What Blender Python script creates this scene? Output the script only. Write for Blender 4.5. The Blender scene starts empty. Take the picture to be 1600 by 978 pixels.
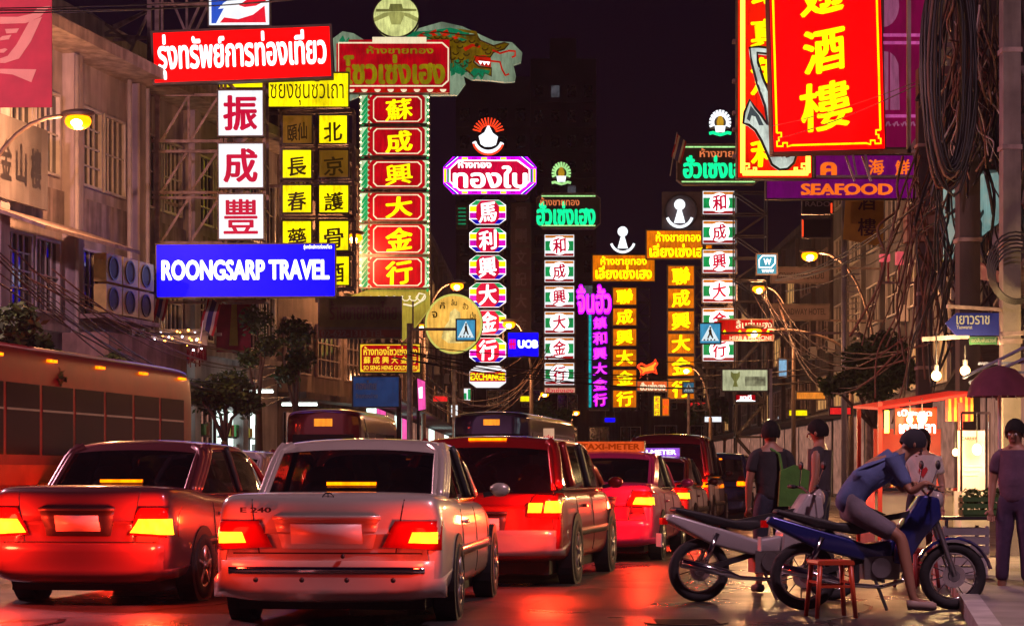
import bpy, bmesh, math, random
from mathutils import Vector, Matrix
from mathutils.bvhtree import BVHTree
random.seed(7)
R = math.radians
sc = bpy.context.scene
COL = sc.collection
# ------------------------------------------------------------------ camera, night sky, exposure
FPX = 3100.0          # focal length in photograph pixels (1600 wide)
EYE = 1.15            # camera height in metres
cam = bpy.data.cameras.new('camera')
cam.sensor_width = 36.0
cam.lens = 36.0 * FPX / 1600
cam.shift_y = (742 - 489) / 1600
cam.clip_start = 0.1
cam.clip_end = 3000
co = bpy.data.objects.new('camera', cam)
COL.objects.link(co)
co.location = (0, 0, EYE)
co.rotation_euler = (R(90), 0, 0)
sc.camera = co
w = bpy.data.worlds.new('World'); sc.world = w; w.use_nodes = True
nt = w.node_tree
bg = nt.nodes['Background']
sky = nt.nodes.new('ShaderNodeTexSky'); sky.sky_type = 'NISHITA'; sky.sun_disc = False
sky.sun_elevation = R(-4); sky.sun_rotation = R(120)
mixn = nt.nodes.new('ShaderNodeMix'); mixn.data_type = 'RGBA'; mixn.inputs[0].default_value = 0.96
nt.links.new(sky.outputs[0], mixn.inputs[6]); mixn.inputs[7].default_value = (0.040, 0.008, 0.062, 1)
nt.links.new(mixn.outputs[2], bg.inputs[0])
bg.inputs[1].default_value = 0.07
sc.view_settings.view_transform = 'Standard'
sc.view_settings.look = 'None'
sc.view_settings.exposure = 0.0
sc.view_settings.gamma = 1.0
sc.cycles.use_denoising = True
sc.cycles.sample_clamp_indirect = 4.0
sc.cycles.max_bounces = 6
sc.cycles.caustics_reflective = False
sc.cycles.caustics_refractive = False

def at(u, v, D):
    """world point seen at photograph pixel (u, v) when it stands D metres down the street"""
    return Vector(((u - 800) / FPX * D, D, EYE + (742 - v) / FPX * D))

# ------------------------------------------------------------------ materials
def rgb(h):
    h = h.lstrip('#'); c = [int(h[i:i+2], 16) / 255 for i in (0, 2, 4)]
    return tuple((x / 12.92 if x <= .04045 else ((x + .055) / 1.055) ** 2.4) for x in c)
_M = {}
def setin(b, name, val):
    if name in b.inputs: b.inputs[name].default_value = val
def mat(name, col=(.3, .3, .3), rough=.6, metal=0., coat=0., var=.25, scale=3., bump=0., bscale=40., spec=.5, stain=0.):
    if name in _M: return _M[name]
    m = bpy.data.materials.new(name); m.use_nodes = True
    t = m.node_tree; b = t.nodes['Principled BSDF']
    setin(b, 'Roughness', rough); setin(b, 'Metallic', metal); setin(b, 'Coat Weight', coat); setin(b, 'Coat Roughness', .06)
    setin(b, 'Specular IOR Level', spec)
    tc = t.nodes.new('ShaderNodeTexCoord')
    n = t.nodes.new('ShaderNodeTexNoise'); n.inputs['Scale'].default_value = scale; n.inputs['Detail'].default_value = 6
    t.links.new(tc.outputs['Object'], n.inputs['Vector'])
    r = t.nodes.new('ShaderNodeValToRGB')
    r.color_ramp.elements[0].position = .3; r.color_ramp.elements[1].position = .7
    r.color_ramp.elements[0].color = tuple(c * (1 - var) for c in col) + (1,)
    r.color_ramp.elements[1].color = tuple(min(1, c * (1 + var * .6)) for c in col) + (1,)
    t.links.new(n.outputs[0], r.inputs[0])
    src = r.outputs[0]
    if stain:
        mp = t.nodes.new('ShaderNodeMapping'); mp.inputs['Scale'].default_value = (2.2, 2.2, .25)
        t.links.new(tc.outputs['Object'], mp.inputs[0])
        n2 = t.nodes.new('ShaderNodeTexNoise'); n2.inputs['Scale'].default_value = 1.6; n2.inputs['Detail'].default_value = 8
        t.links.new(mp.outputs[0], n2.inputs['Vector'])
        r2 = t.nodes.new('ShaderNodeValToRGB'); r2.color_ramp.elements[0].position = .42; r2.color_ramp.elements[1].position = .62
        r2.color_ramp.elements[0].color = (1 - stain,) * 3 + (1,); r2.color_ramp.elements[1].color = (1, 1, 1, 1)
        t.links.new(n2.outputs[0], r2.inputs[0])
        mx = t.nodes.new('ShaderNodeMix'); mx.data_type = 'RGBA'; mx.blend_type = 'MULTIPLY'; mx.inputs[0].default_value = 1
        t.links.new(src, mx.inputs[6]); t.links.new(r2.outputs[0], mx.inputs[7]); src = mx.outputs[2]
    t.links.new(src, b.inputs['Base Color'])
    if bump:
        n3 = t.nodes.new('ShaderNodeTexNoise'); n3.inputs['Scale'].default_value = bscale; n3.inputs['Detail'].default_value = 5
        t.links.new(tc.outputs['Object'], n3.inputs['Vector'])
        bp = t.nodes.new('ShaderNodeBump'); bp.inputs['Strength'].default_value = bump; bp.inputs['Distance'].default_value = .02
        t.links.new(n3.outputs[0], bp.inputs['Height']); t.links.new(bp.outputs[0], b.inputs['Normal'])
    _M[name] = m
    return m
def glow(name, col, st=1., var=.3, scale=1.3, light=True, base=None, rough=.3):
    """a lit face: acrylic over fluorescent tubes, uneven from tube to tube"""
    if name in _M: return _M[name]
    m = bpy.data.materials.new(name); m.use_nodes = True
    t = m.node_tree; b = t.nodes['Principled BSDF']
    b.inputs['Base Color'].default_value = tuple((base or tuple(c * .12 for c in col))) + (1,)
    setin(b, 'Roughness', max(rough, .4) if light or base is None else rough); setin(b, 'Specular IOR Level', .12)
    b.inputs['Emission Color'].default_value = tuple(col) + (1,)
    if var:
        # grime on the face and brighter patches where the tubes sit
        tc = t.nodes.new('ShaderNodeTexCoord')
        mpg = t.nodes.new('ShaderNodeMapping'); mpg.inputs['Scale'].default_value = (5, 5, .8); t.links.new(tc.outputs['Object'], mpg.inputs[0])
        ng = t.nodes.new('ShaderNodeTexNoise'); ng.inputs['Scale'].default_value = 2.2; ng.inputs['Detail'].default_value = 8; ng.inputs['Roughness'].default_value = .7
        t.links.new(mpg.outputs[0], ng.inputs['Vector'])
        rg_ = t.nodes.new('ShaderNodeValToRGB'); rg_.color_ramp.elements[0].position = .36; rg_.color_ramp.elements[1].position = .58
        rg_.color_ramp.elements[0].color = tuple(c * (.62 if var > .12 else .85) for c in col) + (1,); rg_.color_ramp.elements[1].color = tuple(col) + (1,)
        t.links.new(ng.outputs[0], rg_.inputs[0]); t.links.new(rg_.outputs[0], b.inputs['Emission Color'])
        n = t.nodes.new('ShaderNodeTexNoise'); n.inputs['Scale'].default_value = scale; n.inputs['Detail'].default_value = 3
        t.links.new(tc.outputs['Object'], n.inputs['Vector'])
        r = t.nodes.new('ShaderNodeMapRange'); r.inputs[1].default_value = .3; r.inputs[2].default_value = .7
        r.inputs[3].default_value = st * (1 - var); r.inputs[4].default_value = st * (1 + var)
        t.links.new(n.outputs[0], r.inputs[0]); t.links.new(r.outputs[0], b.inputs['Emission Strength'])
    else:
        b.inputs['Emission Strength'].default_value = st
    if not light: m.cycles.emission_sampling = 'NONE'
    _M[name] = m
    return m

# ------------------------------------------------------------------ mesh builder
class MB:
    def __init__(s): s.v = []; s.f = []; s.m = []
    def add(s, vs, fs, mi=0):
        o = len(s.v); s.v += [tuple(p) for p in vs]
        for f in fs: s.f.append(tuple(i + o for i in f)); s.m.append(mi)
        return s
    def box(s, x0, y0, z0, x1, y1, z1, mi=0, front=None):
        vs = [(x0,y0,z0),(x1,y0,z0),(x1,y1,z0),(x0,y1,z0),(x0,y0,z1),(x1,y0,z1),(x1,y1,z1),(x0,y1,z1)]
        o = len(s.v); s.v += vs
        fs = [(0,3,2,1),(4,5,6,7),(0,1,5,4),(1,2,6,5),(2,3,7,6),(3,0,4,7)]
        for k, f in enumerate(fs):
            s.f.append(tuple(i + o for i in f)); s.m.append(front if (front is not None and k == 2) else mi)
        return s
    def bar(s, p, q, w=.05, h=None, mi=0):
        p = Vector(p); q = Vector(q); h = h or w; d = (q - p).normalized()
        up = Vector((0, 0, 1)) if abs(d.z) < .95 else Vector((0, 1, 0))
        a = d.cross(up).normalized() * w / 2; b = d.cross(a).normalized() * h / 2
        vs = [p - a - b, p + a - b, p + a + b, p - a + b, q - a - b, q + a - b, q + a + b, q - a + b]
        return s.add(vs, [(0,1,2,3),(7,6,5,4),(0,4,5,1),(1,5,6,2),(2,6,7,3),(3,7,4,0)], mi)
    def tube(s, pts, r=.02, n=6, mi=0, closed=False, cap=True):
        pts = [Vector(p) for p in pts]; N = len(pts)
        rr = r if isinstance(r, (list, tuple)) else [r] * N
        vs = []; fs = []
        prev = None
        for i, p in enumerate(pts):
            if closed: d = pts[(i + 1) % N] - pts[i - 1]
            else: d = pts[min(i + 1, N - 1)] - pts[max(i - 1, 0)]
            if d.length < 1e-9: d = Vector((0, 0, 1))
            d.normalize()
            if prev is None:
                up = Vector((0, 0, 1)) if abs(d.z) < .9 else Vector((0, 1, 0))
                a = d.cross(up).normalized()
            else:
                a = (prev - d * prev.dot(d))
                a = a.normalized() if a.length > 1e-6 else d.cross(Vector((0, 1, 0))).normalized()
            prev = a; b = d.cross(a)
            for k in range(n):
                t = 2 * math.pi * k / n
                vs.append(p + (a * math.cos(t) + b * math.sin(t)) * rr[i])
        for i in range(N if closed else N - 1):
            j = (i + 1) % N
            for k in range(n):
                k2 = (k + 1) % n
                fs.append((i * n + k, j * n + k, j * n + k2, i * n + k2))
        if cap and not closed:
            fs.append(tuple(range(n))[::-1] if False else tuple(range(n))); fs.append(tuple(range((N - 1) * n, N * n))[::-1])
        return s.add(vs, fs, mi)
    def prism(s, pts, y0, y1, mi=0, front=None):
        """outline in x,z from y0 (street side) back to y1"""
        n = len(pts)
        area = sum(pts[i][0] * pts[(i + 1) % n][1] - pts[(i + 1) % n][0] * pts[i][1] for i in range(n))
        if area < 0: pts = pts[::-1]
        o = len(s.v)
        s.v += [(x, y0, z) for x, z in pts] + [(x, y1, z) for x, z in pts]
        s.f.append(tuple(o + i for i in range(n))); s.m.append(mi if front is None else front)
        s.f.append(tuple(o + n + i for i in range(n))[::-1]); s.m.append(mi)
        for i in range(n):
            j = (i + 1) % n
            s.f.append((o + i, o + n + i, o + n + j, o + j)); s.m.append(mi)
        return s
    def ring(s, outer, inner, y0, y1, mi=0):
        n = len(outer); o = len(s.v)
        s.v += [(x, y0, z) for x, z in outer] + [(x, y0, z) for x, z in inner] + [(x, y1, z) for x, z in outer] + [(x, y1, z) for x, z in inner]
        for i in range(n):
            j = (i + 1) % n
            for f in ((i, j, n + j, n + i), (i, 2*n+i, 2*n+j, j), (n+i, n+j, 3*n+j, 3*n+i)):
                s.f.append(tuple(o + k for k in f)); s.m.append(mi)
        return s
    def ball(s, c, r, n=12, m=8, mi=0, sq=(1, 1, 1)):
        c = Vector(c); vs = []; fs = []
        for i in range(m + 1):
            th = math.pi * i / m
            for k in range(n):
                ph = 2 * math.pi * k / n
                vs.append((c.x + r*sq[0]*math.sin(th)*math.cos(ph), c.y + r*sq[1]*math.sin(th)*math.sin(ph), c.z + r*sq[2]*math.cos(th)))
        for i in range(m):
            for k in range(n):
                k2 = (k + 1) % n
                fs.append((i*n+k, (i+1)*n+k, (i+1)*n+k2, i*n+k2))
        return s.add(vs, fs, mi)
    def build(s, name, mats, parent=None, smooth=False, loc=None):
        me = bpy.data.meshes.new(name)
        me.from_pydata(s.v, [], s.f)
        if not isinstance(mats, (list, tuple)): mats = [mats]
        for m in mats: me.materials.append(m)
        if len(mats) > 1: me.polygons.foreach_set('material_index', s.m)
        if smooth: me.polygons.foreach_set('use_smooth', [True] * len(me.polygons))
        me.update()
        return link(name, me, parent, loc)
def link(name, me, parent=None, loc=None):
    o = bpy.data.objects.new(name, me); COL.objects.link(o)
    if parent is not None: o.parent = parent
    if loc is not None: o.location = loc
    return o
def tag(o, label, cat, group=None):
    o['label'] = label; o['category'] = cat
    if group: o['group'] = group
    return o
def thing(name, label, cat, loc=(0, 0, 0), rz=0., group=None):
    o = bpy.data.objects.new(name, None); COL.objects.link(o); o.empty_display_size = .2
    o.location = loc; o.rotation_euler = (0, 0, rz)
    return tag(o, label, cat, group)
def struct(o, kind='structure'): o['kind'] = kind; return o
def copy_tree(o, parent=None):
    c = o.copy(); COL.objects.link(c)
    if parent is not None: c.parent = parent
    for ch in list(o.children): copy_tree(ch, c)
    return c
def circ(cx, cz, rx, rz=None, n=28, a0=0, a1=360):
    rz = rz or rx
    full = abs(a1 - a0) >= 360
    k = n if full else n - 1
    return [(cx + rx * math.cos(R(a0 + (a1 - a0) * i / k)), cz + rz * math.sin(R(a0 + (a1 - a0) * i / k))) for i in range(n)]
def notch(x0, z0, x1, z1, c):
    return [(x0 + c, z0), (x1 - c, z0), (x1, z0 + c), (x1, z1 - c), (x1 - c, z1), (x0 + c, z1), (x0, z1 - c), (x0, z0 + c)]
def inset(pts, d):
    cx = sum(p[0] for p in pts) / len(pts); cz = sum(p[1] for p in pts) / len(pts)
    hw = max(abs(p[0] - cx) for p in pts); hz = max(abs(p[1] - cz) for p in pts)
    return [(cx + (p[0] - cx) * (1 - d / hw), cz + (p[1] - cz) * (1 - d / hz)) for p in pts]

# ------------------------------------------------------------------ lettering (flat print cut from vinyl)
def glyphs(body):
    c = bpy.data.curves.new('lettering', 'FONT'); c.body = body; c.resolution_u = 3
    o = bpy.data.objects.new('lettering', c)
    me = bpy.data.meshes.new_from_object(o)
    vs = [tuple(v.co) for v in me.vertices]; fs = [tuple(p.vertices) for p in me.polygons]
    bpy.data.objects.remove(o); bpy.data.curves.remove(c); bpy.data.meshes.remove(me)
    return vs, fs
_G = {}
def text(name, body, x0, z0, x1, z1, y, m, parent, bold=.03, brush=0., nib=None, serif=0, keep=False):
    """body fitted in the box x0..x1, z0..z1 on the plane y (local to parent)"""
    if body not in _G: _G[body] = glyphs(body)
    vs, fs = _G[body]
    if not vs: return None
    if brush:
        vs = [(a + .02 * math.sin(b * 7), b + brush * a + .015 * math.sin(a * 9), c) for a, b, c in vs]
    ax = min(v[0] for v in vs); bx = max(v[0] for v in vs); az = min(v[1] for v in vs); bz = max(v[1] for v in vs)
    kx = (x1 - x0) / (bx - ax + bold * 2); kz = (z1 - z0) / (bz - az + bold * 1.4)
    if keep: kx = min(kx, kz * 1.15); x0 = (x0 + x1) / 2 - kx * (bx - ax + bold * 2) / 2
    mb = MB()
    if nib is None: nib = [(0, 0), (-1, .1), (1, -.1), (-.5, .6), (.5, -.6), (.5, .6), (-.5, -.6)] if bold else [(0, 0)]
    for i, (dx, dz) in enumerate(nib):
        mb.add([(x0 + (a - ax + bold + dx * bold) * kx, y - .0006 * i, z0 + (b - az + bold * .7 + dz * bold) * kz) for a, b, c in vs], fs)
    if serif:
        pass
    return mb.build(name, m, parent)

# a frame of reference for something facing the camera at distance D
class Fr:
    def __init__(s, D, root):
        s.D = D; s.r = root; s.k = D / FPX
    def x(s, u): return (u - 800) * s.k - s.r.location.x
    def z(s, v): return EYE + (742 - v) * s.k - s.r.location.z
    def y(s, d=0): return s.D + d - s.r.location.y
    def pts(s, L): return [(s.x(u), s.z(v)) for u, v in L]
    def poly(s, name, L, m, parent, d=0., t=.02, front=None):
        return MB().prism(s.pts(L), s.y(d), s.y(d) + t).build(name, m, parent)
    def text(s, name, body, u0, v0, u1, v1, m, parent, d=0., **k):
        return text(name, body, s.x(u0), s.z(v1), s.x(u1), s.z(v0), s.y(d), m, parent, **k)
    def box(s, name, u0, v0, u1, v1, mats, parent, d=0., t=.3):
        return MB().box(s.x(u0), s.y(d), s.z(v1), s.x(u1), s.y(d) + t, s.z(v0), 0, 1 if isinstance(mats, (list, tuple)) and len(mats) > 1 else None).build(name, mats, parent)
def sign_root(name, label, u, v, D, group=None, cat='sign'):
    p = at(u, v, D)
    r = thing(name, label, cat, (p.x, D, p.z), 0, group)
    return r, Fr(D, r)
# ------------------------------------------------------------------ shared materials
STEEL = mat('galvanised steel', (.36, .33, .33), .5, .5, var=.35, scale=6)
RUSTY = mat('rusty painted steel', (.38, .30, .28), .65, .3, var=.5, scale=5)
DARKM = mat('dark painted metal', (.045, .04, .045), .45, .4, var=.3)
CASE = mat('sign case sheet metal', (.12, .10, .09), .5, .5, var=.4)
WHITEM = mat('white painted metal', (.62, .6, .58), .45, .1, var=.2)
BLACK = mat('black rubber', (.018, .018, .02), .6, var=.3)
CABLE = mat('black cable sheath', (.02, .019, .02), .45, var=.3)
TANCABLE = mat('weathered tan cable', (.16, .09, .06), .6, var=.4)
PLASTER = mat('stained cream plaster', (.56, .50, .52), .85, var=.35, scale=.9, bump=.35, bscale=12, stain=.32)
PLASTER2 = mat('brown stained plaster', (.26, .20, .17), .85, var=.4, scale=.8, bump=.35, bscale=12, stain=.3)
CONC = mat('grey stained concrete', (.20, .19, .20), .85, var=.4, scale=.8, bump=.4, stain=.3)
DARKW = mat('sooty dark facade', (.10, .08, .08), .85, var=.35, scale=.8, bump=.3, stain=.5)
GLASSD = mat('dark window glass', (.02, .022, .03), .08, var=.3, spec=.8)
PVC = mat('pale plastic pipe', (.45, .42, .4), .5, var=.2)

# ------------------------------------------------------------------ ground
g = MB().add([(-150, -40, 0), (150, -40, 0), (150, 420, 0), (-150, 420, 0)], [(0, 1, 2, 3)])
struct(g.build('ground', CONC))
def lx(D):   # left kerb
    return -18.0 + .226 * min(D, 70) + (max(D - 70, 0)) * .018
def rx(D):   # right kerb
    return .6 + .19 * min(D, 60) + (max(D - 60, 0)) * .012
asph = bpy.data.materials.new('worn damp asphalt'); asph.use_nodes = True
t = asph.node_tree; b = t.nodes['Principled BSDF']; tc = t.nodes.new('ShaderNodeTexCoord')
n1 = t.nodes.new('ShaderNodeTexNoise'); n1.inputs['Scale'].default_value = .7; n1.inputs['Detail'].default_value = 8
n2 = t.nodes.new('ShaderNodeTexNoise'); n2.inputs['Scale'].default_value = 45; n2.inputs['Detail'].default_value = 3
for n in (n1, n2): t.links.new(tc.outputs['Object'], n.inputs['Vector'])
r1 = t.nodes.new('ShaderNodeValToRGB'); r1.color_ramp.elements[0].position = .35; r1.color_ramp.elements[1].position = .65
r1.color_ramp.elements[0].color = (.022, .022, .024, 1); r1.color_ramp.elements[1].color = (.062, .058, .058, 1)
t.links.new(n1.outputs[0], r1.inputs[0])
r2 = t.nodes.new('ShaderNodeMapRange'); r2.inputs[1].default_value = .35; r2.inputs[2].default_value = .65; r2.inputs[3].default_value = .22; r2.inputs[4].default_value = .5
t.links.new(n1.outputs[0], r2.inputs[0]); t.links.new(r2.outputs[0], b.inputs['Roughness'])
bp = t.nodes.new('ShaderNodeBump'); bp.inputs['Strength'].default_value = .6; bp.inputs['Distance'].default_value = .01
t.links.new(n2.outputs[0], bp.inputs['Height']); t.links.new(bp.outputs[0], b.inputs['Normal'])
t.links.new(r1.outputs[0], b.inputs['Base Color']); setin(b, 'Specular IOR Level', .6)
DS = [-20, 0, 10, 20, 30, 40, 50, 60, 65, 70, 85, 100, 130, 160, 200, 260, 330]
def strip(name, fa, fb, z, m, ds=DS, h=0):
    mb = MB(); n = len(ds)
    vs = [(fa(d), d, z) for d in ds] + [(fb(d), d, z) for d in ds]
    fs = [(i, n + i, n + i + 1, i + 1) for i in range(n - 1)]
    mb.add(vs, fs)
    if h:
        for f in (fa, fb):
            mb.add([(f(d), d, z) for d in ds] + [(f(d), d, z - h) for d in ds], fs)
    return struct(mb.build(name, m))
strip('road', lx, rx, .006, asph)
# repaired patches, a manhole and fallen litter on the road
PATCH = mat('fresh tar patch', (.018, .018, .02), .3, var=.3, scale=6, bump=.4, bscale=90)
for k, (X, D, w_, l_, rz) in enumerate(((.9, 18.5, 1.1, 3.2, -.2), (-5.2, 14.5, .8, 2.4, -.15), (1.9, 24, .7, 4.5, -.2), (.2, 13.5, 1.6, .5, -.1), (-8, 24, 1, 3, -.2))):
    pm_ = MB(); n = 14
    vs = [(w_ / 2 * math.copysign(abs(math.cos(2*math.pi*i/n)) ** .35, math.cos(2*math.pi*i/n)) * (1 + .06 * math.sin(i * 2.3)), l_ / 2 * math.copysign(abs(math.sin(2*math.pi*i/n)) ** .35, math.sin(2*math.pi*i/n)) * (1 + .04 * math.cos(i * 3.1)), 0) for i in range(n)]
    o = struct(pm_.add(vs, [tuple(range(n))]).build('road_patch', PATCH)); o.location = (X, D, .0098); o.rotation_euler.z = rz
CRK = mat('sealed crack tar', (.012, .012, .013), .25, var=.2)
rk = random.Random(9)
for k in range(16):
    x, y = rk.uniform(-7, 5), rk.uniform(12.5, 34); a = rk.uniform(-.6, .6) + (0 if k % 3 else 1.4); P = []
    for j in range(12): P.append((x, y)); a += rk.uniform(-.45, .45); x += math.sin(a) * .3; y += math.cos(a) * .3
    cm = MB(); w_ = rk.uniform(.012, .03)
    cm.add([(p[0] - w_, p[1], 0) for p in P] + [(p[0] + w_, p[1] + .01, 0) for p in P], [(i, i + 1, 13 + i, 12 + i) for i in range(11)])
    o = struct(cm.build('road_crack', CRK)); o.location = (0, 0, .0132)
mh = thing('manhole_cover', 'round iron manhole cover in the road between the silver sedan and the stool', 'manhole cover', (1.35, 15.4, .0065))
MB().tube([(0, 0, 0), (0, 0, .008)], .33, 28).build('cover', mat('worn iron', (.12, .1, .1), .35, .8, var=.4), mh)
for k in range(5): MB().box(-.24, -.22 + k * .1, .0081, .24, -.18 + k * .1, .013).build('tread_rib', _M['worn iron'], mh)
PAVE = mat('grey paving', (.22, .2, .19), .7, var=.35, scale=2, bump=.3)
strip('pavement', lambda d: lx(d) - 3.3, lambda d: lx(d) - .16, .135, PAVE, h=.13)
strip('pavement', lambda d: rx(d) + .16, lambda d: rx(d) + 2.9, .135, PAVE, h=.13)
KERB = mat('kerb concrete', (.4, .38, .36), .8, var=.3)
strip('kerb', lambda d: lx(d) - .16, lx, .14, KERB, h=.14)
strip('kerb', rx, lambda d: rx(d) + .16, .14, KERB, h=.14)
LINEP = mat('worn white road paint', (.6, .58, .55), .6, var=.5, scale=8)
for off in (3.15, 6.3):     # lane dashes follow the curve of the street
    for k in range(12):
        d0 = 4 + k * 9
        ds = [d0, d0 + 1.5, d0 + 3]
        strip('lane_marking', lambda d: rx(d) - 1.9 - off - .06, lambda d: rx(d) - 1.9 - off + .06, .0105, LINEP, ds)

# ------------------------------------------------------------------ facades
class Wall:
    """a facade from (X0,D0) to (X1,D1); local x runs along it, -y faces the street on the left side"""
    def __init__(s, name, label, X0, D0, X1, D1, cat='building', side=-1):
        s.a = Vector((X0, D0)); s.b = Vector((X1, D1)); s.L = (s.b - s.a).length
        d = (s.b - s.a) / s.L; s.d = d
        if side < 0:      # left row: origin far away, so that local -y points to the street
            s.o = s.a; rz = math.atan2(d.y, d.x)
        else: s.o = s.a; rz = math.atan2(d.y, d.x)
        s.side = side
        s.root = thing(name, label, cat, (X0, D0, 0), rz)
    def hit(s, u, v=None):
        t = (u - 800) / FPX           # X = t*D ; a + d*q
        q = (t * s.a.y - s.a.x) / (s.d.x - t * s.d.y)
        D = s.a.y + s.d.y * q
        return q, (EYE + (742 - v) / FPX * D) if v is not None else None
    # local y: left row street is on the right-hand side of the direction => -y
    def out(s, y): return y * (-1 if s.side < 0 else 1)
    def wbox(s, name, q0, z0, q1, z1, y0, y1, m, parent=None):
        a, b = sorted((s.out(y0), s.out(y1)))
        return MB().box(min(q0, q1), a, min(z0, z1), max(q0, q1), b, max(z0, z1)).build(name, m, parent or s.root)
    def window(s, q0, z0, q1, z1, frame=WHITEM, glass=GLASSD, bars=2, rail=1, dep=.12):
        w = s.wbox('window', q0, z0, q1, z1, .004, .02, glass)
        mb = MB()
        def bx(a, c, e, g): 
            y = sorted((s.out(.021), s.out(dep)))
            mb.box(a, y[0], c, e, y[1], g)
        t_ = .06
        bx(q0 - t_, z0 - t_, q1 + t_, z0); bx(q0 - t_, z1, q1 + t_, z1 + t_); bx(q0 - t_, z0 + .001, q0, z1 - .001); bx(q1, z0 + .001, q1 + t_, z1 - .001)
        mb.build('frame', frame, w)
        for k in range(1, bars + 1):
            x = q0 + (q1 - q0) * k / (bars + 1); y = sorted((s.out(.022), s.out(.06)))
            MB().box(x - .025, y[0], z0 + .002, x + .025, y[1], z1 - .002).build('mullion', frame, w)
        for k in range(1, rail + 1):
            z = z0 + (z1 - z0) * k / (rail + 1); y = sorted((s.out(.061), s.out(.085)))
            MB().box(q0 + .002, y[0], z - .02, q1 - .002, y[1], z + .02).build('rail', frame, w)
        return w
def aircon(wall, q, z, w_=.85, h=.6, y0=.05, mt=WHITEM, parent=None):
    a = wall.wbox('air_conditioner', q, z, q + w_, z + h, y0, y0 + .32, mt, parent)
    yf = wall.out(y0 + .325); yb = wall.out(y0 + .355)
    mb = MB()
    mb.ring(circ(q + w_ * .42, z + h / 2, h * .42), circ(q + w_ * .42, z + h / 2, h * .36), min(yf, yb), max(yf, yb))
    mb.build('fan_ring', DARKM, a)
    MB().prism(circ(q + w_ * .42, z + h / 2, h * .35, n=18), min(wall.out(y0 + .321), wall.out(y0 + .33)), max(wall.out(y0 + .321), wall.out(y0 + .33))).build('fan', BLACK, a)
    return a

def fx(D): return -21.0 + .226 * D
# --- left building with the projecting roof slab
A = Wall('corner_building', 'pale stained building with projecting roof slab behind the steel lattice tower at left', fx(38), 38, fx(61), 61)
A.wbox('wall', 0, 0, A.L, 11.0, 0, -9, PLASTER)
A.wbox('roof_slab', -.3, 11.0, A.L, 11.28, 1.1, -1.0, mat('pale slab edge', (.55, .46, .4), .8, var=.3, stain=.4, bump=.3))
A.wbox('parapet_wall', 2, 11.281, A.L, 12.9, -1.2, -1.45, PLASTER)
for k in range(7):
    q = 1.2 + k * 3.7
    if q < A.L - .4: A.wbox('pilaster', q, .14, q + .42, 10.995, .003, .34, PLASTER)
for k in range(6):
    q0 = 1.2 + k * 3.7 + .42
    for fl, (za, zb) in enumerate(((4.9, 6.5), (8.1, 9.9))):
        A.window(q0 + .35, za, q0 + 1.5, zb, bars=3, rail=3 if (k + fl) % 2 else 1)
        A.window(q0 + 1.75, za, q0 + 2.9, zb, bars=3, rail=1)
    A.wbox('spandrel', q0 + .05, 6.9, q0 + 3.2, 7.75, .003, .09, mat('lighter spandrel panel', (.46, .38, .36), .8, var=.3, stain=.5))
    A.wbox('sill_band', q0 + .002, 4.45, q0 + 3.278, 4.62, .003, .22, PLASTER)
for u, v in ((95, 80), (130, 102), (190, 130), (205, 140), (268, 168)):
    q, z = A.hit(u, v); aircon(A, q, 11.285, .9, .62, -.55)
# downpipes
for u in (92, 176, 205):
    q, _ = A.hit(u)
    MB().tube([(q, A.out(.45), .2), (q, A.out(.45), 10.9)], .06, 8).build('downpipe', PVC, A.root, True)
# bank of six outdoor units on a bracket
q, z0 = A.hit(100, 470)
for i in range(3):
    for j in range(2):
        aircon(A, q + i * .95, 4.95 + j * .72, .88, .66, .75, mat('aircon casing in painted yellow light', (.75, .62, .2), .5, var=.3))  # yellow light falling on the units is put into the casing colour
A.wbox('bracket', q - .2, 4.8, q + 3, 4.9, .35, 1.15, RUSTY)
# boxed balcony and the old awning
q0, _ = A.hit(75); q1, _ = A.hit(205)
A.wbox('balcony_box', q0, 3.2, q1, 4.42, .35, 1.5, mat('pink painted panels', (.42, .27, .24), .75, var=.3, stain=.4))
q0, _ = A.hit(-60); q1, _ = A.hit(100)
aw = MB()
y0, y1 = A.out(.35), A.out(1.9)
aw.add([(q0, y0, 6.9), (q1, y0, 6.9), (q1, y1, 6.35), (q0, y1, 6.35), (q0, y0, 6.82), (q1, y0, 6.82), (q1, y1, 6.27), (q0, y1, 6.27)],
       [(0,1,2,3),(4,7,6,5),(3,2,6,7),(0,3,7,4),(1,5,6,2)])
aw.build('awning', RUSTY, A.root)
# relief plaque with dark characters
q0, za = A.hit(-40, 335); q1, zb = A.hit(48, 235)
pl = A.wbox('plaque', q0, 7.1, q1, 8.9, .35, .42, CONC)
for i, ch in enumerate('金山樓'):
    qa = q0 + .35 + i * (q1 - q0 - .5) / 3
    text('character', ch, qa, 7.5, qa + (q1 - q0) / 3 - .35, 8.4, A.out(.425), DARKM, pl, bold=.04)

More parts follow.
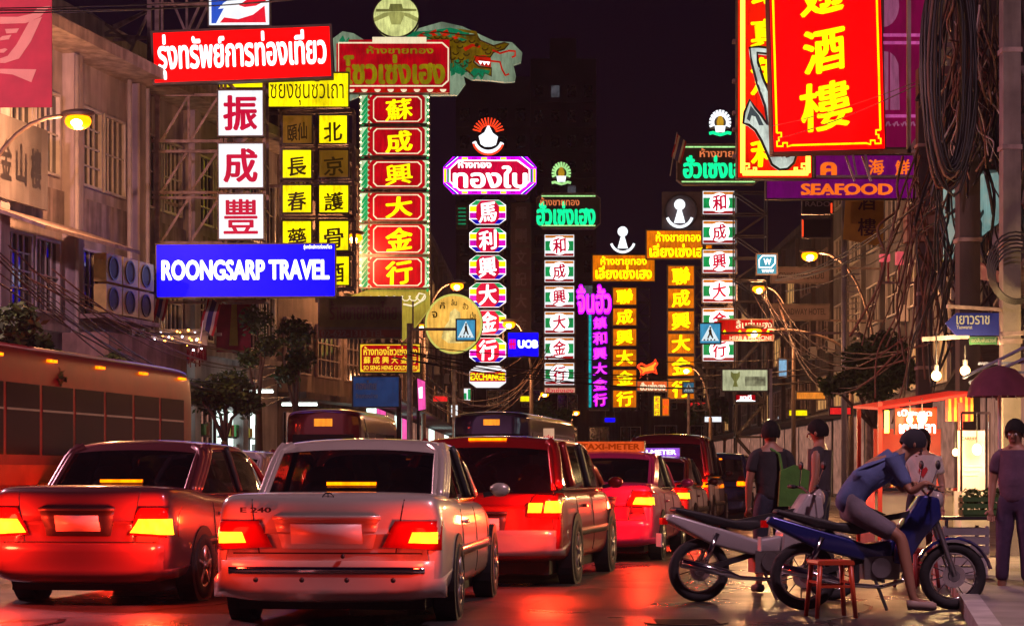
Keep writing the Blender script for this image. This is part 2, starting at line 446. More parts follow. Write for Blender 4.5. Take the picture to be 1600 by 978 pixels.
# shopfronts under the slab building
SHOPW = glow('shop fluorescent white', (.75, .95, .85), 2.4, .25)
SHOPD = glow('dim shop interior', (.8, .35, .25), .35, .6, 2.0)
SHOPP = glow('pink lit shop poster', (1, .1, .45), 1.2, .3)
def shop(wall, u0, u1, m, ztop=3.1, mull=3):
    qa, _ = wall.hit(u0); qb, _ = wall.hit(u1)
    s_ = wall.wbox('shopfront', qa, .3, qb, ztop, .01, .03, m)
    for k in range(mull + 1):
        x = qa + (qb - qa) * k / mull; y = sorted((wall.out(.031), wall.out(.1)))
        MB().box(x - .05, y[0], .3, x + .05, y[1], ztop).build('mullion', DARKM, s_)
    for k in range(3):
        z = .9 + k * .65; y = sorted((wall.out(.101), wall.out(.14)))
        MB().box(qa + .1, y[0], z, qb - .1, y[1], z + .05).build('shelf', DARKM, s_)
    rnd = random.Random(int(u0))
    for k in range(26):
        x = rnd.uniform(qa + .15, qb - .4); z = .95 + .65 * rnd.randrange(3); y = sorted((wall.out(.105), wall.out(.2)))
        MB().box(x, y[0], z + .001, x + rnd.uniform(.1, .3), y[1], z + rnd.uniform(.2, .5)).build('display_box', mat('stock %d' % (k % 5), [(.5,.05,.05),(.05,.2,.5),(.5,.4,.05),(.4,.4,.4),(.05,.35,.1)][k % 5], .5), s_)
    return s_
shop(A, -20, 120, SHOPD); shop(A, 140, 225, SHOPD); shop(A, 236, 262, SHOPW); shop(A, 300, 325, SHOPD); shop(A, 332, 402, SHOPW, 3.0, 4)
for u, zz in ((66, 3.35), (158, 3.3), (215, 3.4), (246, 3.25), (345, 3.3)):
    q, _ = A.hit(u)
    MB().tube([(q, A.out(.5), zz), (q + 1.2, A.out(.5), zz)], .035, 6).build('tube_light', glow('fluorescent tube', (.8, 1, .9), 9, 0), A.root)

# --- second left building
B = Wall('brown_shophouse', 'brown shophouse with louvred windows behind the yellow character signs', fx(61.05), 61.05, fx(70), 70)
B.wbox('wall', 0, 0, B.L, 12.5, 0, -9, PLASTER2)
for k in range(3):
    for za in (4.4, 7.4, 10.2):
        B.window(.5 + k * 3.1, za, 2.9 + k * 3.1, za + 1.6, frame=RUSTY, bars=4, rail=2)
    B.wbox('ledge', .05 + k * 3.05, 3.5, 3.0 + k * 3.05, 3.7, .003, .9, PLASTER2)
shop(B, 442, 500, SHOPD); shop(B, 505, 560, SHOPW, 2.9)

# --- the row beyond, on the left
def row(name, label, X0, D0, X1, D1, H, m, side, floors, wn, frame=RUSTY, lit=None, shopm=None, glassm=GLASSD):
    W_ = Wall(name, label, X0, D0, X1, D1, side=side)
    W_.wbox('wall', 0, 0, W_.L, H, 0, -10, m)
    W_.wbox('cornice', .02, H - .5, W_.L - .02, H - .15, .003, .35, m)
    bw = W_.L / wn
    for i in range(wn):
        for f in range(floors):
            z = 4.3 + f * (H - 5) / floors
            gm = glassm
            if lit and (i * 7 + f * 3) % lit == 0: gm = glow('warm lit window', (1, .5, .16), .55, .5)
            W_.window(i * bw + .22 * bw, z, i * bw + .78 * bw, z + 1.5, frame=frame, glass=gm, bars=2, rail=1)
        W_.wbox('canopy', i * bw + .05, 3.75, (i + 1) * bw - .05, 3.85, .003, 1.3, m)
        if shopm: W_.wbox('shopfront', i * bw + .3, .3, (i + 1) * bw - .3, 3.65, .01, .04, shopm[i % len(shopm)])
        if i % 2 == 0: aircon(W_, i * bw + .8 * bw, 6.8)
        W_.wbox('party_pier', i * bw - .12, 3.9, i * bw + .12, H - .52, .003, .2, m)
    return W_
def gx(D): return -5.18 + .018 * (D - 70)
row('dark_shophouse_row', 'dark shophouse row behind the tall red dragon sign', gx(70.1), 70.1, gx(96), 96, 13, DARKW, -1, 3, 6, shopm=[SHOPW, SHOPP, SHOPD])
row('far_left_shophouse_row', 'dim shophouse row far down the left pavement', gx(96.2), 96.2, gx(150), 150, 14, CONC, -1, 3, 10, lit=5, shopm=[SHOPD, SHOPD, SHOPW])
def hx(D): return 3.0 + .19 * min(D, 60)
row('near_right_building', 'dark near building behind the tangled cables at the right edge', hx(20), 20, hx(60), 60, 15, DARKW, 1, 3, 9, lit=6, shopm=[SHOPD])
RB = row('hotel_building', 'grey hotel block behind the glowing orange street lamp at right', 14.42, 60.1, 14.9, 92, 17, CONC, 1, 4, 7, frame=WHITEM, lit=7, shopm=[SHOPD])
row('far_right_shophouse_row', 'dim shophouse row beyond the hotel on the right', 14.9, 92.2, 15.4, 160, 14, DARKW, 1, 3, 12, lit=4, shopm=[SHOPD])

# --- end of the street
for i, (u0, u1, vt, D, lab) in enumerate(((640, 860, 560, 175, 'low dim shophouse at the far end, left of the white character tower'),
                                  (862, 1010, 585, 185, 'low dim shophouse at the far end, behind the purple neon sign'),
                                  (1012, 1180, 560, 180, 'low dim shophouse at the far end, behind the orange character tower'),
                                  (1182, 1420, 540, 170, 'low dim shophouse at the far end, right of the street'))):
    a = at(u0, 742, D); z = at(u0, vt, D).z
    b_ = at(u1, 742, D)
    W_ = Wall('far_building', lab, a.x, D, b_.x, D)
    W_.wbox('wall', 0, 0, W_.L, z, 0, -12, DARKW)
    n = max(2, int(W_.L / 2.6))
    for k in range(n):
        for zz in (4.2, 7.2):
            if zz + 1.5 < z: W_.window((k + .2) * W_.L / n, zz, (k + .8) * W_.L / n, zz + 1.4, bars=1, rail=0, glass=glow('warm lit window', (1, .5, .16), .55, .5) if (k + i) % 4 == 0 else GLASSD)
        W_.wbox('shopfront', (k + .1) * W_.L / n, .3, (k + .9) * W_.L / n, 2.8, .01, .04, [SHOPD, glow('orange shop glow', (1, .32, .06), .8, .5), SHOPD][k % 3])
    W_.wbox('canopy', .05, 3.1, W_.L - .05, 3.3, .05, 2.2, RUSTY)
# tall dark towers behind
TOW = mat('dark tower concrete', (.16, .13, .17), .85, var=.3, scale=.2, bump=.2)
for u0, u1, vt, D, lab in ((712, 828, 120, 250, 'unlit concrete tower block, the left and lower of the two behind the signs'),
                           (829, 932, 92, 270, 'tall unlit tower block standing behind the dragon head in the night sky')):
    a = at(u0, 742, D); b_ = at(u1, 742, D); z = at(u0, vt, D).z
    W_ = Wall('tower_block', lab, a.x, D, b_.x, D)
    W_.wbox('wall', 0, 0, W_.L, z, 0, -14, TOW)
    for f in range(int((z - 8) / 3.4)):
        zz = 8 + f * 3.4
        W_.wbox('floor_band', .1, zz - .5, W_.L - .1, zz - .15, .003, .5, TOW)
        for k in range(4):
            lit = (f * 5 + k * 3) % 17 == 0
            W_.wbox('window', (k + .25) * W_.L / 4, zz + .3, (k + .75) * W_.L / 4, zz + 1.9, .01, .05, glow('cold lit window', (.5, .5, .6), .12, .5) if lit else GLASSD)
    W_.wbox('roof_room', W_.L * .3, z, W_.L * .7, z + 3, -1, -6, TOW)
# ------------------------------------------------------------------ lit signs
RED = glow('lit red acrylic', (1, .0, .0), 1.7, .35, .9)
DRED = glow('deep red acrylic', (1, .0, .012), .46, .4, 1.2)
YEL = glow('lit yellow acrylic', (1, .80, .0), 1.5, .45, 1.1)
YELD = glow('unlit box yellow with faint glow', (1, .45, .02), .12, .4, 1.3, base=(.35, .22, .03))  # faint glow put into the face of the boxes that are switched off
BLUE = glow('lit blue acrylic', (.0, .0, 1), 2.2, .15, .9)
WHT = glow('lit white acrylic', (.9, .95, 1), 1.15, .1)
WHT2 = glow('lit white lettering', (1, 1, 1), 2.0, 0, light=False)
CRIM = glow('crimson vinyl', (.75, .0, .045), .8, .1, light=False)
YCH = glow('lit yellow character', (1, .86, .0), 1.6, .15, light=False)
BRN = glow('dark brown vinyl', (.05, .022, 0), .5, 0, light=False, base=(.02, .01, 0))
OLV = glow('olive gold lettering', (.32, .25, .0), .8, .3, light=False, base=(.2, .15, .02))
CREAM = glow('lit cream border', (1, .85, .55), 1.0, .1, light=False)
GRN = glow('lit green acrylic', (.0, .42, .12), .9, .3, light=False)
GRND = glow('deep green leaf', (.0, .2, .08), .8, .3, light=False)
PALE = glow('pale green acrylic', (.62, .85, .5), .95, .25)
ORG = glow('lit orange acrylic', (1, .22, .0), .8, .35, 1.4)
ORGC = glow('bright yellow glowing character', (1, .75, .0), 2.2, .1, light=False)
MAG = glow('lit magenta acrylic', (.75, .0, .6), 1.1, .2, light=False)
PUR = glow('purple neon', (.55, .0, 1), 2.2, .1)
DBLU = glow('deep blue acrylic', (.0, .0, .55), 1.0, .2, light=False)
NEONO = glow('orange yellow neon tube', (1, .42, .04), 4.0, .1)
NEONG = glow('green neon', (.0, 1, .35), 1.3, .1, light=False)
NEONP = glow('pink neon', (1, .06, .5), 1.6, .1, light=False)
NEONR = glow('red neon', (1, .05, .01), 1.8, .1)
LIME = glow('pale green tube', (.5, 1, .35), 1.1, .15, light=False)

def light_box(fr, u0, v0, u1, v1, face, d=0, t=.28, case=CASE, name='light_box', rim=True):
    lb = fr.box(name, u0, v0, u1, v1, [case, face], fr.r, d, t)
    if rim:
        e = 1.2
        o = fr.pts([(u0 - e, v0 - e), (u1 + e, v0 - e), (u1 + e, v1 + e), (u0 - e, v1 + e)])
        i = fr.pts([(u0 + 1, v0 + 1), (u1 - 1, v0 + 1), (u1 - 1, v1 - 1), (u0 + 1, v1 - 1)])
        MB().ring(o, i, fr.y(d - .03), fr.y(d + .05)).build('trim', case, lb)
    return lb
def truss(fr, u0, v0, u1, v1, n, d=.5, wt=.06, m=RUSTY, dep=.7, name='truss_bar', parts=True, diag=True):
    """a welded lattice: posts, rungs and braces, front and back planes"""
    x0, x1, zt, zb = fr.x(u0), fr.x(u1), fr.z(v0), fr.z(v1)
    bars = []
    for y in (d, d + dep):
        Y = fr.y(y)
        bars += [((x0, Y, zb), (x0, Y, zt)), ((x1, Y, zb), (x1, Y, zt))]
        for k in range(n + 1):
            z = zb + (zt - zb) * k / n
            bars.append(((x0, Y, z), (x1, Y, z)))
            if k < n and diag:
                z2 = zb + (zt - zb) * (k + 1) / n
                bars.append(((x0, Y, z), (x1, Y, z2)) if k % 2 else ((x1, Y, z), (x0, Y, z2)))
    for k in range(n + 1):
        z = zb + (zt - zb) * k / n
        for x in (x0, x1): bars.append(((x, fr.y(d), z), (x, fr.y(d + dep), z)))
    if parts:
        for p, q in bars: MB().bar(p, q, wt).build(name, m, fr.r)
    else:
        mb = MB()
        for p, q in bars: mb.bar(p, q, wt)
        o = mb.build(name, m, fr.r); o['kind'] = 'stuff'
def arms(fr, u, vs, D, to_wall):
    """horizontal brackets back to the facade"""
    for v in vs:
        p = (fr.x(u), fr.y(.4), fr.z(v)); q = (to_wall - fr.r.location.x, fr.y(.9), fr.z(v))
        MB().bar(p, q, .09).build('bracket_arm', RUSTY, fr.r)

# ---- banner with the ribbon emblem, top left
r, fr = sign_root('banner', 'large red banner with a pale ribbon emblem hanging at the top left edge', 30, 168, 34)
bn = fr.box('cloth', -60, -60, 81, 168, mat('red banner cloth', (.36, .012, .03), .7, var=.2), r, 0, .03)
PALEC = mat('pale salmon print', (.55, .26, .18), .7, var=.1)
for L in ([(0, 27), (0, 38), (40, 37), (63, 27), (79, 10), (60, 12), (50, 22), (28, 27)],
          [(46, 34), (66, 27), (48, 66), (30, 92), (8, 99), (0, 99), (0, 92), (12, 88), (26, 70)],
          [(0, 60), (4, 57), (18, 55), (14, 62), (0, 64)], [(0, 78), (8, 76), (12, 78), (6, 83), (0, 83)], [(8, 46), (30, 45), (26, 52), (10, 53)],
          [(0, 108), (57, 109), (49, 129), (20, 117), (0, 115)]):
    fr.poly('emblem', L, PALEC, bn, -.006, .004)

# ---- travel agency sign tower
r, fr = sign_root('travel_sign_tower', 'white panel tower of crimson characters between the red Thai board and blue travel board', 388, 470, 50)
r.rotation_euler.y = R(-.3)
lb = light_box(fr, 328, -40, 424, 41, WHT, 0, .3)
fr.poly('emblem', [(333, -40), (333, 37), (340, 37), (352, 14), (343, 15), (352, 5), (372, -6), (380, -40)], DBLU if False else glow('logo blue', (.02, .09, .6), 1, .1, light=False), lb, -.035)
fr.poly('emblem', [(346, 36), (353, 28), (375, 31), (398, 24), (416, 10), (418, 36)], glow('logo red', (.85, .01, .03), 1, .1, light=False), lb, -.035)
fr.poly('emblem', [(376, 9), (392, -2), (404, -40), (420, -40), (418, 2), (402, 10), (385, 12)], _M['logo red'], lb, -.036)
lb = fr.box('light_box', 246, 52, 523, 133, [CASE, RED], r, -.5, .35)
lb.rotation_euler.y = R(-1.9)
lb.location = (0, 0, 0)
a = (fr.x(384) , fr.z(92))
MB().ring([(fr.x(244.5), fr.z(134.5)), (fr.x(524.5), fr.z(134.5)), (fr.x(524.5), fr.z(50.5)), (fr.x(244.5), fr.z(50.5))],
          [(fr.x(248), fr.z(131)), (fr.x(521), fr.z(131)), (fr.x(521), fr.z(54)), (fr.x(248), fr.z(54))], fr.y(-.54), fr.y(-.4)).build('trim', CASE, lb)
fr.text('lettering', 'รุ่งทรัพย์การท่องเที่ยว', 254, 57, 515, 127, WHT2, lb, -.515, bold=.035)
# rotate about its own centre
import mathutils
def roll_about(o, cx, cz, deg):
    a_ = R(deg); c, s_ = math.cos(a_), math.sin(a_)
    o.rotation_euler.y = a_
    o.location = (cx - (cx * c + cz * s_), 0, cz - (-cx * s_ + cz * c))
roll_about(lb, fr.x(384), fr.z(92), -1.9)
for i, (v0, v1, ch) in enumerate(((141, 213, '振'), (224, 294, '成'), (303, 374, '豐'))):
    lb = light_box(fr, 342, v0, 413, v1, WHT, 0, .3)
    fr.text('character', ch, 350, v0 + 8, 404, v1 - 8, CRIM, lb, -.02, bold=.02 if ch == '豐' else .035)
lb = light_box(fr, 250, 385, 527, 467, BLUE, -.5, .35)
fr.text('lettering', 'ROONGSARP TRAVEL', 258, 409, 518, 441, WHT2, lb, -.515, bold=.05)
fr.text('lettering', 'รุ่งทรัพย์การท่องเที่ยว', 478, 386, 522, 395, WHT2, lb, -.515, bold=.02)
truss(fr, 344, 41, 411, 467, 6, .4, .07, RUSTY)
# the lattice tower and its outriggers to the building
r, fr = sign_root('lattice_tower', 'rusty steel lattice tower standing against the pale building beside the red Thai board', 290, 742, 51, cat='lattice tower')
r.location.z = 0
def bars(fr, L, w_=.07, d=.5, m=RUSTY, name='lattice_bar'):
    for (a, b) in L:
        MB().bar((fr.x(a[0]), fr.y(d), fr.z(a[1])), (fr.x(b[0]), fr.y(d), fr.z(b[1])), w_).build(name, m, fr.r)
bars(fr, [((228, -30), (228, 725)), ((240, -30), (240, 520))], .11)
bars(fr, [((228, -30), (228, 725))], .1, 1.6)
for v in (0, 46, 110, 143, 216, 232, 297, 305, 376, 470, 520):
    bars(fr, [((228, v), (342, v))], .075)
for (u, v0, v1) in ((243, 143, 216), (290, 143, 216), (243, 228, 297), (292, 228, 297), (243, 305, 376), (292, 305, 376), (287, -30, 46), (248, -30, 46)):
    bars(fr, [((u, v0), (u, v1))], .06)
for v0, v1 in ((143, 216), (228, 297), (305, 376)):
    bars(fr, [((246, v1), (290, v0)), ((292, v1), (338, v0))], .06, .53)
bars(fr, [((262, -10), (285, 44)), ((287, 44), (312, -10)), ((325, -10), (300, 44))], .06, .53)
bars(fr, [((112, 45), (224, 52)), ((128, 8), (200, 62)), ((224, 10), (140, 55)), ((224, 10), (170, 34)), ((224, 16), (178, 116)), ((170, 56), (226, 52)), ((224, 130), (190, 225))], .07, .57)
bars(fr, [((128, 232), (228, 232)), ((128, 232), (128, 330)), ((178, 232), (178, 480)), ((150, 290), (228, 232)), ((130, 240), (175, 330)), ((140, 345), (225, 345)),
          ((228, 250), (180, 345)), ((130, 350), (178, 450)), ((228, 350), (182, 470)), ((146, 300), (178, 240)), ((178, 460), (228, 460))], .065, .6)
for v in (110, 305, 520):
    MB().bar((fr.x(228), fr.y(.5), fr.z(v)), (fx(52) - r.location.x + .3, fr.y(2), fr.z(v)), .08).build('tie_bar', RUSTY, r)

# ---- yellow character signs, two columns
r, fr = sign_root('yellow_sign_rack', 'rack of yellow boxes with brown characters in two columns, two of them unlit', 490, 470, 58)
lb = light_box(fr, 415, 114, 545, 168, YEL)
fr.text('lettering', 'เซียงชุนซัวเถา', 417, 122, 537, 165, BRN, lb, -.02, bold=.0)
lb = light_box(fr, 341, 128, 413, 137, YEL, .1)
for (u0, v0, u1, v1, ch, mt) in ((441, 180, 488, 225, '頤仙', YELD), (498, 180, 543, 225, '北', YEL), (441, 234, 487, 279, '長', YEL), (498, 234, 545, 278, '京', YELD),
                           (441, 289, 487, 333, '春', YEL), (498, 289, 545, 333, '護', YEL), (441, 345, 487, 392, '藥', YEL), (498, 345, 545, 392, '骨', YEL), (498, 400, 546, 446, '酒', YEL)):
    lb = light_box(fr, u0, v0, u1, v1, mt)
    fr.text('character', ch, u0 + 8, v0 + 11, u1 - 8, v1 - 3, BRN, lb, -.02, bold=.025, brush=.1)
truss(fr, 436, 168, 550, 448, 5, .4, .06, RUSTY)
bars(fr, [((492, 168), (492, 470))], .09, .6, name='post')
arms(fr, 550, (170, 285, 395), 58, fx(58) )

# ---- red dragon sign
r, fr = sign_root('dragon_sign_tower', 'tall red gold shop sign tower with yellow characters and a dragon head on top', 615, 450, 68)
truss(fr, 572, 150, 664, 452, 6, .45, .08, DARKM)
lb = fr.poly('cloud_panel', [(520, 60), (535, 49), (552, 52), (575, 66), (600, 80), (640, 60), (655, 44), (690, 34), (722, 41), (750, 54), (772, 64), (800, 66), (816, 82), (814, 97), (802, 101), (806, 118), (804, 127), (788, 128), (764, 125), (737, 124), (724, 117), (727, 130), (714, 148), (560, 150), (540, 158), (540, 140), (524, 130)], glow('pale jade cloud', (.40, .55, .36), .5, .5, .8), r, .05, .25)
c2 = lambda L: [(400 + x / 2.964, y / 2.964) for x, y in L]
OLIV = glow('olive dragon skin', (.30, .17, .0), .45, .6, 2.5, light=False)
REDD = glow('dragon red', (.55, .01, .0), .9, .3, light=False)
fr.poly('mane', c2([(690, 150), (800, 145), (900, 130), (985, 150), (1000, 200), (980, 260), (1000, 330), (940, 345), (905, 330), (900, 230), (820, 210), (700, 190)]), GRND, lb, -.02)
fr.poly('dragon_head', c2([(760, 160), (850, 150), (960, 165), (1020, 165), (1040, 190), (1100, 215), (1150, 200), (1172, 205), (1150, 230), (1100, 245), (1085, 268), (1020, 262), (1008, 290), (1030, 310), (1090, 318), (1090, 355), (1060, 340), (1050, 362), (1030, 342), (1010, 360), (985, 335), (960, 320), (930, 300), (905, 320), (900, 220), (830, 190)]), OLIV, lb, -.035)
HD = c2([(760, 160), (850, 150), (960, 165), (1020, 165), (1040, 190), (1100, 215), (1150, 200), (1172, 205), (1150, 230), (1100, 245), (1085, 268), (1020, 262), (1008, 290), (1030, 310), (1090, 318), (1090, 355), (1060, 340), (1050, 362), (1030, 342), (1010, 360), (985, 335), (960, 320), (930, 300), (905, 320), (900, 220), (830, 190)])
MB().tube([(fr.x(u), fr.y(-.04), fr.z(v)) for u, v in HD], .028, 4, closed=True).build('outline', BRN, lb)
for (x, y) in ((930, 190), (960, 190), (945, 215), (975, 250), (950, 270), (925, 245), (985, 285), (960, 300), (1000, 190), (870, 175), (900, 180), (840, 172), (1060, 225), (1120, 218), (1075, 243), (910, 268), (935, 285)):
    MB().tube([(fr.x(400 + (x + 13 * math.cos(R(a))) / 2.964), fr.y(-.06), fr.z((y + 11 * math.sin(R(a))) / 2.964)) for a in range(0, 181, 36)], .022, 4).build('scale_line', BRN, lb)
for P_ in ([(1040, 190), (1010, 160), (960, 150), (930, 135), (965, 140), (1020, 148)], [(1000, 195), (960, 170), (900, 165), (950, 178)]):
    fr.poly('horn', c2(P_), OLIV, lb, -.06)
fr.poly('beard', c2([(1010, 318), (1040, 322), (1085, 330), (1075, 350), (1060, 345), (1045, 375), (1030, 350), (1010, 372), (1000, 345), (985, 350)]), GRND, lb, -.055)
fr.poly('tongue', c2([(1010, 262), (1060, 258), (1088, 272), (1088, 315), (1040, 306), (1015, 288)]), REDD, lb, -.05)
fr.poly('tooth', c2([(1030, 285), (1040, 302), (1050, 288), (1058, 305), (1066, 290), (1076, 306), (1084, 290)]), WHT2, lb, -.065)
fr.poly('brow', c2([(960, 225), (1000, 205), (1040, 215), (1035, 225), (1005, 218), (970, 240)]), REDD, lb, -.05)
fr.poly('eye', [(p[0], p[1]) for p in [(745 + 3.2 * math.cos(k), 71.5 + 3.2 * math.sin(k)) for k in [i * .6 for i in range(10)]]], BRN, lb, -.07)
for L in ([(1095, 235), (1130, 250), (1170, 238), (1200, 240), (1200, 262), (1185, 268)], [(1085, 285), (1130, 290), (1140, 325), (1155, 352), (1172, 345)]):
    MB().tube([(fr.x(u), fr.y(-.05), fr.z(v)) for u, v in c2(L)], .035, 6).build('whisker', REDD, lb)
for k in range(9):   # fins of the mane
    u, v = 642 + k * 9, 60 - 8 * math.sin(k * .4)
    fr.poly('scale', [(u, v), (u + 12, v - 6), (u + 16, v + 3), (u + 6, v + 5)], REDD if k % 2 else GRND, lb, -.045)
for k in range(6):
    u, v = 530 + k * 9, 56 + k * 3
    fr.poly('scale', [(u, v + 8), (u + 6, v), (u + 10, v + 9), (u + 3, v + 14)], GRND, lb, -.045)
for k in range(7):
    u = 694 + k * 5; v = 96 + (k % 3) * 6
    fr.poly('scale', [(u, v), (u + 9, v - 3), (u + 7, v + 9), (u + 1, v + 12)], GRND, lb, -.06)
tb = fr.box('light_box', 546, 66, 703, 148, [CASE, DRED], r, -.35, .38)
fr.poly('face', [(583, 62), (667, 62), (667, 70), (583, 70)], CREAM, tb, -.37)
MB().ring([(x, z) for x, z in fr.pts([(530, 70), (692, 70), (702, 79), (702, 130), (692, 139), (530, 139)])], [(x, z) for x, z in fr.pts([(531, 72), (691, 72), (700, 80), (700, 129), (691, 137), (531, 137)])], fr.y(-.38), fr.y(-.35)).build('border', CREAM, tb)
fr.box('light_box', 527, 72, 546, 148, [CASE, DRED], r, -.35, .38)
for k in range(16):
    u = 540 + k * 10.2
    fr.poly('scallop', [(u + 5 * math.cos(a), 143 + 4.6 * math.sin(a)) for a in [i * math.pi / 6 for i in range(7)]], CREAM if k % 2 else REDD, tb, -.37)
fr.text('lettering', 'ห้างขายทอง', 574, 76, 678, 88, OLV, tb, -.37, bold=.03)
fr.text('lettering', 'โซวเซ่งเฮง', 538, 89, 696, 136, OLV, tb, -.37, bold=.05)
# illuminated globe
gl = fr.poly('globe_lamp', [(619 + 36 * math.cos(i * math.pi / 18), 27 + 33 * math.sin(i * math.pi / 18)) for i in range(36)], glow('globe pale yellow', (.75, .78, .28), .95, .3, 2), r, -.1, .3)
OL2 = glow('olive print', (.2, .2, .05), .9, .3, light=False)
fr.poly('print', [(588, 16), (608, 16), (610, 8), (628, 8), (630, 15), (651, 16), (651, 19), (588, 20)], OL2, gl, -.12)
fr.poly('print', [(584, 30), (600, 22), (614, 20), (624, 20), (640, 23), (654, 30), (653, 36), (632, 26), (626, 40), (612, 40), (608, 26), (585, 36)], glow('olive print light', (.42, .42, .12), .9, .3, light=False), gl, -.12)
MB().ring(fr.pts([(619 + 37 * math.cos(i * math.pi / 18), 27 + 34 * math.sin(i * math.pi / 18)) for i in range(36)]), fr.pts([(619 + 35 * math.cos(i * math.pi / 18), 27 + 32 * math.sin(i * math.pi / 18)) for i in range(36)]), fr.y(-.15), fr.y(0)).build('rim', CASE, gl)
vb = [(148, 195), (198, 245), (250, 296), (301, 347), (350, 399), (401, 451)]
for (v0, v1), ch in zip(vb, '蘇成興大金行'):
    lb = light_box(fr, 562, v0, 671, v1 - 1, PALE, 0, .3, name='light_box')
    P = notch(fr.x(578), fr.z(v1 - 2), fr.x(664), fr.z(v0 + 1), .09)
    MB().prism(P, fr.y(-.02), fr.y(-.005)).build('panel_face', DRED, lb)
    P2 = notch(fr.x(583), fr.z(v1 - 4), fr.x(659), fr.z(v0 + 3), .12)
    MB().ring(P2, inset(P2, .035), fr.y(-.03), fr.y(-.021)).build('border', CREAM, lb)
    for k in range(6):
        zc = v0 + 4 + k * (v1 - v0 - 6) / 5.0
        fr.poly('scallop', [(578 + 3.6 * math.cos(a), zc + 4 * math.sin(a)) for a in [math.pi / 2 + i * math.pi / 5 for i in range(6)]], REDD, lb, -.012)
        if k < 5: fr.poly('leaf', [(564, zc + 12), (570, zc + 2), (575, zc - 4), (574, zc + 5), (567, zc + 13)], GRN, lb, -.012)
        fr.poly('leaf', [(666, zc + 5), (669, zc - 3), (670, zc + 4), (668, zc + 8)], GRN, lb, -.012)
    for k in range(5):
        for u in (563.5, 669.5): MB().ball((fr.x(u), fr.y(-.05), fr.z(v0 + 5 + k * 10)), .035, 6, 4).build('border_bulb', glow('warm border bulb', (1, .75, .4), 3.5, 0, light=False), lb)
    fr.text('character', ch, 602, v0 + 6, 645, v1 - 5, YCH, lb, -.035, bold=.022 if ch in '蘇興' else .035, brush=.14)
# curved golden base
gb = fr.poly('curved_base', [(575, 452), (671, 452), (671, 480), (656, 500), (640, 520), (628, 532), (628, 465), (540, 465)], glow('olive gold base', (.5, .42, .05), .7, .4, 1.2), r, .1, .5)
for k in range(7): MB().tube([(fr.x(586 + k * 12 + 7 * math.cos(a)), fr.y(.06), fr.z(462 + 8 * math.sin(a))) for a in [i * math.pi / 5 for i in range(6)]], .02, 4).build('scroll', CREAM, gb)
MB().tube([(fr.x(u), fr.y(.06), fr.z(v)) for u, v in ((630, 475), (645, 478), (658, 470), (664, 460), (655, 458), (650, 466))], .03, 4).build('scroll', CREAM, gb)

# ---- small goldsmith board, hanging lower
r, fr = sign_root('goldsmith_sign', 'small red board with yellow goldsmith lettering hanging under the dragon sign', 608, 582, 62)
lb = light_box(fr, 562, 537, 657, 582, glow('yellow border acrylic', (1, .6, .02), 1.1, .1))
P = notch(fr.x(565), fr.z(580), fr.x(654), fr.z(539.5), .08)
MB().prism(P, fr.y(-.02), fr.y(-.005)).build('panel_face', DRED, lb)
YC2 = glow('yellow small lettering', (1, .65, .03), 1.1, 0, light=False)
fr.text('lettering', 'ห้างทองโซวเซ่งเฮง', 568, 541, 652, 555, YC2, lb, -.025, bold=.03)
fr.text('lettering', '蘇 成 興 大 金 行', 568, 557, 651, 568, YC2, lb, -.025, bold=.03)
fr.text('lettering', 'SO SENG HENG GOLDSMITH', 568, 571, 652, 578, YC2, lb, -.025, bold=.04)
MB().bar((fr.x(575), fr.y(.1), fr.z(537)), (fr.x(575), fr.y(.1), fr.z(470)), .05).build('hanger', RUSTY, r)
MB().bar((fr.x(645), fr.y(.1), fr.z(537)), (fr.x(645), fr.y(.1), fr.z(470)), .05).build('hanger', RUSTY, r)

# ---- unlit brown board
r, fr = sign_root('unlit_board', 'unlit dark green and brown board with faded writing in front of the dragon sign base', 565, 530, 60)
lb = light_box(fr, 498, 464, 627, 512, mat('faded olive board', (.13, .10, .03), .6, var=.3), 0, .2)
fr.text('lettering', 'ร้านขายทองไทย', 515, 470, 620, 500, mat('faded brown letters', (.10, .03, .02), .6), lb, -.02, bold=.03)
lb = light_box(fr, 498, 514, 627, 528, mat('faded dark red board', (.15, .02, .02), .6, var=.3), 0, .2)
fr.text('lettering', '02-622-1313 TEL', 502, 516, 600, 526, mat('faded grey letters', (.16, .1, .1), .6), lb, -.02, bold=.03)

# ---- round golden sign
r, fr = sign_root('round_sign', 'round golden sign with a figure print beside the red dragon tower', 709, 552, 72)
rd = lambda rr, n=40: [(709 + rr * 1.0 * math.cos(i * 2 * math.pi / n), 506 + rr * 1.04 * math.sin(i * 2 * math.pi / n)) for i in range(n)]
lb = fr.poly('light_box', rd(46), CASE, r, 0, .35)
fr.poly('panel_face', rd(44.5), glow('amber panel', (.9, .48, .08), 1.15, .3, 1.5), lb, -.02)
MB().ring(fr.pts(rd(45)), fr.pts(rd(42)), fr.y(-.04), fr.y(-.021)).build('border', glow('lime rim', (.75, .72, .15), .9, .1, light=False), lb)
fr.poly('figure_print', [(690, 528), (694, 512), (702, 500), (703, 488), (711, 482), (719, 488), (720, 500), (728, 512), (733, 530), (722, 536), (700, 536)], glow('amber figure', (1, .75, .25), .9, .5, 3, light=False), lb, -.03)
for k, ch in enumerate(['จ', 'ก๊', 'ลิ้ม', 'ฮั้ว', 'เว้ง']):
    a = R(205 + k * 33); u, v = 709 + 33 * math.cos(a), 506 + 33 * math.sin(a)
    fr.text('character', ch, u - 4.5, v - 5.5, u + 4.5, v + 4.5, BRN, lb, -.03, bold=.02)
MB().bar((fr.x(709), fr.y(.2), fr.z(552)), (fr.x(709), fr.y(.2), -r.location.z), .12).build('post', RUSTY, r)

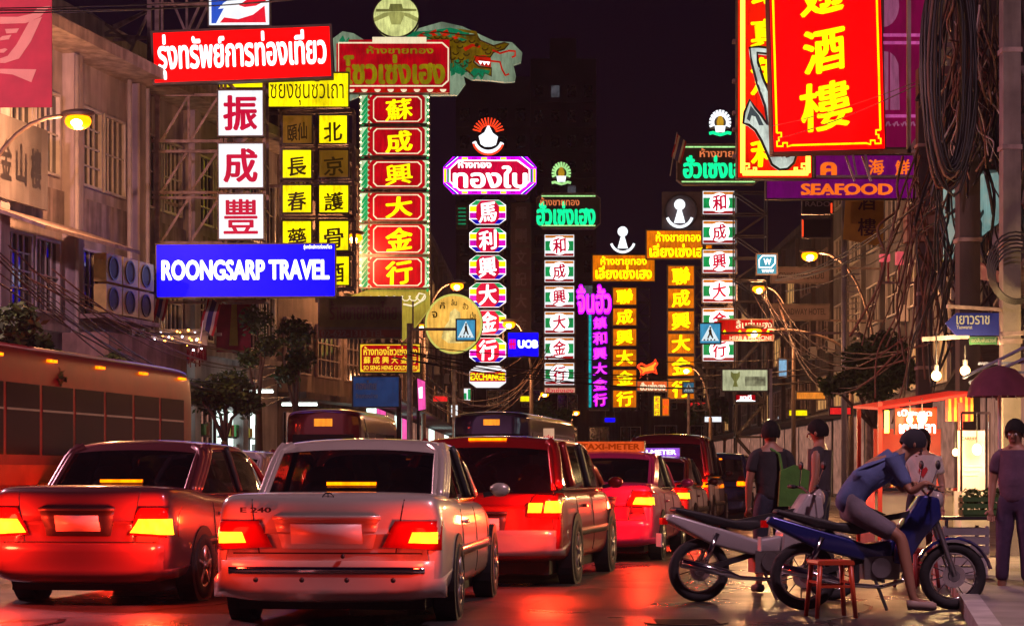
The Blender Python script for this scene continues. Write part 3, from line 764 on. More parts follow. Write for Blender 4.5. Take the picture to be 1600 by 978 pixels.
# ---- pedestrian crossing signs
def walk_sign(label, u0, v0, u1, v1, D, dim=1.):
    r, fr = sign_root('crossing_sign', label, (u0 + u1) / 2, v1, D)
    fb = glow('sign sky blue %g' % dim, (.06, .36, .62), .9 * dim, .25, light=False); fw = glow('sign white %g' % dim, (.8, .95, 1), 1.0 * dim, .1, light=False)
    lb = light_box(fr, u0, v0, u1, v1, fb, 0, .15)
    w_, h_ = u1 - u0, v1 - v0; q = lambda L: [(u0 + a * w_, v0 + b * h_) for a, b in L]
    fr.poly('triangle', q([(.5, .08), (.92, .86), (.08, .86)]), fw, lb, -.02)
    kb = BRN
    fr.poly('figure_print', q([(.47, .28), (.54, .28), (.56, .34), (.58, .50), (.66, .72), (.60, .74), (.50, .56), (.42, .74), (.36, .72), (.45, .5), (.43, .36)]), kb, lb, -.03)
    fr.poly('figure_print', q([(.48, .18), (.54, .18), (.56, .23), (.53, .27), (.48, .27), (.46, .23)]), kb, lb, -.03)
    for k in range(4): fr.poly('stripe', q([(.2 + .16 * k, .78), (.27 + .16 * k, .78), (.26 + .16 * k, .85), (.18 + .16 * k, .85)]), kb, lb, -.031)
    return r, fr
r, fr = walk_sign('blue pedestrian crossing sign in front of the round golden sign', 713, 499, 743, 532, 60)
MB().bar((fr.x(640), fr.y(.1), fr.z(514)), (fr.x(713), fr.y(.1), fr.z(514)), .08).build('arm', RUSTY, r)
MB().tube([(fr.x(640), fr.y(.1), -r.location.z), (fr.x(640), fr.y(.1), fr.z(505))], .09, 8).build('post', RUSTY, r)
r, fr = walk_sign('larger blue pedestrian crossing sign in front of the right green striped tower', 1093, 505, 1126, 537, 66)
MB().bar((fr.x(1126), fr.y(.1), fr.z(520)), (fr.x(1340), fr.y(.1), fr.z(520)), .07).build('arm', RUSTY, r)
MB().tube([(fr.x(1340), fr.y(.1), fr.z(520)), (fr.x(1354), fr.y(.1), fr.z(530)), (fr.x(1358), fr.y(.1), fr.z(560)), (fr.x(1358), fr.y(.1), -r.location.z)], .09, 8).build('post', RUSTY, r)
r, fr = walk_sign('small dim crossing sign at the foot of the orange character tower', 1067, 597, 1085, 614, 90, .35)
MB().tube([(fr.x(1076), fr.y(.1), fr.z(614)), (fr.x(1076), fr.y(.1), -r.location.z)], .06, 6).build('post', RUSTY, r)

# ---- octagon sign tower with exchange board
r, fr = sign_root('octagon_sign_tower', 'octagon panel tower with white characters, purple board on top and exchange board below', 763, 606, 88)
truss(fr, 742, 310, 786, 606, 8, .4, .07, DARKM)
O = [(708, 247), (824, 247), (838, 263), (838, 289), (822, 305), (708, 305), (693, 289), (693, 263)]
lb = fr.poly('light_box', O, CASE, r, -.3, .35)
fr.poly('panel_face', O, PUR, lb, -.32)
def ins(L, k):
    a, c = [p[0] for p in L], [p[1] for p in L]; cu, cv = (min(a) + max(a)) / 2, (min(c) + max(c)) / 2; hu, hv = (max(a) - min(a)) / 2, (max(c) - min(c)) / 2
    return [(cu + (u - cu) * (1 - k / hu), cv + (v - cv) * (1 - k / hv)) for u, v in L]
fr.poly('stripe', [(716, 252), (810, 252), (828, 266), (828, 286), (812, 300), (718, 300), (702, 286), (702, 266)], WHT2, lb, -.33)
for s_ in (-1, 1):
    for t_ in (-1, 1):
        X = lambda a: 765.5 + s_ * a
        Y = lambda b: 276 + t_ * b
        fr.poly('stripe', [(X(54), Y(29)), (X(47), Y(29)), (X(66), Y(13)), (X(72), Y(13))], DBLU, lb, -.355)
        fr.poly('stripe', [(X(50), Y(29)), (X(48.5), Y(29)), (X(67.5), Y(13)), (X(69), Y(13))], WHT2, lb, -.358)
for ua in (693, 838):
    s_ = 1 if ua < 800 else -1
    fr.poly('stripe', [(ua + s_ * 1, 266), (ua + s_ * 5, 266), (ua + s_ * 5, 287), (ua + s_ * 1, 287)], YCH, lb, -.35)
    fr.poly('stripe', [(ua + s_ * 6, 266), (ua + s_ * 9, 266), (ua + s_ * 9, 287), (ua + s_ * 6, 287)], GRN, lb, -.35)
for k in range(6):
    u = 722 + k * 15
    for v in (248, 301): fr.poly('stripe', [(u, v), (u + 9, v), (u + 9, v + 3.5), (u, v + 3.5)], MAG if k % 2 else YCH, lb, -.35)
fr.poly('panel_face', [(718, 254), (808, 254), (826, 267), (826, 285), (811, 298), (719, 298), (704, 285), (704, 267)], glow('magenta red acrylic', (.75, .0, .05), .95, .2), lb, -.352)
fr.text('lettering', 'ห้างทอง', 716, 252, 768, 265, WHT2, lb, -.36, bold=.04)
fr.text('lettering', 'ทองใบ', 708, 261, 824, 296, WHT2, lb, -.362, bold=.035)
# flame emblem
EMW = glow('white emblem', (.9, .95, 1), 1.6, .1)
em = fr.poly('emblem', [(763, 194), (770, 208), (778, 214), (775, 226), (768, 229), (757, 229), (751, 225), (748, 213), (757, 207)], EMW, r, 0, .1)
for k in range(13):
    a = R(195 + k * 12.5); c_, s_ = math.cos(a), math.sin(a)
    MB().bar((fr.x(763 + 12 * c_), fr.y(.0), fr.z(209 + 12 * s_)), (fr.x(763 + 25 * c_), fr.y(.0), fr.z(209 + 25 * s_)), .05).build('ray', NEONR, em)
MB().tube([(fr.x(763 + 23 * math.cos(R(a))), fr.y(0), fr.z(216 + 22 * math.sin(R(a)))) for a in range(20, 165, 12)], .1, 6).build('ribbon', EMW, em)
MB().tube([(fr.x(763 + 24 * math.cos(R(a))), fr.y(-.08), fr.z(219 + 23 * math.sin(R(a)))) for a in range(20, 165, 12)], .05, 6).build('ribbon', NEONR, em)
for i, ch in enumerate('馬利興大金行'):
    v0 = 312.5 + i * 43; v1 = v0 + 39; u0, u1 = 733, 791
    O = [(u0 + 11, v0), (u1 - 11, v0), (u1, v0 + 8), (u1, v1 - 8), (u1 - 11, v1), (u0 + 11, v1), (u0, v1 - 8), (u0, v0 + 8)]
    lb = fr.poly('light_box', O, CASE, r, 0, .3)
    fr.poly('panel_face', ins(O, .5), WHT2, lb, -.02)
    for s_ in (-1, 1):
        X = lambda a: 762 + s_ * a
        fr.poly('stripe', [(X(18), v0 + 1), (X(27), v0 + 8.5), (X(17), v0 + 8.5), (X(8), v0 + 1)], GRN, lb, -.03)
        fr.poly('stripe', [(X(17), v0 + 10), (X(28), v0 + 10), (X(28), v0 + 18.5), (X(17), v0 + 18.5)], YCH, lb, -.03)
        fr.poly('stripe', [(X(17), v0 + 20), (X(28), v0 + 20), (X(28), v0 + 29), (X(17), v0 + 29)], MAG, lb, -.03)
        fr.poly('stripe', [(X(18), v1 - 1), (X(27), v1 - 8.5), (X(17), v1 - 8.5), (X(8), v1 - 1)], DBLU, lb, -.03)
    P = [(752, v0 + 1), (772, v0 + 1), (780, v0 + 10), (780, v1 - 10), (772, v1 - 1), (752, v1 - 1), (744, v1 - 10), (744, v0 + 10)]
    fr.poly('panel_face', P, _M['magenta red acrylic'], lb, -.035)
    fr.text('character', ch, 748, v0 + 3, 776, v1 - 3, WHT2, lb, -.05, bold=.028, brush=.12)
O = [(744, 571), (780, 571), (791, 579), (791, 598), (780, 606), (744, 606), (733, 598), (733, 579)]
lb = fr.poly('light_box', O, CASE, r, 0, .3); fr.poly('panel_face', ins(O, .5), WHT, lb, -.02)
fr.poly('stripe', [(734, 581), (790, 581), (790, 596), (734, 596)], DRED, lb, -.03)
fr.text('lettering', 'EXCHANGE', 735, 583, 789, 594, YCH, lb, -.04, bold=.05)
fr.text('lettering', '24 hr. rates', 738, 574, 786, 579, BRN, lb, -.04, bold=.02) if False else None

# ---- green striped towers (two of them)
def green_tower(label, uc, D, vtop, ph, pitch, hw, board, emb, green_text, orange_text, cut=None, n=6, group='green neon gold shop towers'):
    r, fr = sign_root('striped_sign_tower', label, uc, vtop + pitch * n, D)
    r['group'] = group
    truss(fr, uc - hw + 6, vtop, uc + hw - 6, vtop + pitch * n, 6, .4, .08, DARKM)
    u0, v0, u1, v1 = board
    O = [(u0 + 10, v0), (u1 - 10, v0), (u1, v0 + 8), (u1, v1 - 8), (u1 - 10, v1), (u0 + 10, v1), (u0, v1 - 8), (u0, v0 + 8)]
    lb = fr.poly('light_box', O, mat('dark brown sign board', (.05, .03, .03), .5), r, -.3, .3)
    MB().ring(fr.pts(O), fr.pts(ins(O, 1.2)), fr.y(-.34), fr.y(-.3)).build('trim', RUSTY, lb)
    for v in (v0 + 4, v1 - 6): fr.box('neon_line', u0 + 8, v, u1 - 8, v + 2, LIME, lb, -.36, .03)
    a, b_, c, d_ = orange_text; fr.text('lettering', 'ห้างขายทอง', a, b_, c, d_, glow('orange neon lettering', (1, .25, .08), .8, .1, light=False), lb, -.35, bold=.02)
    a, b_, c, d_ = green_text; fr.text('lettering', 'ฮั่วเซ่งเฮง', a, b_, c, d_, NEONG, lb, -.35, bold=.05)
    for i, ch in enumerate('和成興大金行'):
        v0 = vtop + i * pitch; v1 = v0 + ph
        lb = light_box(fr, uc - hw, v0, uc + hw, v1, WHT, 0, .3)
        x0, x1 = uc - hw + 2, uc + hw - 2; hh = v1 - v0
        fr.poly('stripe', [(x0, v0 + 2), (x1, v0 + 2), (x1, v0 + hh * .16), (x0, v0 + hh * .16)], glow('orange stripe', (.85, .25, .01), .8, .2, light=False), lb, -.01)
        fr.poly('stripe', [(x0, v0 + hh * .3), (x1, v0 + hh * .3), (x1, v0 + hh * .72), (x0, v0 + hh * .72)], glow('green stripe', (.0, .38, .09), .85, .2, light=False), lb, -.01)
        fr.poly('stripe', [(x0, v0 + hh * .84), (x1, v0 + hh * .84), (x1, v1 - 2), (x0, v1 - 2)], glow('dark red stripe', (.45, .01, .01), .8, .2, light=False), lb, -.01)
        rr = hh * .40
        fr.poly('disc', [(uc + rr * 1.05 * math.cos(k * .3142), v0 + hh * .5 + rr * math.sin(k * .3142)) for k in range(20)], WHT2, lb, -.035)
        fr.text('character', ch, uc - rr * .72, v0 + hh * .17, uc + rr * .72, v1 - hh * .15, CRIM, lb, -.06, bold=.03, brush=.14)
    # lotus emblem
    eu, ev, er, m1 = emb
    e_ = fr.poly('emblem', [(eu + er * math.cos(R(a)), ev + er * 1.15 * math.sin(R(a))) for a in range(150, 395, 12)] , CASE, r, 0, .1)
    for k in range(13):
        a = R(162 + k * 18); c_, s_ = math.cos(a), math.sin(a)
        MB().bar((fr.x(eu + er * .55 * c_), fr.y(-.05), fr.z(ev + er * .6 * s_)), (fr.x(eu + er * c_), fr.y(-.05), fr.z(ev + er * 1.15 * s_)), .09).build('petal', m1, e_)
    fr.poly('flame', [(eu, ev - er), (eu + er * .33, ev - er * .1), (eu + er * .3, ev + er * .3), (eu - er * .3, ev + er * .3), (eu - er * .33, ev - er * .1)], glow('gold emblem', (.75, .4, .02), .8, .2, light=False), e_, -.08)
    fr.poly('lotus', [(eu - er * .5, ev + er * .3), (eu + er * .5, ev + er * .3), (eu + er * .4, ev + er * .9), (eu - er * .4, ev + er * .9)], EMW, e_, -.07)
    MB().tube([(fr.x(eu + er * k / 3.), fr.y(-.1), fr.z(ev + er * (1.05 + .1 * math.cos(k * 1.5)))) for k in range(-3, 4)], .07, 6).build('ribbon', NEONG if m1 is EMW else LIME, e_)
    return r, fr
r, fr = green_tower('smaller striped tower of red characters under green neon, left of the purple neon sign', 874, 100, 366, 36, 40, 24,
            (838, 303, 938, 359), (877, 271, 15, LIME), (838, 316, 930, 354), (844, 310, 905, 323))
lb = light_box(fr, 850, 605, 899, 614, glow('pink cream strip', (1, .45, .3), .7, .2)); fr.text('lettering', 'ฮั่วเซ่งเฮง', 853, 606, 896, 613, CRIM, lb, -.02, bold=.02)
green_tower('larger striped tower of red characters under green neon, beside the red saxophone sign', 1124, 84, 298, 38, 45.8, 27,
            (1056, 227, 1186, 291), (1125, 192, 17, EMW), (1066, 245, 1176, 281), (1092, 234, 1176, 248))
# small red shop board crossing the right striped tower
r, fr = sign_root('medicine_sign', 'red medicine shop board with white Thai lettering crossing the right striped tower', 1165, 534, 70)
lb = light_box(fr, 1122, 499, 1208, 532, glow('wine red board', (.5, .0, .0), .6, .3))
fr.text('lettering', 'ลิ้มฮุ่นเฮง', 1150, 500, 1206, 517, CREAM, lb, -.02, bold=.01)
fr.text('lettering', 'HERB & MEDICINE', 1140, 525, 1206, 531, CREAM, lb, -.02, bold=.01)
for u in (1132, 1156, 1200): fr.poly('diamond', [(u, 515), (u + 3, 519), (u, 523), (u - 3, 519)], YCH, lb, -.02)

# ---- dark unlit tower between the octagons and the striped tower
r, fr = sign_root('unlit_sign_tower', 'unlit dark character tower between the octagon tower and the left striped tower', 814, 560, 104)
UNL = mat('unlit maroon panel', (.10, .05, .06), .5, var=.3); UNC = mat('unlit grey character', (.22, .17, .2), .5)
for i, ch in enumerate('輝剛文記大金行'):
    v0 = 318 + i * 34
    lb = light_box(fr, 799, v0, 829, v0 + 32, UNL, 0, .3); fr.text('character', ch, 805, v0 + 5, 823, v0 + 27, UNC, lb, -.02, bold=.03)
O = [(814 + 15 * math.cos(k * .5236), 300 + 15 * math.sin(k * .5236)) for k in range(12)]
fr.poly('emblem', O, UNL, r, 0, .2)

# ---- bank sign
r, fr = sign_root('bank_sign', 'blue bank sign with red logo and white letters beside the octagon tower', 820, 558, 82)
lb = light_box(fr, 793, 519, 842, 558, BLUE)
for k in range(4): fr.poly('logo', [(796 + k * 2.6, 530), (797.8 + k * 2.6, 530), (797.8 + k * 2.6, 545), (796 + k * 2.6, 545)], glow('logo pink red', (1, .0, .12), 1, 0, light=False), lb, -.02)
fr.poly('logo', [(795, 536), (806, 536), (806, 539), (795, 539)], _M['logo pink red'], lb, -.021)
fr.text('lettering', 'UOB', 809, 531, 841, 544, WHT2, lb, -.02, bold=.07)

# ---- purple neon sign
r, fr = sign_root('purple_neon_tower', 'narrow purple neon character sign left of the amber tower', 936, 640, 118)
lb = light_box(fr, 918, 490, 952, 638, mat('dark purple board', (.04, .01, .06), .5), .05, .2)
fr.box('neon_line', 920, 492, 924, 636, glow('cyan neon line', (.0, .65, .7), .7, .5, 4, light=False), lb, .02, .04)
for i, ch in enumerate('鎮和興大金行'):
    v0 = 494 + i * 24
    fr.text('character', ch, 926, v0, 949, v0 + 21, PUR, lb, .0, bold=.045, brush=.1)
    fr.text('character', ch, 928, v0 + 2, 947, v0 + 19, NEONP, lb, -.02, bold=.02, brush=.1)
fr.text('lettering', 'จิ้นฮั้ว', 900, 444, 956, 492, PUR, r, -.1, bold=.08)
fr.text('lettering', 'จิ้นฮั้ว', 902, 447, 954, 489, NEONP, r, -.13, bold=.03)

# ---- amber towers (two)
def amber(label, uc, hw, D, vtop, ph, pitch, n, board, tx1, tx2, emb):
    r, fr = sign_root('amber_sign_tower', label, uc, vtop + pitch * n, D, 'amber gold shop towers')
    truss(fr, uc - hw + 4, vtop, uc + hw - 4, vtop + pitch * n, 6, .4, .08, DARKM)
    truss(fr, uc + hw + 2, vtop, uc + hw + 22, 640, 9, .6, .06, DARKM, parts=False, name='back_truss')
    lb = light_box(fr, *board, ORG, -.3)
    fr.text('lettering', 'ห้างขายทอง', *tx1, ORGC, lb, -.32, bold=.03)
    fr.text('lettering', 'เลี่ยงเซ่งเฮง', *tx2, ORGC, lb, -.32, bold=.04)
    for i, ch in enumerate('聯成興大金行'[:n]):
        v0 = vtop + i * pitch
        lb = light_box(fr, uc - hw, v0, uc + hw, v0 + ph, ORG)
        fr.text('character', ch, uc - hw * .7, v0 + 2, uc + hw * .7, v0 + ph - 2, ORGC, lb, -.02, bold=.035, brush=.12)
    eu, ev, k_ = emb
    e_ = MB().ball((fr.x(eu), fr.y(0), fr.z(ev)), 8 * k_ * fr.k, 16, 10).build('emblem', EMW, r, True)
    fr.poly('keyhole', [(eu - 3 * k_, ev + 8 * k_), (eu + 3 * k_, ev + 8 * k_), (eu + 8 * k_, ev + 26 * k_), (eu - 8 * k_, ev + 26 * k_)], EMW, e_, 0, .1)
    MB().tube([(fr.x(eu + 19 * k_ * math.sin(R(a))), fr.y(0), fr.z(ev + 12 * k_ + 20 * k_ * math.cos(R(a)))) for a in range(-70, 71, 14)], .07 if k_ < 1.1 else .08, 6).build('ribbon', EMW, e_)
    return r, fr
amber('slimmer amber character tower with white keyhole emblem, beside the purple neon sign', 976, 19, 112, 449, 28, 32, 6, (925, 399, 1023, 441), (938, 401, 1010, 415), (930, 416, 1018, 437), (973, 362, 1))
r, fr = amber('broader amber character tower with keyhole emblem on dark disc, beside the larger striped tower', 1064, 21, 98, 415, 32, 35.3, 6, (1009, 361, 1112, 406), (1024, 363, 1094, 379), (1014, 382, 1108, 403), (1062, 320, 1.08))
lb = light_box(fr, 1036, 300, 1096, 358, mat('dark brown backing', (.09, .07, .08), .6), .3)
MB().tube([(fr.x(1065 + 25 * math.cos(i * math.pi / 12)), fr.y(.25), fr.z(329 + 25 * math.sin(i * math.pi / 12))) for i in range(24)], .06, 6, closed=True).build('ring', DARKM, lb)

# ---- red horse neon and small signs low in the middle
r, fr = sign_root('neon_horse_sign', 'small red neon horse above a cream Thai board between the amber towers', 1014, 612, 95)
MB().tube([(fr.x(u), fr.y(0), fr.z(v)) for u, v in ((996, 572), (1002, 568), (1010, 572), (1020, 568), (1024, 562), (1027, 568), (1023, 574), (1026, 584), (1020, 580), (1008, 582), (1000, 590), (1003, 580), (996, 572))], .06, 6).build('neon_tube', NEONR, r)
fr.poly('horse_print', [(998, 573), (1010, 574), (1021, 569), (1024, 565), (1026, 569), (1022, 578), (1012, 581), (1001, 584)], glow('amber horse', (1, .35, .02), 1.8, .2, light=False), r, .05, .06)
lb = light_box(fr, 995, 595, 1043, 611, glow('orange red board', (1, .16, .03), .8, .3)); fr.text('lettering', 'ฮั่วเซ่งฮง', 1000, 597, 1040, 610, CREAM, lb, -.02, bold=.05)
MB().bar((fr.x(1012), fr.y(.1), fr.z(595)), (fr.x(1012), fr.y(.1), fr.z(582)), .06).build('hanger', RUSTY, r)
r, fr = sign_root('small_double_sign', 'small upright yellow and orange double sign low between the amber towers', 1033, 651, 90)
lb = light_box(fr, 1021, 618, 1032, 650, YEL); fr.text('character', '和', 1023, 620, 1030, 629, CRIM, lb, -.02, bold=.02); fr.text('character', '成', 1023, 630, 1030, 639, CRIM, lb, -.02, bold=.02); fr.text('character', '行', 1023, 640, 1030, 649, CRIM, lb, -.02, bold=.02)
lb = light_box(fr, 1034, 622, 1046, 650, ORG); fr.text('character', '利', 1036, 624, 1044, 634, NEONR, lb, -.02, bold=.03); fr.text('character', '金', 1036, 636, 1044, 646, NEONR, lb, -.02, bold=.03)
r, fr = sign_root('lion_print_sign', 'cream lit billboard with an animal face print above the small red sign', 1164, 612, 62)
lb = light_box(fr, 1128, 577, 1200, 611, glow('cream green billboard', (.6, .62, .36), .9, .35, 1.5))
fr.poly('animal_print', [(1142, 580), (1146, 583), (1152, 583), (1156, 580), (1156, 588), (1151, 596), (1153, 604), (1145, 604), (1147, 596), (1142, 588)], OL2, lb, -.02)
fr.box('picture', 1164, 588, 1196, 603, glow('dim product print', (.35, .35, .2), .7, .7, 4, light=False), lb, -.02, .01)
MB().bar((fr.x(1205), fr.y(.1), fr.z(576)), (fr.x(1205), fr.y(.1), -r.location.z), .09).build('post', WHITEM, r)
r, fr = sign_root('small_red_sign', 'small red and white sign under the cream billboard', 1165, 630, 66)
lb = light_box(fr, 1149, 616, 1181, 628, DRED); fr.poly('swoosh', [(1150, 626), (1160, 622), (1180, 626), (1180, 628), (1150, 628)], WHT2, lb, -.02); fr.text('lettering', 'ชาดี', 1156, 617, 1174, 624, WHT2, lb, -.02, bold=.04)
r, fr = sign_root('water_shop_sign', 'cyan square sign with a white leaf letter beside the right striped tower', 1198, 429, 72)
lb = light_box(fr, 1182, 397, 1214, 429, glow('cyan acrylic', (.0, .42, .62), .8, .3))
LF = [(1186, 418), (1186, 406), (1191, 400), (1211, 400), (1211, 411), (1205, 418)]
MB().tube([(fr.x(u), fr.y(-.03), fr.z(v)) for u, v in LF], .025, 6, closed=True).build('leaf_outline', WHT2, lb)
fr.text('lettering', 'W', 1193, 404, 1205, 414, WHT2, lb, -.02, bold=.03); fr.text('lettering', 'www', 1190, 421, 1209, 426, WHT2, lb, -.02, bold=.03)

# ---- low left blue board, pink sign
r, fr = sign_root('blue_shop_board', 'dim blue shop board with pale Thai lettering under the goldsmith sign', 590, 636, 64)
lb = light_box(fr, 551, 588, 624, 636, glow('dim blue board', (.02, .06, .2), .55, .3, base=(.03, .06, .15)), 0, .3)
fr.text('lettering', 'ทองไทย', 556, 594, 588, 609, mat('grey letters', (.5, .5, .55), .5), lb, -.02, bold=.04); fr.text('lettering', 'ร้านทองไทย', 556, 614, 590, 622, mat('grey letters', (.5, .5, .55), .5), lb, -.02, bold=.02)
MB().bar((fr.x(623), fr.y(.2), fr.z(590)), (fr.x(623), fr.y(.2), -r.location.z), .16).build('post', DARKM, r)
r, fr = sign_root('pink_lantern_sign', 'pink lit angled sign on the pavement beside the dim blue board', 652, 642, 66)
fr.poly('light_box', [(640, 600), (652, 590), (665, 595), (666, 640), (655, 642), (640, 628)], CASE, r, 0, .4)
fr.poly('panel_face', [(652, 591), (664, 596), (665, 639), (654, 641)], SHOPP, r, -.02)
fr.poly('print', [(654, 606), (660, 604), (660, 622), (655, 622)], WHT2, r, -.035)
MB().bar((fr.x(653), fr.y(.2), fr.z(640)), (fr.x(653), fr.y(.2), -r.location.z), .1).build('post', DARKM, r)
r, fr = sign_root('tiny_green_sign', 'tiny white and green hanging sign below the exchange board', 729, 628, 96)
lb = light_box(fr, 724, 606, 736, 627, WHT); fr.poly('stripe', [(725, 614), (729, 614), (729, 624), (725, 624)], GRN, lb, -.02); fr.poly('stripe', [(731, 608), (735, 608), (735, 624), (731, 624)], GRN, lb, -.02)

# ---- right: saxophone sign
r, fr = sign_root('saxophone_sign', 'tall red sign with yellow neon border and a white saxophone behind the big red sign', 1210, 280, 44)
lb = light_box(fr, 1152, -120, 1269, 279, glow('lit scarlet acrylic', (1, .01, .0), 1.1, .35, 1.), 0, .4)
for d_, uu in ((0, 1160), (0, 1262)):
    MB().tube([(fr.x(uu), fr.y(-.06), fr.z(-118)), (fr.x(uu), fr.y(-.06), fr.z(271))], .055, 8).build('neon_tube', NEONO, lb, True)
MB().tube([(fr.x(1160), fr.y(-.06), fr.z(271.5)), (fr.x(1262), fr.y(-.06), fr.z(271.5))], .055, 8).build('neon_tube', NEONO, lb, True)
for s_, u in ((1, 1163), (-1, 1259)):
    MB().tube([(fr.x(u + s_ * a), fr.y(-.06), fr.z(271 - b)) for a, b in ((0, 14), (7, 14), (7, 8), (3, 8), (3, 3), (14, 3), (14, 8), (18, 8), (18, 2))], .025, 6).build('corner_fret', NEONO, lb)
for ch, v0, v1 in (('銀', -40, 8), ('真', 30, 76), ('魚', 90, 150), ('利', 215, 262)):
    fr.text('character', ch, 1172, v0, 1222, v1, YCH, lb, -.03, bold=.04, brush=.12)
SAX = glow('pale lit saxophone', (.62, .7, .62), 1.0, .4, 3, light=False, rough=.2); SAXD = glow('grey saxophone print', (.1, .13, .14), .6, .2, light=False)
P = lambda L: [(1150 + x / 2.964, y / 2.964) for x, y in L]
sx = fr.poly('saxophone', P([(58, 232), (100, 228), (150, 234), (150, 262), (92, 256), (96, 300), (122, 380), (150, 440), (168, 560), (196, 680), (212, 742), (240, 730), (262, 700), (276, 715), (262, 762), (232, 790), (196, 794), (160, 770), (138, 720), (112, 660), (84, 612), (54, 588), (28, 580), (34, 530), (58, 472), (84, 512), (112, 545), (140, 590), (128, 500), (92, 400), (66, 300)]), SAX, r, -.22, .16)
MB().tube([(fr.x(u), fr.y(-.23), fr.z(v)) for u, v in P([(58, 232), (100, 228), (150, 234), (150, 262), (92, 256), (96, 300), (122, 380), (150, 440), (168, 560), (196, 680), (212, 742), (240, 730), (262, 700), (276, 715), (262, 762), (232, 790), (196, 794), (160, 770), (138, 720), (112, 660), (84, 612), (54, 588), (28, 580), (34, 530), (58, 472), (84, 512), (112, 545), (140, 590), (128, 500), (92, 400), (66, 300)])], .03, 5, closed=True).build('outline', DARKM, sx)
fr.poly('bell_print', P([(44, 560), (62, 500), (100, 545), (122, 590), (100, 590), (84, 550), (66, 545), (58, 572)]), SAXD, sx, -.25, .02)
for x, y, r_ in ((100, 395, 10), (118, 430, 12), (135, 470, 9), (160, 600, 16), (180, 690, 12), (215, 740, 10), (98, 330, 7), (148, 540, 10)):
    u, v = 1150 + x / 2.964, y / 2.964
    MB().ball((fr.x(u), fr.y(-.24), fr.z(v)), r_ / 2.964 * fr.k, 10, 6, sq=(1, .5, 1)).build('key_cup', SAX, sx, True)
for v in (-20, 60, 122, 172, 198, 240):
    fr.box('bracket', 1146, v, 1155, v + 5, RUSTY, r, .1, .2)
arms(fr, 1262, (60, 200), 44, hx(44))

# ---- right: big red restaurant sign
r, fr = sign_root('restaurant_sign', 'huge glowing red sign with yellow characters and a fret border at top right', 1292, 236, 37)
lb = light_box(fr, 1205, -150, 1380, 236, glow('brilliant red acrylic', (1, .0, .0), 2.6, .2, .7), 0, .55, mat('red sign case', (.25, .03, .02), .4))
roll_about(lb, fr.x(1292), fr.z(120), -1.6)
MB().tube([(fr.x(1211), fr.y(-.02), fr.z(-140)), (fr.x(1211), fr.y(-.02), fr.z(206))], .018, 6).build('border_line', YCH, lb)
MB().tube([(fr.x(1373), fr.y(-.02), fr.z(-140)), (fr.x(1373), fr.y(-.02), fr.z(206))], .018, 6).build('border_line', YCH, lb)
MB().tube([(fr.x(1234), fr.y(-.02), fr.z(226)), (fr.x(1351), fr.y(-.02), fr.z(226))], .018, 6).build('border_line', YCH, lb)
for s_, u in ((1, 1211), (-1, 1373)):
    MB().tube([(fr.x(u + s_ * a), fr.y(-.02), fr.z(206 + b)) for a, b in ((0, 0), (7, 0), (7, 7), (3, 7), (3, 13), (0, 13), (0, 21), (9, 21), (9, 16), (16, 16), (16, 22), (23, 20))], .018, 6).build('corner_fret', YCH, lb)
for ch, v0, v1, u0, u1 in (('魚', -145, -68, 1254, 1325), ('翅', -50, 28, 1252, 1322), ('酒', 42, 117, 1255, 1322), ('樓', 126, 207, 1248, 1330)):
    fr.text('character', ch, u0, v0, u1, v1, YCH, lb, -.02, bold=.022 if ch == '樓' else .032, brush=.16)
WPIPE = mat('pale steel pipe', (.55, .52, .52), .4, .3, var=.2)
for p, q in (((1380, 233), (1550, 233)), ((1425, -60), (1425, 236)), ((1548, 150), (1548, 233)), ((1425, 232), (1455, 190))):
    MB().bar((fr.x(p[0]), fr.y(.3), fr.z(p[1])), (fr.x(q[0]), fr.y(.3), fr.z(q[1])), .07).build('support_pipe', WPIPE, r)
MB().bar((fr.x(1292), fr.y(.3), fr.z(-150)), (hx(40) - r.location.x, fr.y(2.5), fr.z(-150)), .12).build('support_pipe', WPIPE, r)
MB().bar((fr.x(1548), fr.y(.3), fr.z(200)), (hx(40) - r.location.x, fr.y(2.5), fr.z(200)), .1).build('support_pipe', WPIPE, r)
for u, w_ in ((1330, 30), (1356, 26)):
    MB().bar((fr.x(u), fr.y(.6), fr.z(236)), (fr.x(u + 14), fr.y(.6), fr.z(276)), .04).build('support_pipe', WPIPE, r)

# ---- dark magenta billboard behind it
r, fr = sign_root('magenta_billboard', 'dark magenta billboard with arched window print and pink outlines behind the huge red sign', 1418, 232, 42)
MG = glow('dim magenta vinyl', (.22, .0, .06), .6, .3, .8, base=(.2, .01, .06)); MGL = glow('pink neon outline', (.7, .1, .4), .75, .2, light=False); MGP = glow('dusty pink print', (.4, .1, .22), .7, .2, light=False)
lb = light_box(fr, 1384, -120, 1453, 228, MG, .3, .4)
for v0, v1 in ((-110, 51), (63, 178)):
    P_ = [(1384, v0), (1444, v0), (1452, v0 + 8), (1452, v1 - 8), (1444, v1), (1384, v1)]
    MB().tube([(fr.x(u), fr.y(.27), fr.z(v)) for u, v in P_], .035, 6).build('outline', MGL, lb)
fr.poly('arch_print', [(1384, 168), (1384, 76), (1392, 77), (1392, 168)], MGP, lb, .28)
fr.poly('arch_print', [(1395, 168), (1395, 78), (1402, 84), (1408, 96), (1410, 168)], MGP, lb, .28)
fr.poly('disc_print', [(1384, -40)] + [(1384 + 25 * math.cos(R(a)), 4 + 34 * math.sin(R(a))) for a in range(-80, 91, 17)], MGP, lb, .28)
for k in range(5): MB().tube([(fr.x(1386 + k * 13 + a), fr.y(.27), fr.z(190 + 4 * math.sin(a * .9))) for a in range(0, 12, 2)], .018, 4).build('scroll', MGP, lb)
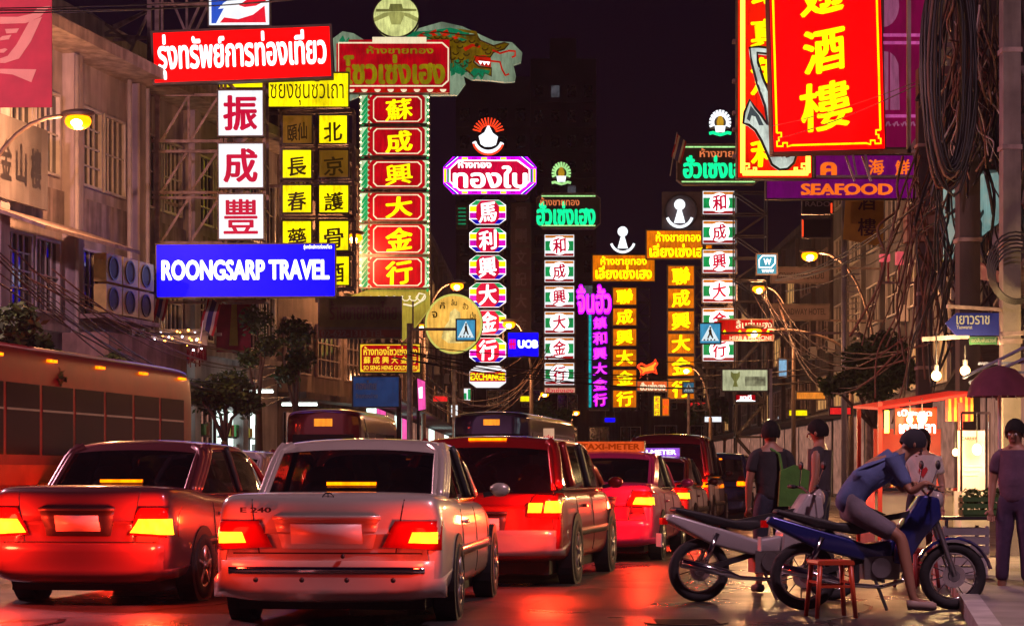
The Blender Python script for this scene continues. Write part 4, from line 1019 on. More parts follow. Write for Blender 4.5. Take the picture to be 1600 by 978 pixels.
# red neon lattice under it
for v in (203, 214, 222): MB().bar((fr.x(1384), fr.y(.5), fr.z(v)), (fr.x(1468), fr.y(.5), fr.z(v - 2)), .03).build('red_rail', mat('red painted rail', (.4, .04, .02), .5), r)
arms(fr, 1453, (180,), 42, hx(42))

# ---- seafood sign
r, fr = sign_root('seafood_sign', 'purple seafood board with orange letters below the huge red sign', 1320, 312, 50)
PB = glow('purple vinyl board', (.12, .0, .11), .95, .3, .6, base=(.12, .01, .12))
lb = light_box(fr, 1197, 279, 1441, 311, PB, 0, .3)
OR2 = glow('orange letter vinyl', (1, .16, .01), 1.05, .1, light=False)
o = fr.text('lettering', 'SEAFOOD', 1251, 287, 1395, 305, OR2, lb, -.02, bold=.05)
for u in (1252, 1265, 1276, 1291, 1309, 1321, 1377): fr.poly('serif', [(u, 303), (u + 6, 303), (u + 6, 305), (u, 305)], OR2, lb, -.02)
lb = light_box(fr, 1274, 242, 1441, 278, PB, .05, .3)
fr.text('lettering', '海', 1357, 249, 1382, 274, OR2, lb, .03, bold=.03, brush=.1); fr.text('lettering', '鮮', 1399, 249, 1423, 274, OR2, lb, .03, bold=.03, brush=.1)
fr.text('lettering', 'ค', 1282, 253, 1308, 277, OR2, lb, .03, bold=.05)
for u in (1330, 1350, 1425): MB().bar((fr.x(u), fr.y(-.1), fr.z(236)), (fr.x(u + 8), fr.y(-.1), fr.z(279)), .045).build('brace', WPIPE, r)
MB().bar((fr.x(1275), fr.y(-.1), fr.z(277)), (fr.x(1441), fr.y(-.1), fr.z(277)), .06).build('rail', WPIPE, r)
arms(fr, 1441, (262, 300), 50, hx(50))
# ---- hanging yellow cloth banner, RADO board, hotel boards
r, fr = sign_root('hanging_cloth', 'hanging mustard cloth banner with dark characters under the seafood board', 1350, 385, 54)
lb = fr.poly('cloth', [(1321, 313), (1381, 313), (1380, 386), (1350, 380), (1317, 374)], mat('mustard cloth', (.55, .32, .04), .8, var=.2), r, 0, .03)
DB = mat('dark brown paint', (.07, .02, .02), .7)
fr.text('character', '酒', 1340, 300, 1368, 329, DB, lb, -.01, bold=.02); fr.text('character', '樓', 1340, 341, 1369, 369, DB, lb, -.01, bold=.02)
r, fr = sign_root('watch_board', 'dark watch shop boards with red edge lights below the seafood board', 1277, 372, 60)
lb = light_box(fr, 1254, 313, 1301, 334, mat('black board', (.02, .015, .02), .3), 0, .3); fr.text('lettering', 'RADO', 1258, 315, 1297, 323, mat('grey board letters', (.3, .25, .25), .5), lb, -.02, bold=.02)
lb = light_box(fr, 1254, 342, 1299, 371, mat('black board', (.02, .015, .02), .3), 0, .3)
fr.box('edge_light', 1253, 344, 1255, 370, NEONR, lb, -.05, .04); fr.box('edge_light', 1298, 318, 1300, 333, NEONR, r, -.05, .04)
r, fr = sign_root('hotel_sign', 'unlit grey hotel board with dark English and Thai lettering behind the orange street lamp', 1252, 498, 76)
lb = light_box(fr, 1205, 476, 1296, 500, mat('grey hotel board', (.2, .15, .15), .7, var=.2), 0, .3); fr.text('lettering', 'BROADWAY HOTEL', 1213, 482, 1290, 492, mat('dark letters', (.04, .03, .03), .6), lb, -.02, bold=.02)
lb = light_box(fr, 1205, 418, 1296, 442, mat('grey hotel board', (.2, .15, .15), .7, var=.2), 0, .3); fr.text('lettering', 'โรงแรมบรอดเวย์', 1213, 421, 1288, 436, mat('dark letters', (.04, .03, .03), .6), lb, -.02, bold=.02)
for v in (418, 500): MB().bar((fr.x(1290), fr.y(.2), fr.z(v)), (14.4 - r.location.x, fr.y(.5), fr.z(v)), .08).build('bracket_arm', RUSTY, r)
r, fr = sign_root('tall_white_mast', 'tall pale steel mast standing in front of the hotel, right of the orange lamp', 1319, 742, 62, cat='mast'); r.location.z = 0
MB().tube([(0, 0, 0), (0, 0, fr.z(312))], .09, 8).build('pole', WPIPE, r, True)
for k in range(8): MB().bar((-.02, 0, fr.z(430 + k * 9)), (.5, 0, fr.z(428 + k * 9)), .025).build('rung', WPIPE, r)
r, fr = sign_root('lattice_screen', 'dark steel lattice screen beside the right striped tower', 1175, 742, 80, cat='lattice'); r.location.z = 0
truss(fr, 1150, 298, 1200, 470, 5, .3, .05, DARKM); truss(fr, 1152, 470, 1198, 735, 5, .3, .07, DARKM)
# pink double signal boxes
r, fr = sign_root('pink_lightbox', 'pair of small pink lit boxes on thin posts at the right', 1395, 445, 46)
PK = glow('salmon pink lit box', (1, .12, .14), .75, .2)
fr.box('light_box', 1376, 397, 1391, 408, PK, r, 0, .2); fr.box('light_box', 1401, 393, 1412, 413, PK, r, 0, .2)
for u in (1379, 1389, 1406): MB().bar((fr.x(u), fr.y(.1), fr.z(409)), (fr.x(u), fr.y(.1), fr.z(440)), .04).build('post', mat('pink post', (.5, .1, .1), .5), r)
MB().bar((fr.x(1376), fr.y(.1), fr.z(441)), (hx(46) - r.location.x, fr.y(.2), fr.z(441)), .05).build('bracket_arm', RUSTY, r)
# angled billboards at the right edge
for lab, L, m in (('tilted pale green billboard seen edge-on at the right', [(1541, 240), (1562, 232), (1562, 340), (1540, 376)], glow('pale green edge billboard', (.25, .45, .42), .6, .4)),
                  ('tilted worn red billboard below the pale green one at the right', [(1562, 358), (1564, 430), (1535, 442), (1540, 400)], glow('worn red board', (.5, .12, .08), .35, .6))):
    r, fr = sign_root('angled_billboard', lab, 1550, L[2][1], 30)
    x0, x1 = fr.x(L[0][0]), fr.x(L[1][0])
    zs = [fr.z(p[1]) for p in L]
    MB().add([(x0, fr.y(3.0), zs[0]), (x1, fr.y(0), zs[1]), (x1, fr.y(0), zs[2]), (x0, fr.y(3.0), zs[3])] + [(x0 + .1, fr.y(3.05), zs[0]), (x1 + .1, fr.y(.05), zs[1]), (x1 + .1, fr.y(.05), zs[2]), (x0 + .1, fr.y(3.05), zs[3])],
             [(0,1,2,3),(7,6,5,4),(0,4,5,1),(1,5,6,2),(2,6,7,3),(3,7,4,0)]).build('panel_face', m, r)
    MB().bar((x1, fr.y(.5), zs[1]), (hx(30) - r.location.x, fr.y(.5), zs[1]), .06).build('bracket_arm', RUSTY, r)
# street name sign
r, fr = sign_root('street_name_sign', 'dark blue arrow street sign with white Thai name beside the big concrete pole', 1520, 523, 24)
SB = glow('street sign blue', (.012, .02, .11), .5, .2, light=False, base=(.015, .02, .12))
lb = fr.poly('plate', [(1477, 505), (1494, 489), (1561, 489), (1561, 524), (1494, 524)], SB, r, 0, .03)
SW = mat('reflective cream letters', (.85, .75, .45), .5)
SWL = glow('glowing cream lettering', (.7, .55, .3), .6, 0, light=False)  # plate and lettering emit a faint glow standing in for reflected light
fr.text('lettering', 'เยาวราช', 1494, 493, 1546, 507, SWL, lb, -.01, bold=.02); fr.text('lettering', 'Yaowarat', 1494, 508, 1519, 514, SWL, lb, -.01, bold=.02)
lb = fr.box('plate', 1515, 526, 1558, 538, mat('green plate', (.02, .08, .03), .5), r, 0, .03); fr.text('lettering', 'เขตสัมพันธวงศ์', 1517, 528, 1556, 535, SWL, lb, -.01, bold=0)
MB().bar((fr.x(1556), fr.y(.04), fr.z(490)), (fr.x(1566), fr.y(.04), fr.z(538)), .04).build('clamp', RUSTY, r)
# dark green side neon behind the octagon tower
r, fr = sign_root('side_neon_sign', 'dim green neon strip sign left of the octagon tower', 721, 358, 110)
lb = light_box(fr, 714, 322, 730, 358, mat('dark green board', (.02, .06, .03), .5), 0, .2)
for k in range(5): fr.box('neon_line', 716, 325 + k * 6, 728, 327 + k * 6, glow('dim green neon', (.0, .5, .2), .5, .2, light=False), lb, -.04, .03)
# ------------------------------------------------------------------ vehicles
def evaluated(ob):
    dg = bpy.context.evaluated_depsgraph_get()
    me = bpy.data.meshes.new_from_object(ob.evaluated_get(dg))
    return me
def subdiv(mb, name, mats, parent, lv=2, smooth=True, crease=None):
    o = mb.build(name, mats, None, smooth)
    m = o.modifiers.new('s', 'SUBSURF'); m.levels = lv; m.render_levels = lv
    me = evaluated(o)
    for p in me.polygons: p.use_smooth = True
    nm = o.data; bpy.data.objects.remove(o); bpy.data.meshes.remove(nm)
    me.name = name
    return link(name, me, parent)
def loft(st, mi_fn=None):
    """st: list of rings (each a list of points); closed rings with n-gon caps"""
    mb = MB(); n = len(st[0])
    for r_ in st: mb.v += [tuple(p) for p in r_]
    for i in range(len(st) - 1):
        for k in range(n):
            k2 = (k + 1) % n
            mb.f.append((i*n+k, i*n+k2, (i+1)*n+k2, (i+1)*n+k)); mb.m.append(mi_fn(i, k) if mi_fn else 0)
    return mb
def cap(mb, n, N, mi=(0, 0)):
    # quads-only caps for a symmetric ring
    for base, m in ((0, mi[0]), ((N - 1) * n, mi[1])):
        for k in range(n // 2 - 1):
            a, b_, c, d = base + k, base + k + 1, base + n - 2 - k, base + n - 1 - k
            if b_ != c: mb.f.append((a, b_, c, d) if c != d else (a, b_, c)); mb.m.append(m)
    return mb
def bvh_of(o):
    me = o.data
    return BVHTree.FromPolygons([v.co for v in me.vertices], [tuple(p.vertices) for p in me.polygons])
def decal(bv, name, quad, m, parent, off=.012, nx=8, nz=5, rear=True, side=1, mi=None, back=.03):
    """patch lying on the body: quad of 4 points (x,z) seen from behind, or (y,z) seen from the side"""
    vs = []; miss = 0; last = None
    for j in range(nz + 1):
        for i in range(nx + 1):
            s_, t_ = i / nx, j / nz
            a = [quad[0][k] * (1 - s_) * (1 - t_) + quad[1][k] * s_ * (1 - t_) + quad[2][k] * s_ * t_ + quad[3][k] * (1 - s_) * t_ for k in (0, 1)]
            if rear: o_, d_ = Vector((a[0], -3, a[1])), Vector((0, 1, 0))
            else: o_, d_ = Vector((3 * side, a[0], a[1])), Vector((-side, 0, 0))
            h = bv.ray_cast(o_, d_)
            if h[0] is None:
                h2 = bv.find_nearest(Vector((a[0], .2, a[1])) if rear else Vector((.9 * side, a[0], a[1])))
                p = h2[0] - d_ * off
                if rear: p = Vector((a[0] * .995, p.y, a[1]))
            else: p = h[0] - d_ * off
            vs.append(p)
    mb = MB(); n = nx + 1
    d_ = Vector((0, 1, 0)) if rear else Vector((-side, 0, 0))
    N = len(vs)
    fs = [(j*n+i, j*n+i+1, (j+1)*n+i+1, (j+1)*n+i) for j in range(nz) for i in range(nx)]
    edge = [i for i in range(n)] + [j*n+nx for j in range(1, nz+1)] + [nz*n+i for i in range(nx-1, -1, -1)] + [j*n for j in range(nz-1, 0, -1)]
    bk = [vs[i] + d_ * (off + back) for i in edge]
    allv = vs + bk; L = len(edge)
    fs += [(edge[k], N + k, N + (k + 1) % L, edge[(k + 1) % L]) for k in range(L)]
    mb.add(allv, fs)
    return mb.build(name, m, parent, True)
def paint(name, col, rough=.28, metal=.35):
    return mat(name, col, rough, metal, coat=.8, var=.12, scale=1.5)
TYRE = mat('tyre rubber', (.02, .02, .022), .8, var=.2, bump=.2)
ALLOY = mat('alloy wheel', (.5, .5, .52), .3, .9)
TRIM = mat('black car trim', (.025, .025, .028), .5, var=.2)
CHROME = mat('chrome', (.75, .73, .72), .12, 1., var=.05)
TINT = mat('tinted car glass', (.012, .010, .014), .05, spec=.9, coat=.5, var=.2)
_t = TINT.node_tree; _b = _t.nodes['Principled BSDF']; _o = [n for n in _t.nodes if n.type == 'OUTPUT_MATERIAL'][0]
_tr = _t.nodes.new('ShaderNodeBsdfTransparent'); _tr.inputs[0].default_value = (.30, .27, .30, 1); _mx = _t.nodes.new('ShaderNodeMixShader'); _mx.inputs[0].default_value = .45
_t.links.new(_tr.outputs[0], _mx.inputs[1]); _t.links.new(_b.outputs[0], _mx.inputs[2]); _t.links.new(_mx.outputs[0], _o.inputs[0])
BUSGL = mat('smoky bus glass', (.012, .01, .013), .15, spec=.25, var=.3)
SEATM = mat('grey seat cloth', (.16, .14, .14), .8, var=.3)
LENSR = glow('red lamp lens', (.5, .0, .0), .5, .3, light=False, base=(.25, .005, .005), rough=.12)
BRAKE = glow('lit brake lamp', (1, .16, .0), 4.5, .3, 9)
BRAKEY = glow('hot brake lamp filament', (1, .42, .012), 4.5, .3, 12)
LENSW = mat('clear lamp lens', (.5, .45, .42), .1, .2)
PLATEM = mat('number plate white', (.6, .58, .55), .4, var=.1)
HAIR0 = mat('black hair', (.012, .01, .01), .8, var=.3, bump=.3, spec=.2)
def wheel(parent, x, y, r_=.31, w_=.2):
    s_ = 1 if x > 0 else -1
    prof = [(.62, -.5), (.92, -.5), (1, -.38), (1, .38), (.92, .5), (.62, .5)]
    mb = MB(); n = 24
    for k in range(n):
        a = 2 * math.pi * k / n
        for pr, pw in prof: mb.v.append((x + pw * w_, y + pr * r_ * math.cos(a), r_ + pr * r_ * math.sin(a)))
    m_ = len(prof)
    for k in range(n):
        for j in range(m_): mb.f.append((k*m_+j, ((k+1)%n)*m_+j, ((k+1)%n)*m_+(j+1)%m_, k*m_+(j+1)%m_)); mb.m.append(0)
    wh = mb.build('wheel', TYRE, parent, True)
    rm = MB(); xo = x + s_ * w_ * .38
    for k in range(5):
        a = 2 * math.pi * k / 5 + .3
        rm.bar((xo, y, r_), (xo, y + .6 * r_ * math.cos(a), r_ + .6 * r_ * math.sin(a)), .05, .03)
    ring = [(xo, y + .6 * r_ * math.cos(2*math.pi*k/24), r_ + .6 * r_ * math.sin(2*math.pi*k/24)) for k in range(24)]
    rm.tube(ring, .022, 6, closed=True); rm.ball((xo, y, r_), .05, 10, 6)
    rm.build('rim', ALLOY, wh, True)
    MB().tube([(x - s_ * .05, y, r_), (x + s_ * w_ * .2, y, r_)], .6 * r_, 20).build('brake_disc', TRIM, wh)
def car(name, label, cat, x, D, yaw, pm, spec, group=None):
    L, W, H = spec['L'], spec['W'], spec['H']; hw = W / 2
    belt = spec.get('belt', .92); trunk = spec['kind'] == 'sedan'
    root = thing(name, label, cat, (x, D, .006), yaw, group)
    tt = spec.get('tail', .98)
    # lower body stations: y, width factor, zbottom, ztop, crown
    if trunk:
        S = [(0, .86, .27, tt - .30, .0), (.02, .93, .20, tt - .10, .0), (.10, .965, .18, tt - .012, .012), (.30, .985, .18, tt, .02), (.8, 1., .2, tt - .005, .02), (1.5, 1., .19, belt, .01), (3.2, 1., .19, belt - .01, .01), (3.7, .985, .2, .87, .03), (4.3 * L / 4.8, .95, .2, .80, .03), (4.65 * L / 4.8, .88, .22, .72, .02), (L, .75, .26, .60, .0)]
    else:
        S = [(0, .88, .36, belt - .15, .0), (.02, .95, .29, belt - .04, .0), (.10, .985, .25, belt, .0), (.5, 1., .22, belt, .0), (1.5, 1., .2, belt, .0), (3.2 * L / 4.5, 1., .2, belt, .01), (3.65 * L / 4.5, .985, .2, belt - .02, .05), (4.15 * L / 4.5, .95, .2, belt - .12, .05), (L - .05, .88, .24, belt - .3, .02), (L, .8, .3, belt - .4, .0)]
    rings = []
    for (y, f, zb, zt, cr) in S:
        h = hw * f; zm = (zb + zt) / 2
        half = [(0, zb), (.55 * h, zb), (.92 * h, zb + .02), (h * .995, zb + .13), (h, zm), (h * .975, zt - .10), (h * .93, zt - .01), (h * .84, zt + .008), (.45 * h, zt + cr), (0, zt + cr)]
        bul = lambda z: 0
        ring = [(px, y, pz) for px, pz in half] + [(-px, y, pz) for px, pz in half[-2:0:-1]]
        rings.append(ring)
    # plan curvature of both ends
    for idx, sg in ((0, 1), (1, 1), (2, .6), (len(rings) - 1, -1), (len(rings) - 2, -.6)):
        rings[idx] = [(p[0], p[1] + sg * .10 * (abs(p[0]) / hw) ** 2.5, p[2]) for p in rings[idx]]
    if trunk:   # rear face leans
        rings[0] = [(p[0], p[1] + max(0, p[2] - .5) * .12, p[2]) for p in rings[0]]
    mb = loft(rings)
    n = len(rings[0]); N = len(rings)
    for base in (0, (N - 1) * n):   # caps
        for k in range(n // 2):
            a, b_ = base + k, base + k + 1; c, d = base + (n - k - 1) % n, base + (n - k) % n
            if d == a: mb.f.append((a, b_, c)) 
            elif b_ == c: mb.f.append((a, b_, d))
            else: mb.f.append((a, b_, c, d))
            mb.m.append(0)
    body = subdiv(mb, 'body', pm, root, 2)
    bv = bvh_of(body)
    # greenhouse
    if trunk: G = [(.95, .80, 0), (1.02, .79, .03), (1.60, .765, .95), (1.85, .745, 1.0), (2.9, .745, .985), (3.15, .75, .9), (3.85, .80, .03), (3.9, .81, 0)]
    else:
        q = spec.get('slope', .35)
        G = [(.08, .90, 0), (.12, .90, .04), (.12 + q * .8, .80, .9), (.2 + q, .78, .99), (1.6, .79, 1.0), (2.7 * L / 4.5, .79, .985), (2.95 * L / 4.5, .80, .9), (3.72 * L / 4.5, .86, .03), (3.78 * L / 4.5, .87, 0)]
    zb = belt - .02; gh = H - zb
    rg = []
    for (y, f, t_) in G:
        h = hw * f; z = zb + gh * t_; hb = hw * (.93 if not trunk else .91)
        wb = hb + (h - hb) * (1 - .0) * t_ if t_ < .5 else h
        if t_ < .5: wb = hw * f
        side_b = hb if .2 < t_ else wb
        half = [(0, zb - .03), (side_b * .6, zb - .03), (side_b, zb - .02), (side_b - (side_b - wb) * .05, zb + .02 * (t_ > .1)), (side_b - (side_b - wb) * .55, zb + (z - zb) * .5), (wb * 1.0, zb + (z - zb) * .93), (wb * .93, z - .012 * t_), (wb * .5, z + .018 * t_), (0, z + .025 * t_)]
        rg.append([(px, y, pz) for px, pz in half] + [(-px, y, pz) for px, pz in half[-2:0:-1]])
    nn = len(rg[0])
    K = len(G)
    def mf(i, k):
        kk = min(k, nn - 1 - k)
        if kk <= 1: return 1
        if i <= 1: return 0 if kk >= 5 else 0
        if i >= K - 3: return 0
        return 1 if kk >= 5 else 0
    # lower and front/rear sections glass; top paint
    mb = loft(rg, lambda i, k: (1 if (min(k, nn - 1 - k) >= 5 and 2 <= i <= K - 4) else 0))
    cap(mb, nn, K)
    cabin = subdiv(mb, 'cabin_glass', [TINT, pm], root, 2)
    cb = bvh_of(cabin)
    if D < 30:   # seats seen through the rear window
        ys = (1.75, 2.75) if trunk else (1.2, 2.2)
        for yy in ys:
            for s_ in (-1, 1):
                st_ = MB().ball((s_ * .36, yy, belt - .12), .26, 12, 8, sq=(.9, .4, 1.15)).build('seat', SEATM, root, True)
                MB().ball((s_ * .36, yy + .02, belt + .20), .12, 12, 8, sq=(1.1, .45, .75)).build('headrest', SEATM, st_, True)
        MB().ball((.36, ys[1] + .2, belt + .20), .1, 12, 10, sq=(.8, .95, 1.15)).build('driver_head', HAIR0, root, True)
        MB().ball((.36, ys[1] + .2, belt - .1), .24, 12, 8, sq=(.95, .5, .8)).build('driver_body', SEATM, root, True)
        MB().box(-.12, ys[1] + .75, H - .17, .12, ys[1] + .78, H - .11).build('rear_view_mirror', TRIM, root)
    # pillars and window lines laid on the cabin surface
    def on(side, y, z, off=.008):
        h = cb.ray_cast(Vector((side * 3, y, z)), Vector((-side, 0, 0)))
        return (h[0] + Vector((side * off, 0, 0))) if h[0] is not None else None
    def pillar(side, ya, za, yb, zb_, w_, m, nm='pillar'):
        P = [on(side, ya + (yb - ya) * k / 8, za + (zb_ - za) * k / 8) for k in range(9)]; P = [p for p in P if p is not None]
        if len(P) > 1: MB().tube(P, w_, 6).build(nm, m, root, True)
    top = zb + gh * .9
    for s_ in (-1, 1):
        if trunk:
            pillar(s_, 1.10, zb + .05, 1.66, top, .04, pm); pillar(s_, 1.17, zb + .05, 1.73, top, .04, pm); pillar(s_, 1.24, zb + .05, 1.80, top, .04, pm); pillar(s_, 2.42, zb + .05, 2.36, top, .035, TRIM); pillar(s_, 3.78, zb + .05, 3.1, top, .04, pm)
        else:
            q = spec.get('slope', .35)
            pillar(s_, .2, zb + .06, .22 + q * .8, top, .06, pm); pillar(s_, 1.0, zb + .06, 1.02, top, .05, pm); pillar(s_, 2.2 * L / 4.5, zb + .06, 2.15 * L / 4.5, top, .04, TRIM); pillar(s_, 3.62 * L / 4.5, zb + .06, 2.95 * L / 4.5, top, .045, pm)
    # rear corner rails of the glass
    for s_ in (-1, 1):
        i0, i1 = (1, 2)
        P = []
        for k in range(9):
            f = k / 8; ya, fa, ta = G[1]; yb, fb, tb_ = G[2]
            xx = s_ * hw * (fa * .97 + (fb * .93 - fa * .97) * f); zz = zb + gh * (.06 + (tb_ * .97 - .06) * f)
            h = cb.ray_cast(Vector((xx, -3, zz)), Vector((0, 1, 0)))
            if h[0] is not None: P.append(h[0] + Vector((0, -.004, 0)))
        if len(P) > 1: MB().tube(P, .024, 6).build('rear_pillar', pm, root, True)
    for s_ in (-1, 1):
        P = [on(s_, y, zb + .035, .01) for y in [ (G[1][0] + .1) + (G[-2][0] - G[1][0] - .2) * k / 12 for k in range(13)]]
        P = [p for p in P if p is not None]
        if len(P) > 1: MB().tube(P, .012, 5).build('window_trim', CHROME if spec.get('chrome') else TRIM, root, True)
        # door seams
        for y in ((1.35, 2.42, 3.5) if trunk else (1.1, 2.2 * L / 4.5, 3.4 * L / 4.5)):
            Q = []
            for k in range(8):
                z = .32 + (belt - .38) * k / 7; h = bv.ray_cast(Vector((s_ * 3, y, z)), Vector((-s_, 0, 0)))
                if h[0] is not None: Q.append(h[0] + Vector((s_ * .001, 0, 0)))
            if len(Q) > 1: MB().tube(Q, .005, 4).build('door_seam', BLACK, root)
        decal(bv, 'side_moulding', [(.95, .50), (3.6 * L / 4.8, .50), (3.6 * L / 4.8, .58), (.95, .58)], TRIM if not spec.get('chrome') else pm, root, .015, 10, 1, rear=False, side=s_, back=.02)
        decal(bv, 'door_handle', [(1.5, belt - .18), (1.68, belt - .18), (1.68, belt - .15), (1.5, belt - .15)], pm, root, .03, 3, 1, rear=False, side=s_)
        # mirror
        mm = MB().ball((s_ * (hw + .10), 3.3 * L / 4.6, belt + .08), .09, 10, 8, sq=(1.05, .5, .72)).build('mirror', pm, root, True)
        MB().bar((s_ * (hw - .05), 3.32 * L / 4.6, belt + .03), (s_ * (hw + .06), 3.3 * L / 4.6, belt + .05), .04).build('mirror_stalk', TRIM, mm)
    r_ = spec.get('wr', .31)
    for s_ in (-1, 1):
        for y in (spec.get('wy', .98), L - .85):
            MB().tube([(s_ * (hw - .16), y, r_ + .01), (s_ * (hw + .004), y, r_ + .01)], r_ * 1.17, 28).build('wheel_arch', BLACK, root)
            wheel(root, s_ * (hw - .085), y, r_)
    MB().box(-hw * .8, .25, .12, hw * .8, L - .3, .3).build('underbody', BLACK, root)
    # bumper
    z0, z1 = spec.get('bump', (.30, .52))
    bmm = spec.get('bm', pm)
    bp_ = decal(bv, 'bumper', [(-hw * .99, z0), (hw * .99, z0), (hw * .99, z1), (-hw * .99, z1)], bmm, root, .055, 20, 4, back=.08)
    if spec.get('chrome'):
        decal(bvh_of(bp_), 'bumper_strip', [(-hw * .93, z1 - .085), (hw * .93, z1 - .085), (hw * .93, z1 - .045), (-hw * .93, z1 - .045)], CHROME, bp_, .012, 18, 1)
        for xx in (-.52, -.17, .17, .52):
            MB().ball((xx, -.06, z1 - .14), .02, 8, 6).build('parking_sensor', TRIM, bp_, True)
    # lamps
    for q_, m_, nm in spec['lamps']:
        for s_ in (-1, 1):
            Q = [(s_ * p[0], p[1]) for p in q_]
            if s_ < 0: Q = [Q[1], Q[0], Q[3], Q[2]]
            o = decal(bv if nm != 'pillar_lamp' else cb, nm if m_ is LENSR else nm, Q, m_, root, .022 if m_ is LENSR else .034, 8, 4, back=.04)
    if D < 42:
        for s_ in (-1, 1):
            l = bpy.data.lights.new('brake_light', 'POINT'); l.energy = spec.get('bw', 85); l.color = (1, .03, .01); l.shadow_soft_size = .07
            lo = bpy.data.objects.new('brake_light', l); COL.objects.link(lo); lo.parent = root; lo.location = (s_ * (hw - .14), -.16, spec['lamps'][1][0][0][1] + .05)
    # number plate
    pz = spec.get('pz', .66); pw = spec.get('pw', .29); ph = spec.get('ph', .075)
    if spec.get('recess'):
        w2, h2 = spec['recess']
        rc = decal(bv, 'plate_recess', [(-w2 * .86, pz - h2), (w2 * .86, pz - h2), (w2, pz + h2), (-w2, pz + h2)], spec.get('rm', TRIM), root, .012, 8, 3)
        decal(bv, 'recess_lip', [(-w2 * 1.02, pz + h2), (w2 * 1.02, pz + h2), (w2 * 1.02, pz + h2 + .03), (-w2 * 1.02, pz + h2 + .03)], spec.get('lm', TRIM), root, .035, 8, 1)
    p0 = decal(bv, 'number_plate', [(-pw, pz - ph), (pw, pz - ph), (pw, pz + ph), (-pw, pz + ph)], PLATEM, root, .03, 2, 1)
    # trunk seams
    if trunk:
        for s_ in (-1, 1):
            Q = []
            for k in range(9):
                z = .56 + (tt - .60) * k / 8; xx = s_ * (hw * .58 + .06 * k / 8)
                h = bv.ray_cast(Vector((xx, -3, z)), Vector((0, 1, 0)))
                if h[0] is not None: Q.append(h[0])
            MB().tube(Q, .006, 4).build('boot_seam', BLACK, root)
        Q = []
        for k in range(17):
            xx = -hw * .8 + hw * 1.6 * k / 16; h = bv.ray_cast(Vector((xx, -3, .555)), Vector((0, 1, 0)))
            if h[0] is not None: Q.append(h[0])
        MB().tube(Q, .006, 4).build('boot_seam', BLACK, root)
    if 'brake3' in spec:
        z3 = spec['brake3']; h = cb.ray_cast(Vector((0, -3, z3)), Vector((0, 1, 0)))
        if h[0] is not None:
            y3 = h[0].y - .02
            MB().box(-.2, y3 - .01, z3 - .013, .2, y3 + .05, z3 + .013).build('high_brake_lamp', BRAKE, root)
    return root, bv, cb
MERC = dict(kind='sedan', L=4.82, W=1.80, H=1.44, belt=.93, tail=1.0, chrome=True, pz=.70, pw=.27, ph=.075, recess=(.40, .11), bump=(.22, .50), brake3=1.075,
            lamps=[([(.42, .60), (.86, .58), (.86, .80), (.52, .80)], LENSR, 'tail_lamp'), ([(.62, .635), (.835, .63), (.835, .715), (.65, .715)], BRAKEY, 'brake_lamp')])
SILV = paint('champagne silver paint', (.66, .60, .52), .32, .3)
def yaw_at(D): return -math.atan(.19)
r, bv, cb = car('sedan', 'champagne silver sedan with lit brake lamps, nearest car in the middle of the queue', 'car', -1.40, 14.9, yaw_at(15) * .45, SILV, dict(MERC, rm=SILV, lm=SILV, bw=15), 'cars queuing in the traffic')
MB().tube([(.045 * math.cos(k * .5236), .11, 1.0 - .035 + .045 * math.sin(k * .5236)) for k in range(12)], .006, 5, closed=True).build('emblem_ring', CHROME, r, True)
for k in range(3):
    a = R(90 + k * 120); MB().bar((0, .11, .965), (.045 * math.cos(a), .11, .965 + .045 * math.sin(a)), .008).build('emblem_spoke', CHROME, r)
hb = bv.ray_cast(Vector((-.54, -3, .88)), Vector((0, 1, 0)))[0]
text('badge', 'E 240', -.66, .862, -.42, .902, hb.y - .03, TRIM, r, bold=.04)
for s_ in (-1,):   # lock button
    MB().ball((.13, .0, .535), .018, 8, 6).build('boot_lock', TRIM, r, True)
# roof aerial and spoiler lip
MB().tube([(0, 2.1, 1.43), (-.02, 1.95, 1.62)], .006, 5).build('aerial', TRIM, r)

SUV = dict(kind='van', L=4.5, W=1.78, H=1.62, belt=1.02, slope=.45, wr=.34, pz=.62, pw=.22, ph=.08, recess=(.3, .12), bump=(.32, .58), brake3=1.52, bm=None,
           lamps=[([(.56, .98), (.84, .96), (.83, 1.12), (.62, 1.12)], LENSR, 'tail_lamp'), ([(.58, .90), (.84, .90), (.84, 1.0), (.58, 1.0)], BRAKE, 'brake_lamp')])
REDP = paint('deep red paint', (.35, .012, .012)); PINKP = paint('magenta pink taxi paint', (.5, .03, .16)); MAROON = paint('dark maroon paint', (.12, .01, .02)); BLUEP = paint('dark blue paint', (.03, .04, .12)); PEARL = paint('dark rose paint', (.20, .05, .06)); GREYP = paint('grey silver paint', (.34, .32, .33)); GRNY = paint('green yellow taxi paint', (.35, .3, .02))
def lane(u, D): return (u - 800) / FPX * D
def mk(lbl, u, D, pm, spec, name='hatchback', yw=1., **k):
    s_ = dict(spec, **k)
    if s_.get('bm') is None: s_['bm'] = pm
    return car(name, lbl, 'car', lane(u, D), D, yaw_at(D) * yw, pm, s_, 'cars queuing in the traffic')
mk('deep red tall hatchback with lit brake lamps, second in the queue behind the silver sedan', 745, 20.3, REDP, SUV, H=1.55,
   lamps=[([(.50, .72), (.86, .70), (.85, .96), (.60, .97)], LENSR, 'tail_lamp'), ([(.52, .76), (.66, .76), (.68, .86), (.54, .86)], BRAKEY, 'brake_lamp'), ([(.69, .76), (.85, .76), (.85, .88), (.71, .88)], BRAKEY, 'brake_lamp'), ([(.5, .50), (.8, .52), (.8, .58), (.5, .56)], BRAKE, 'fog_lamp')], bumper=GREYP, bm=GREYP, belt=.98)
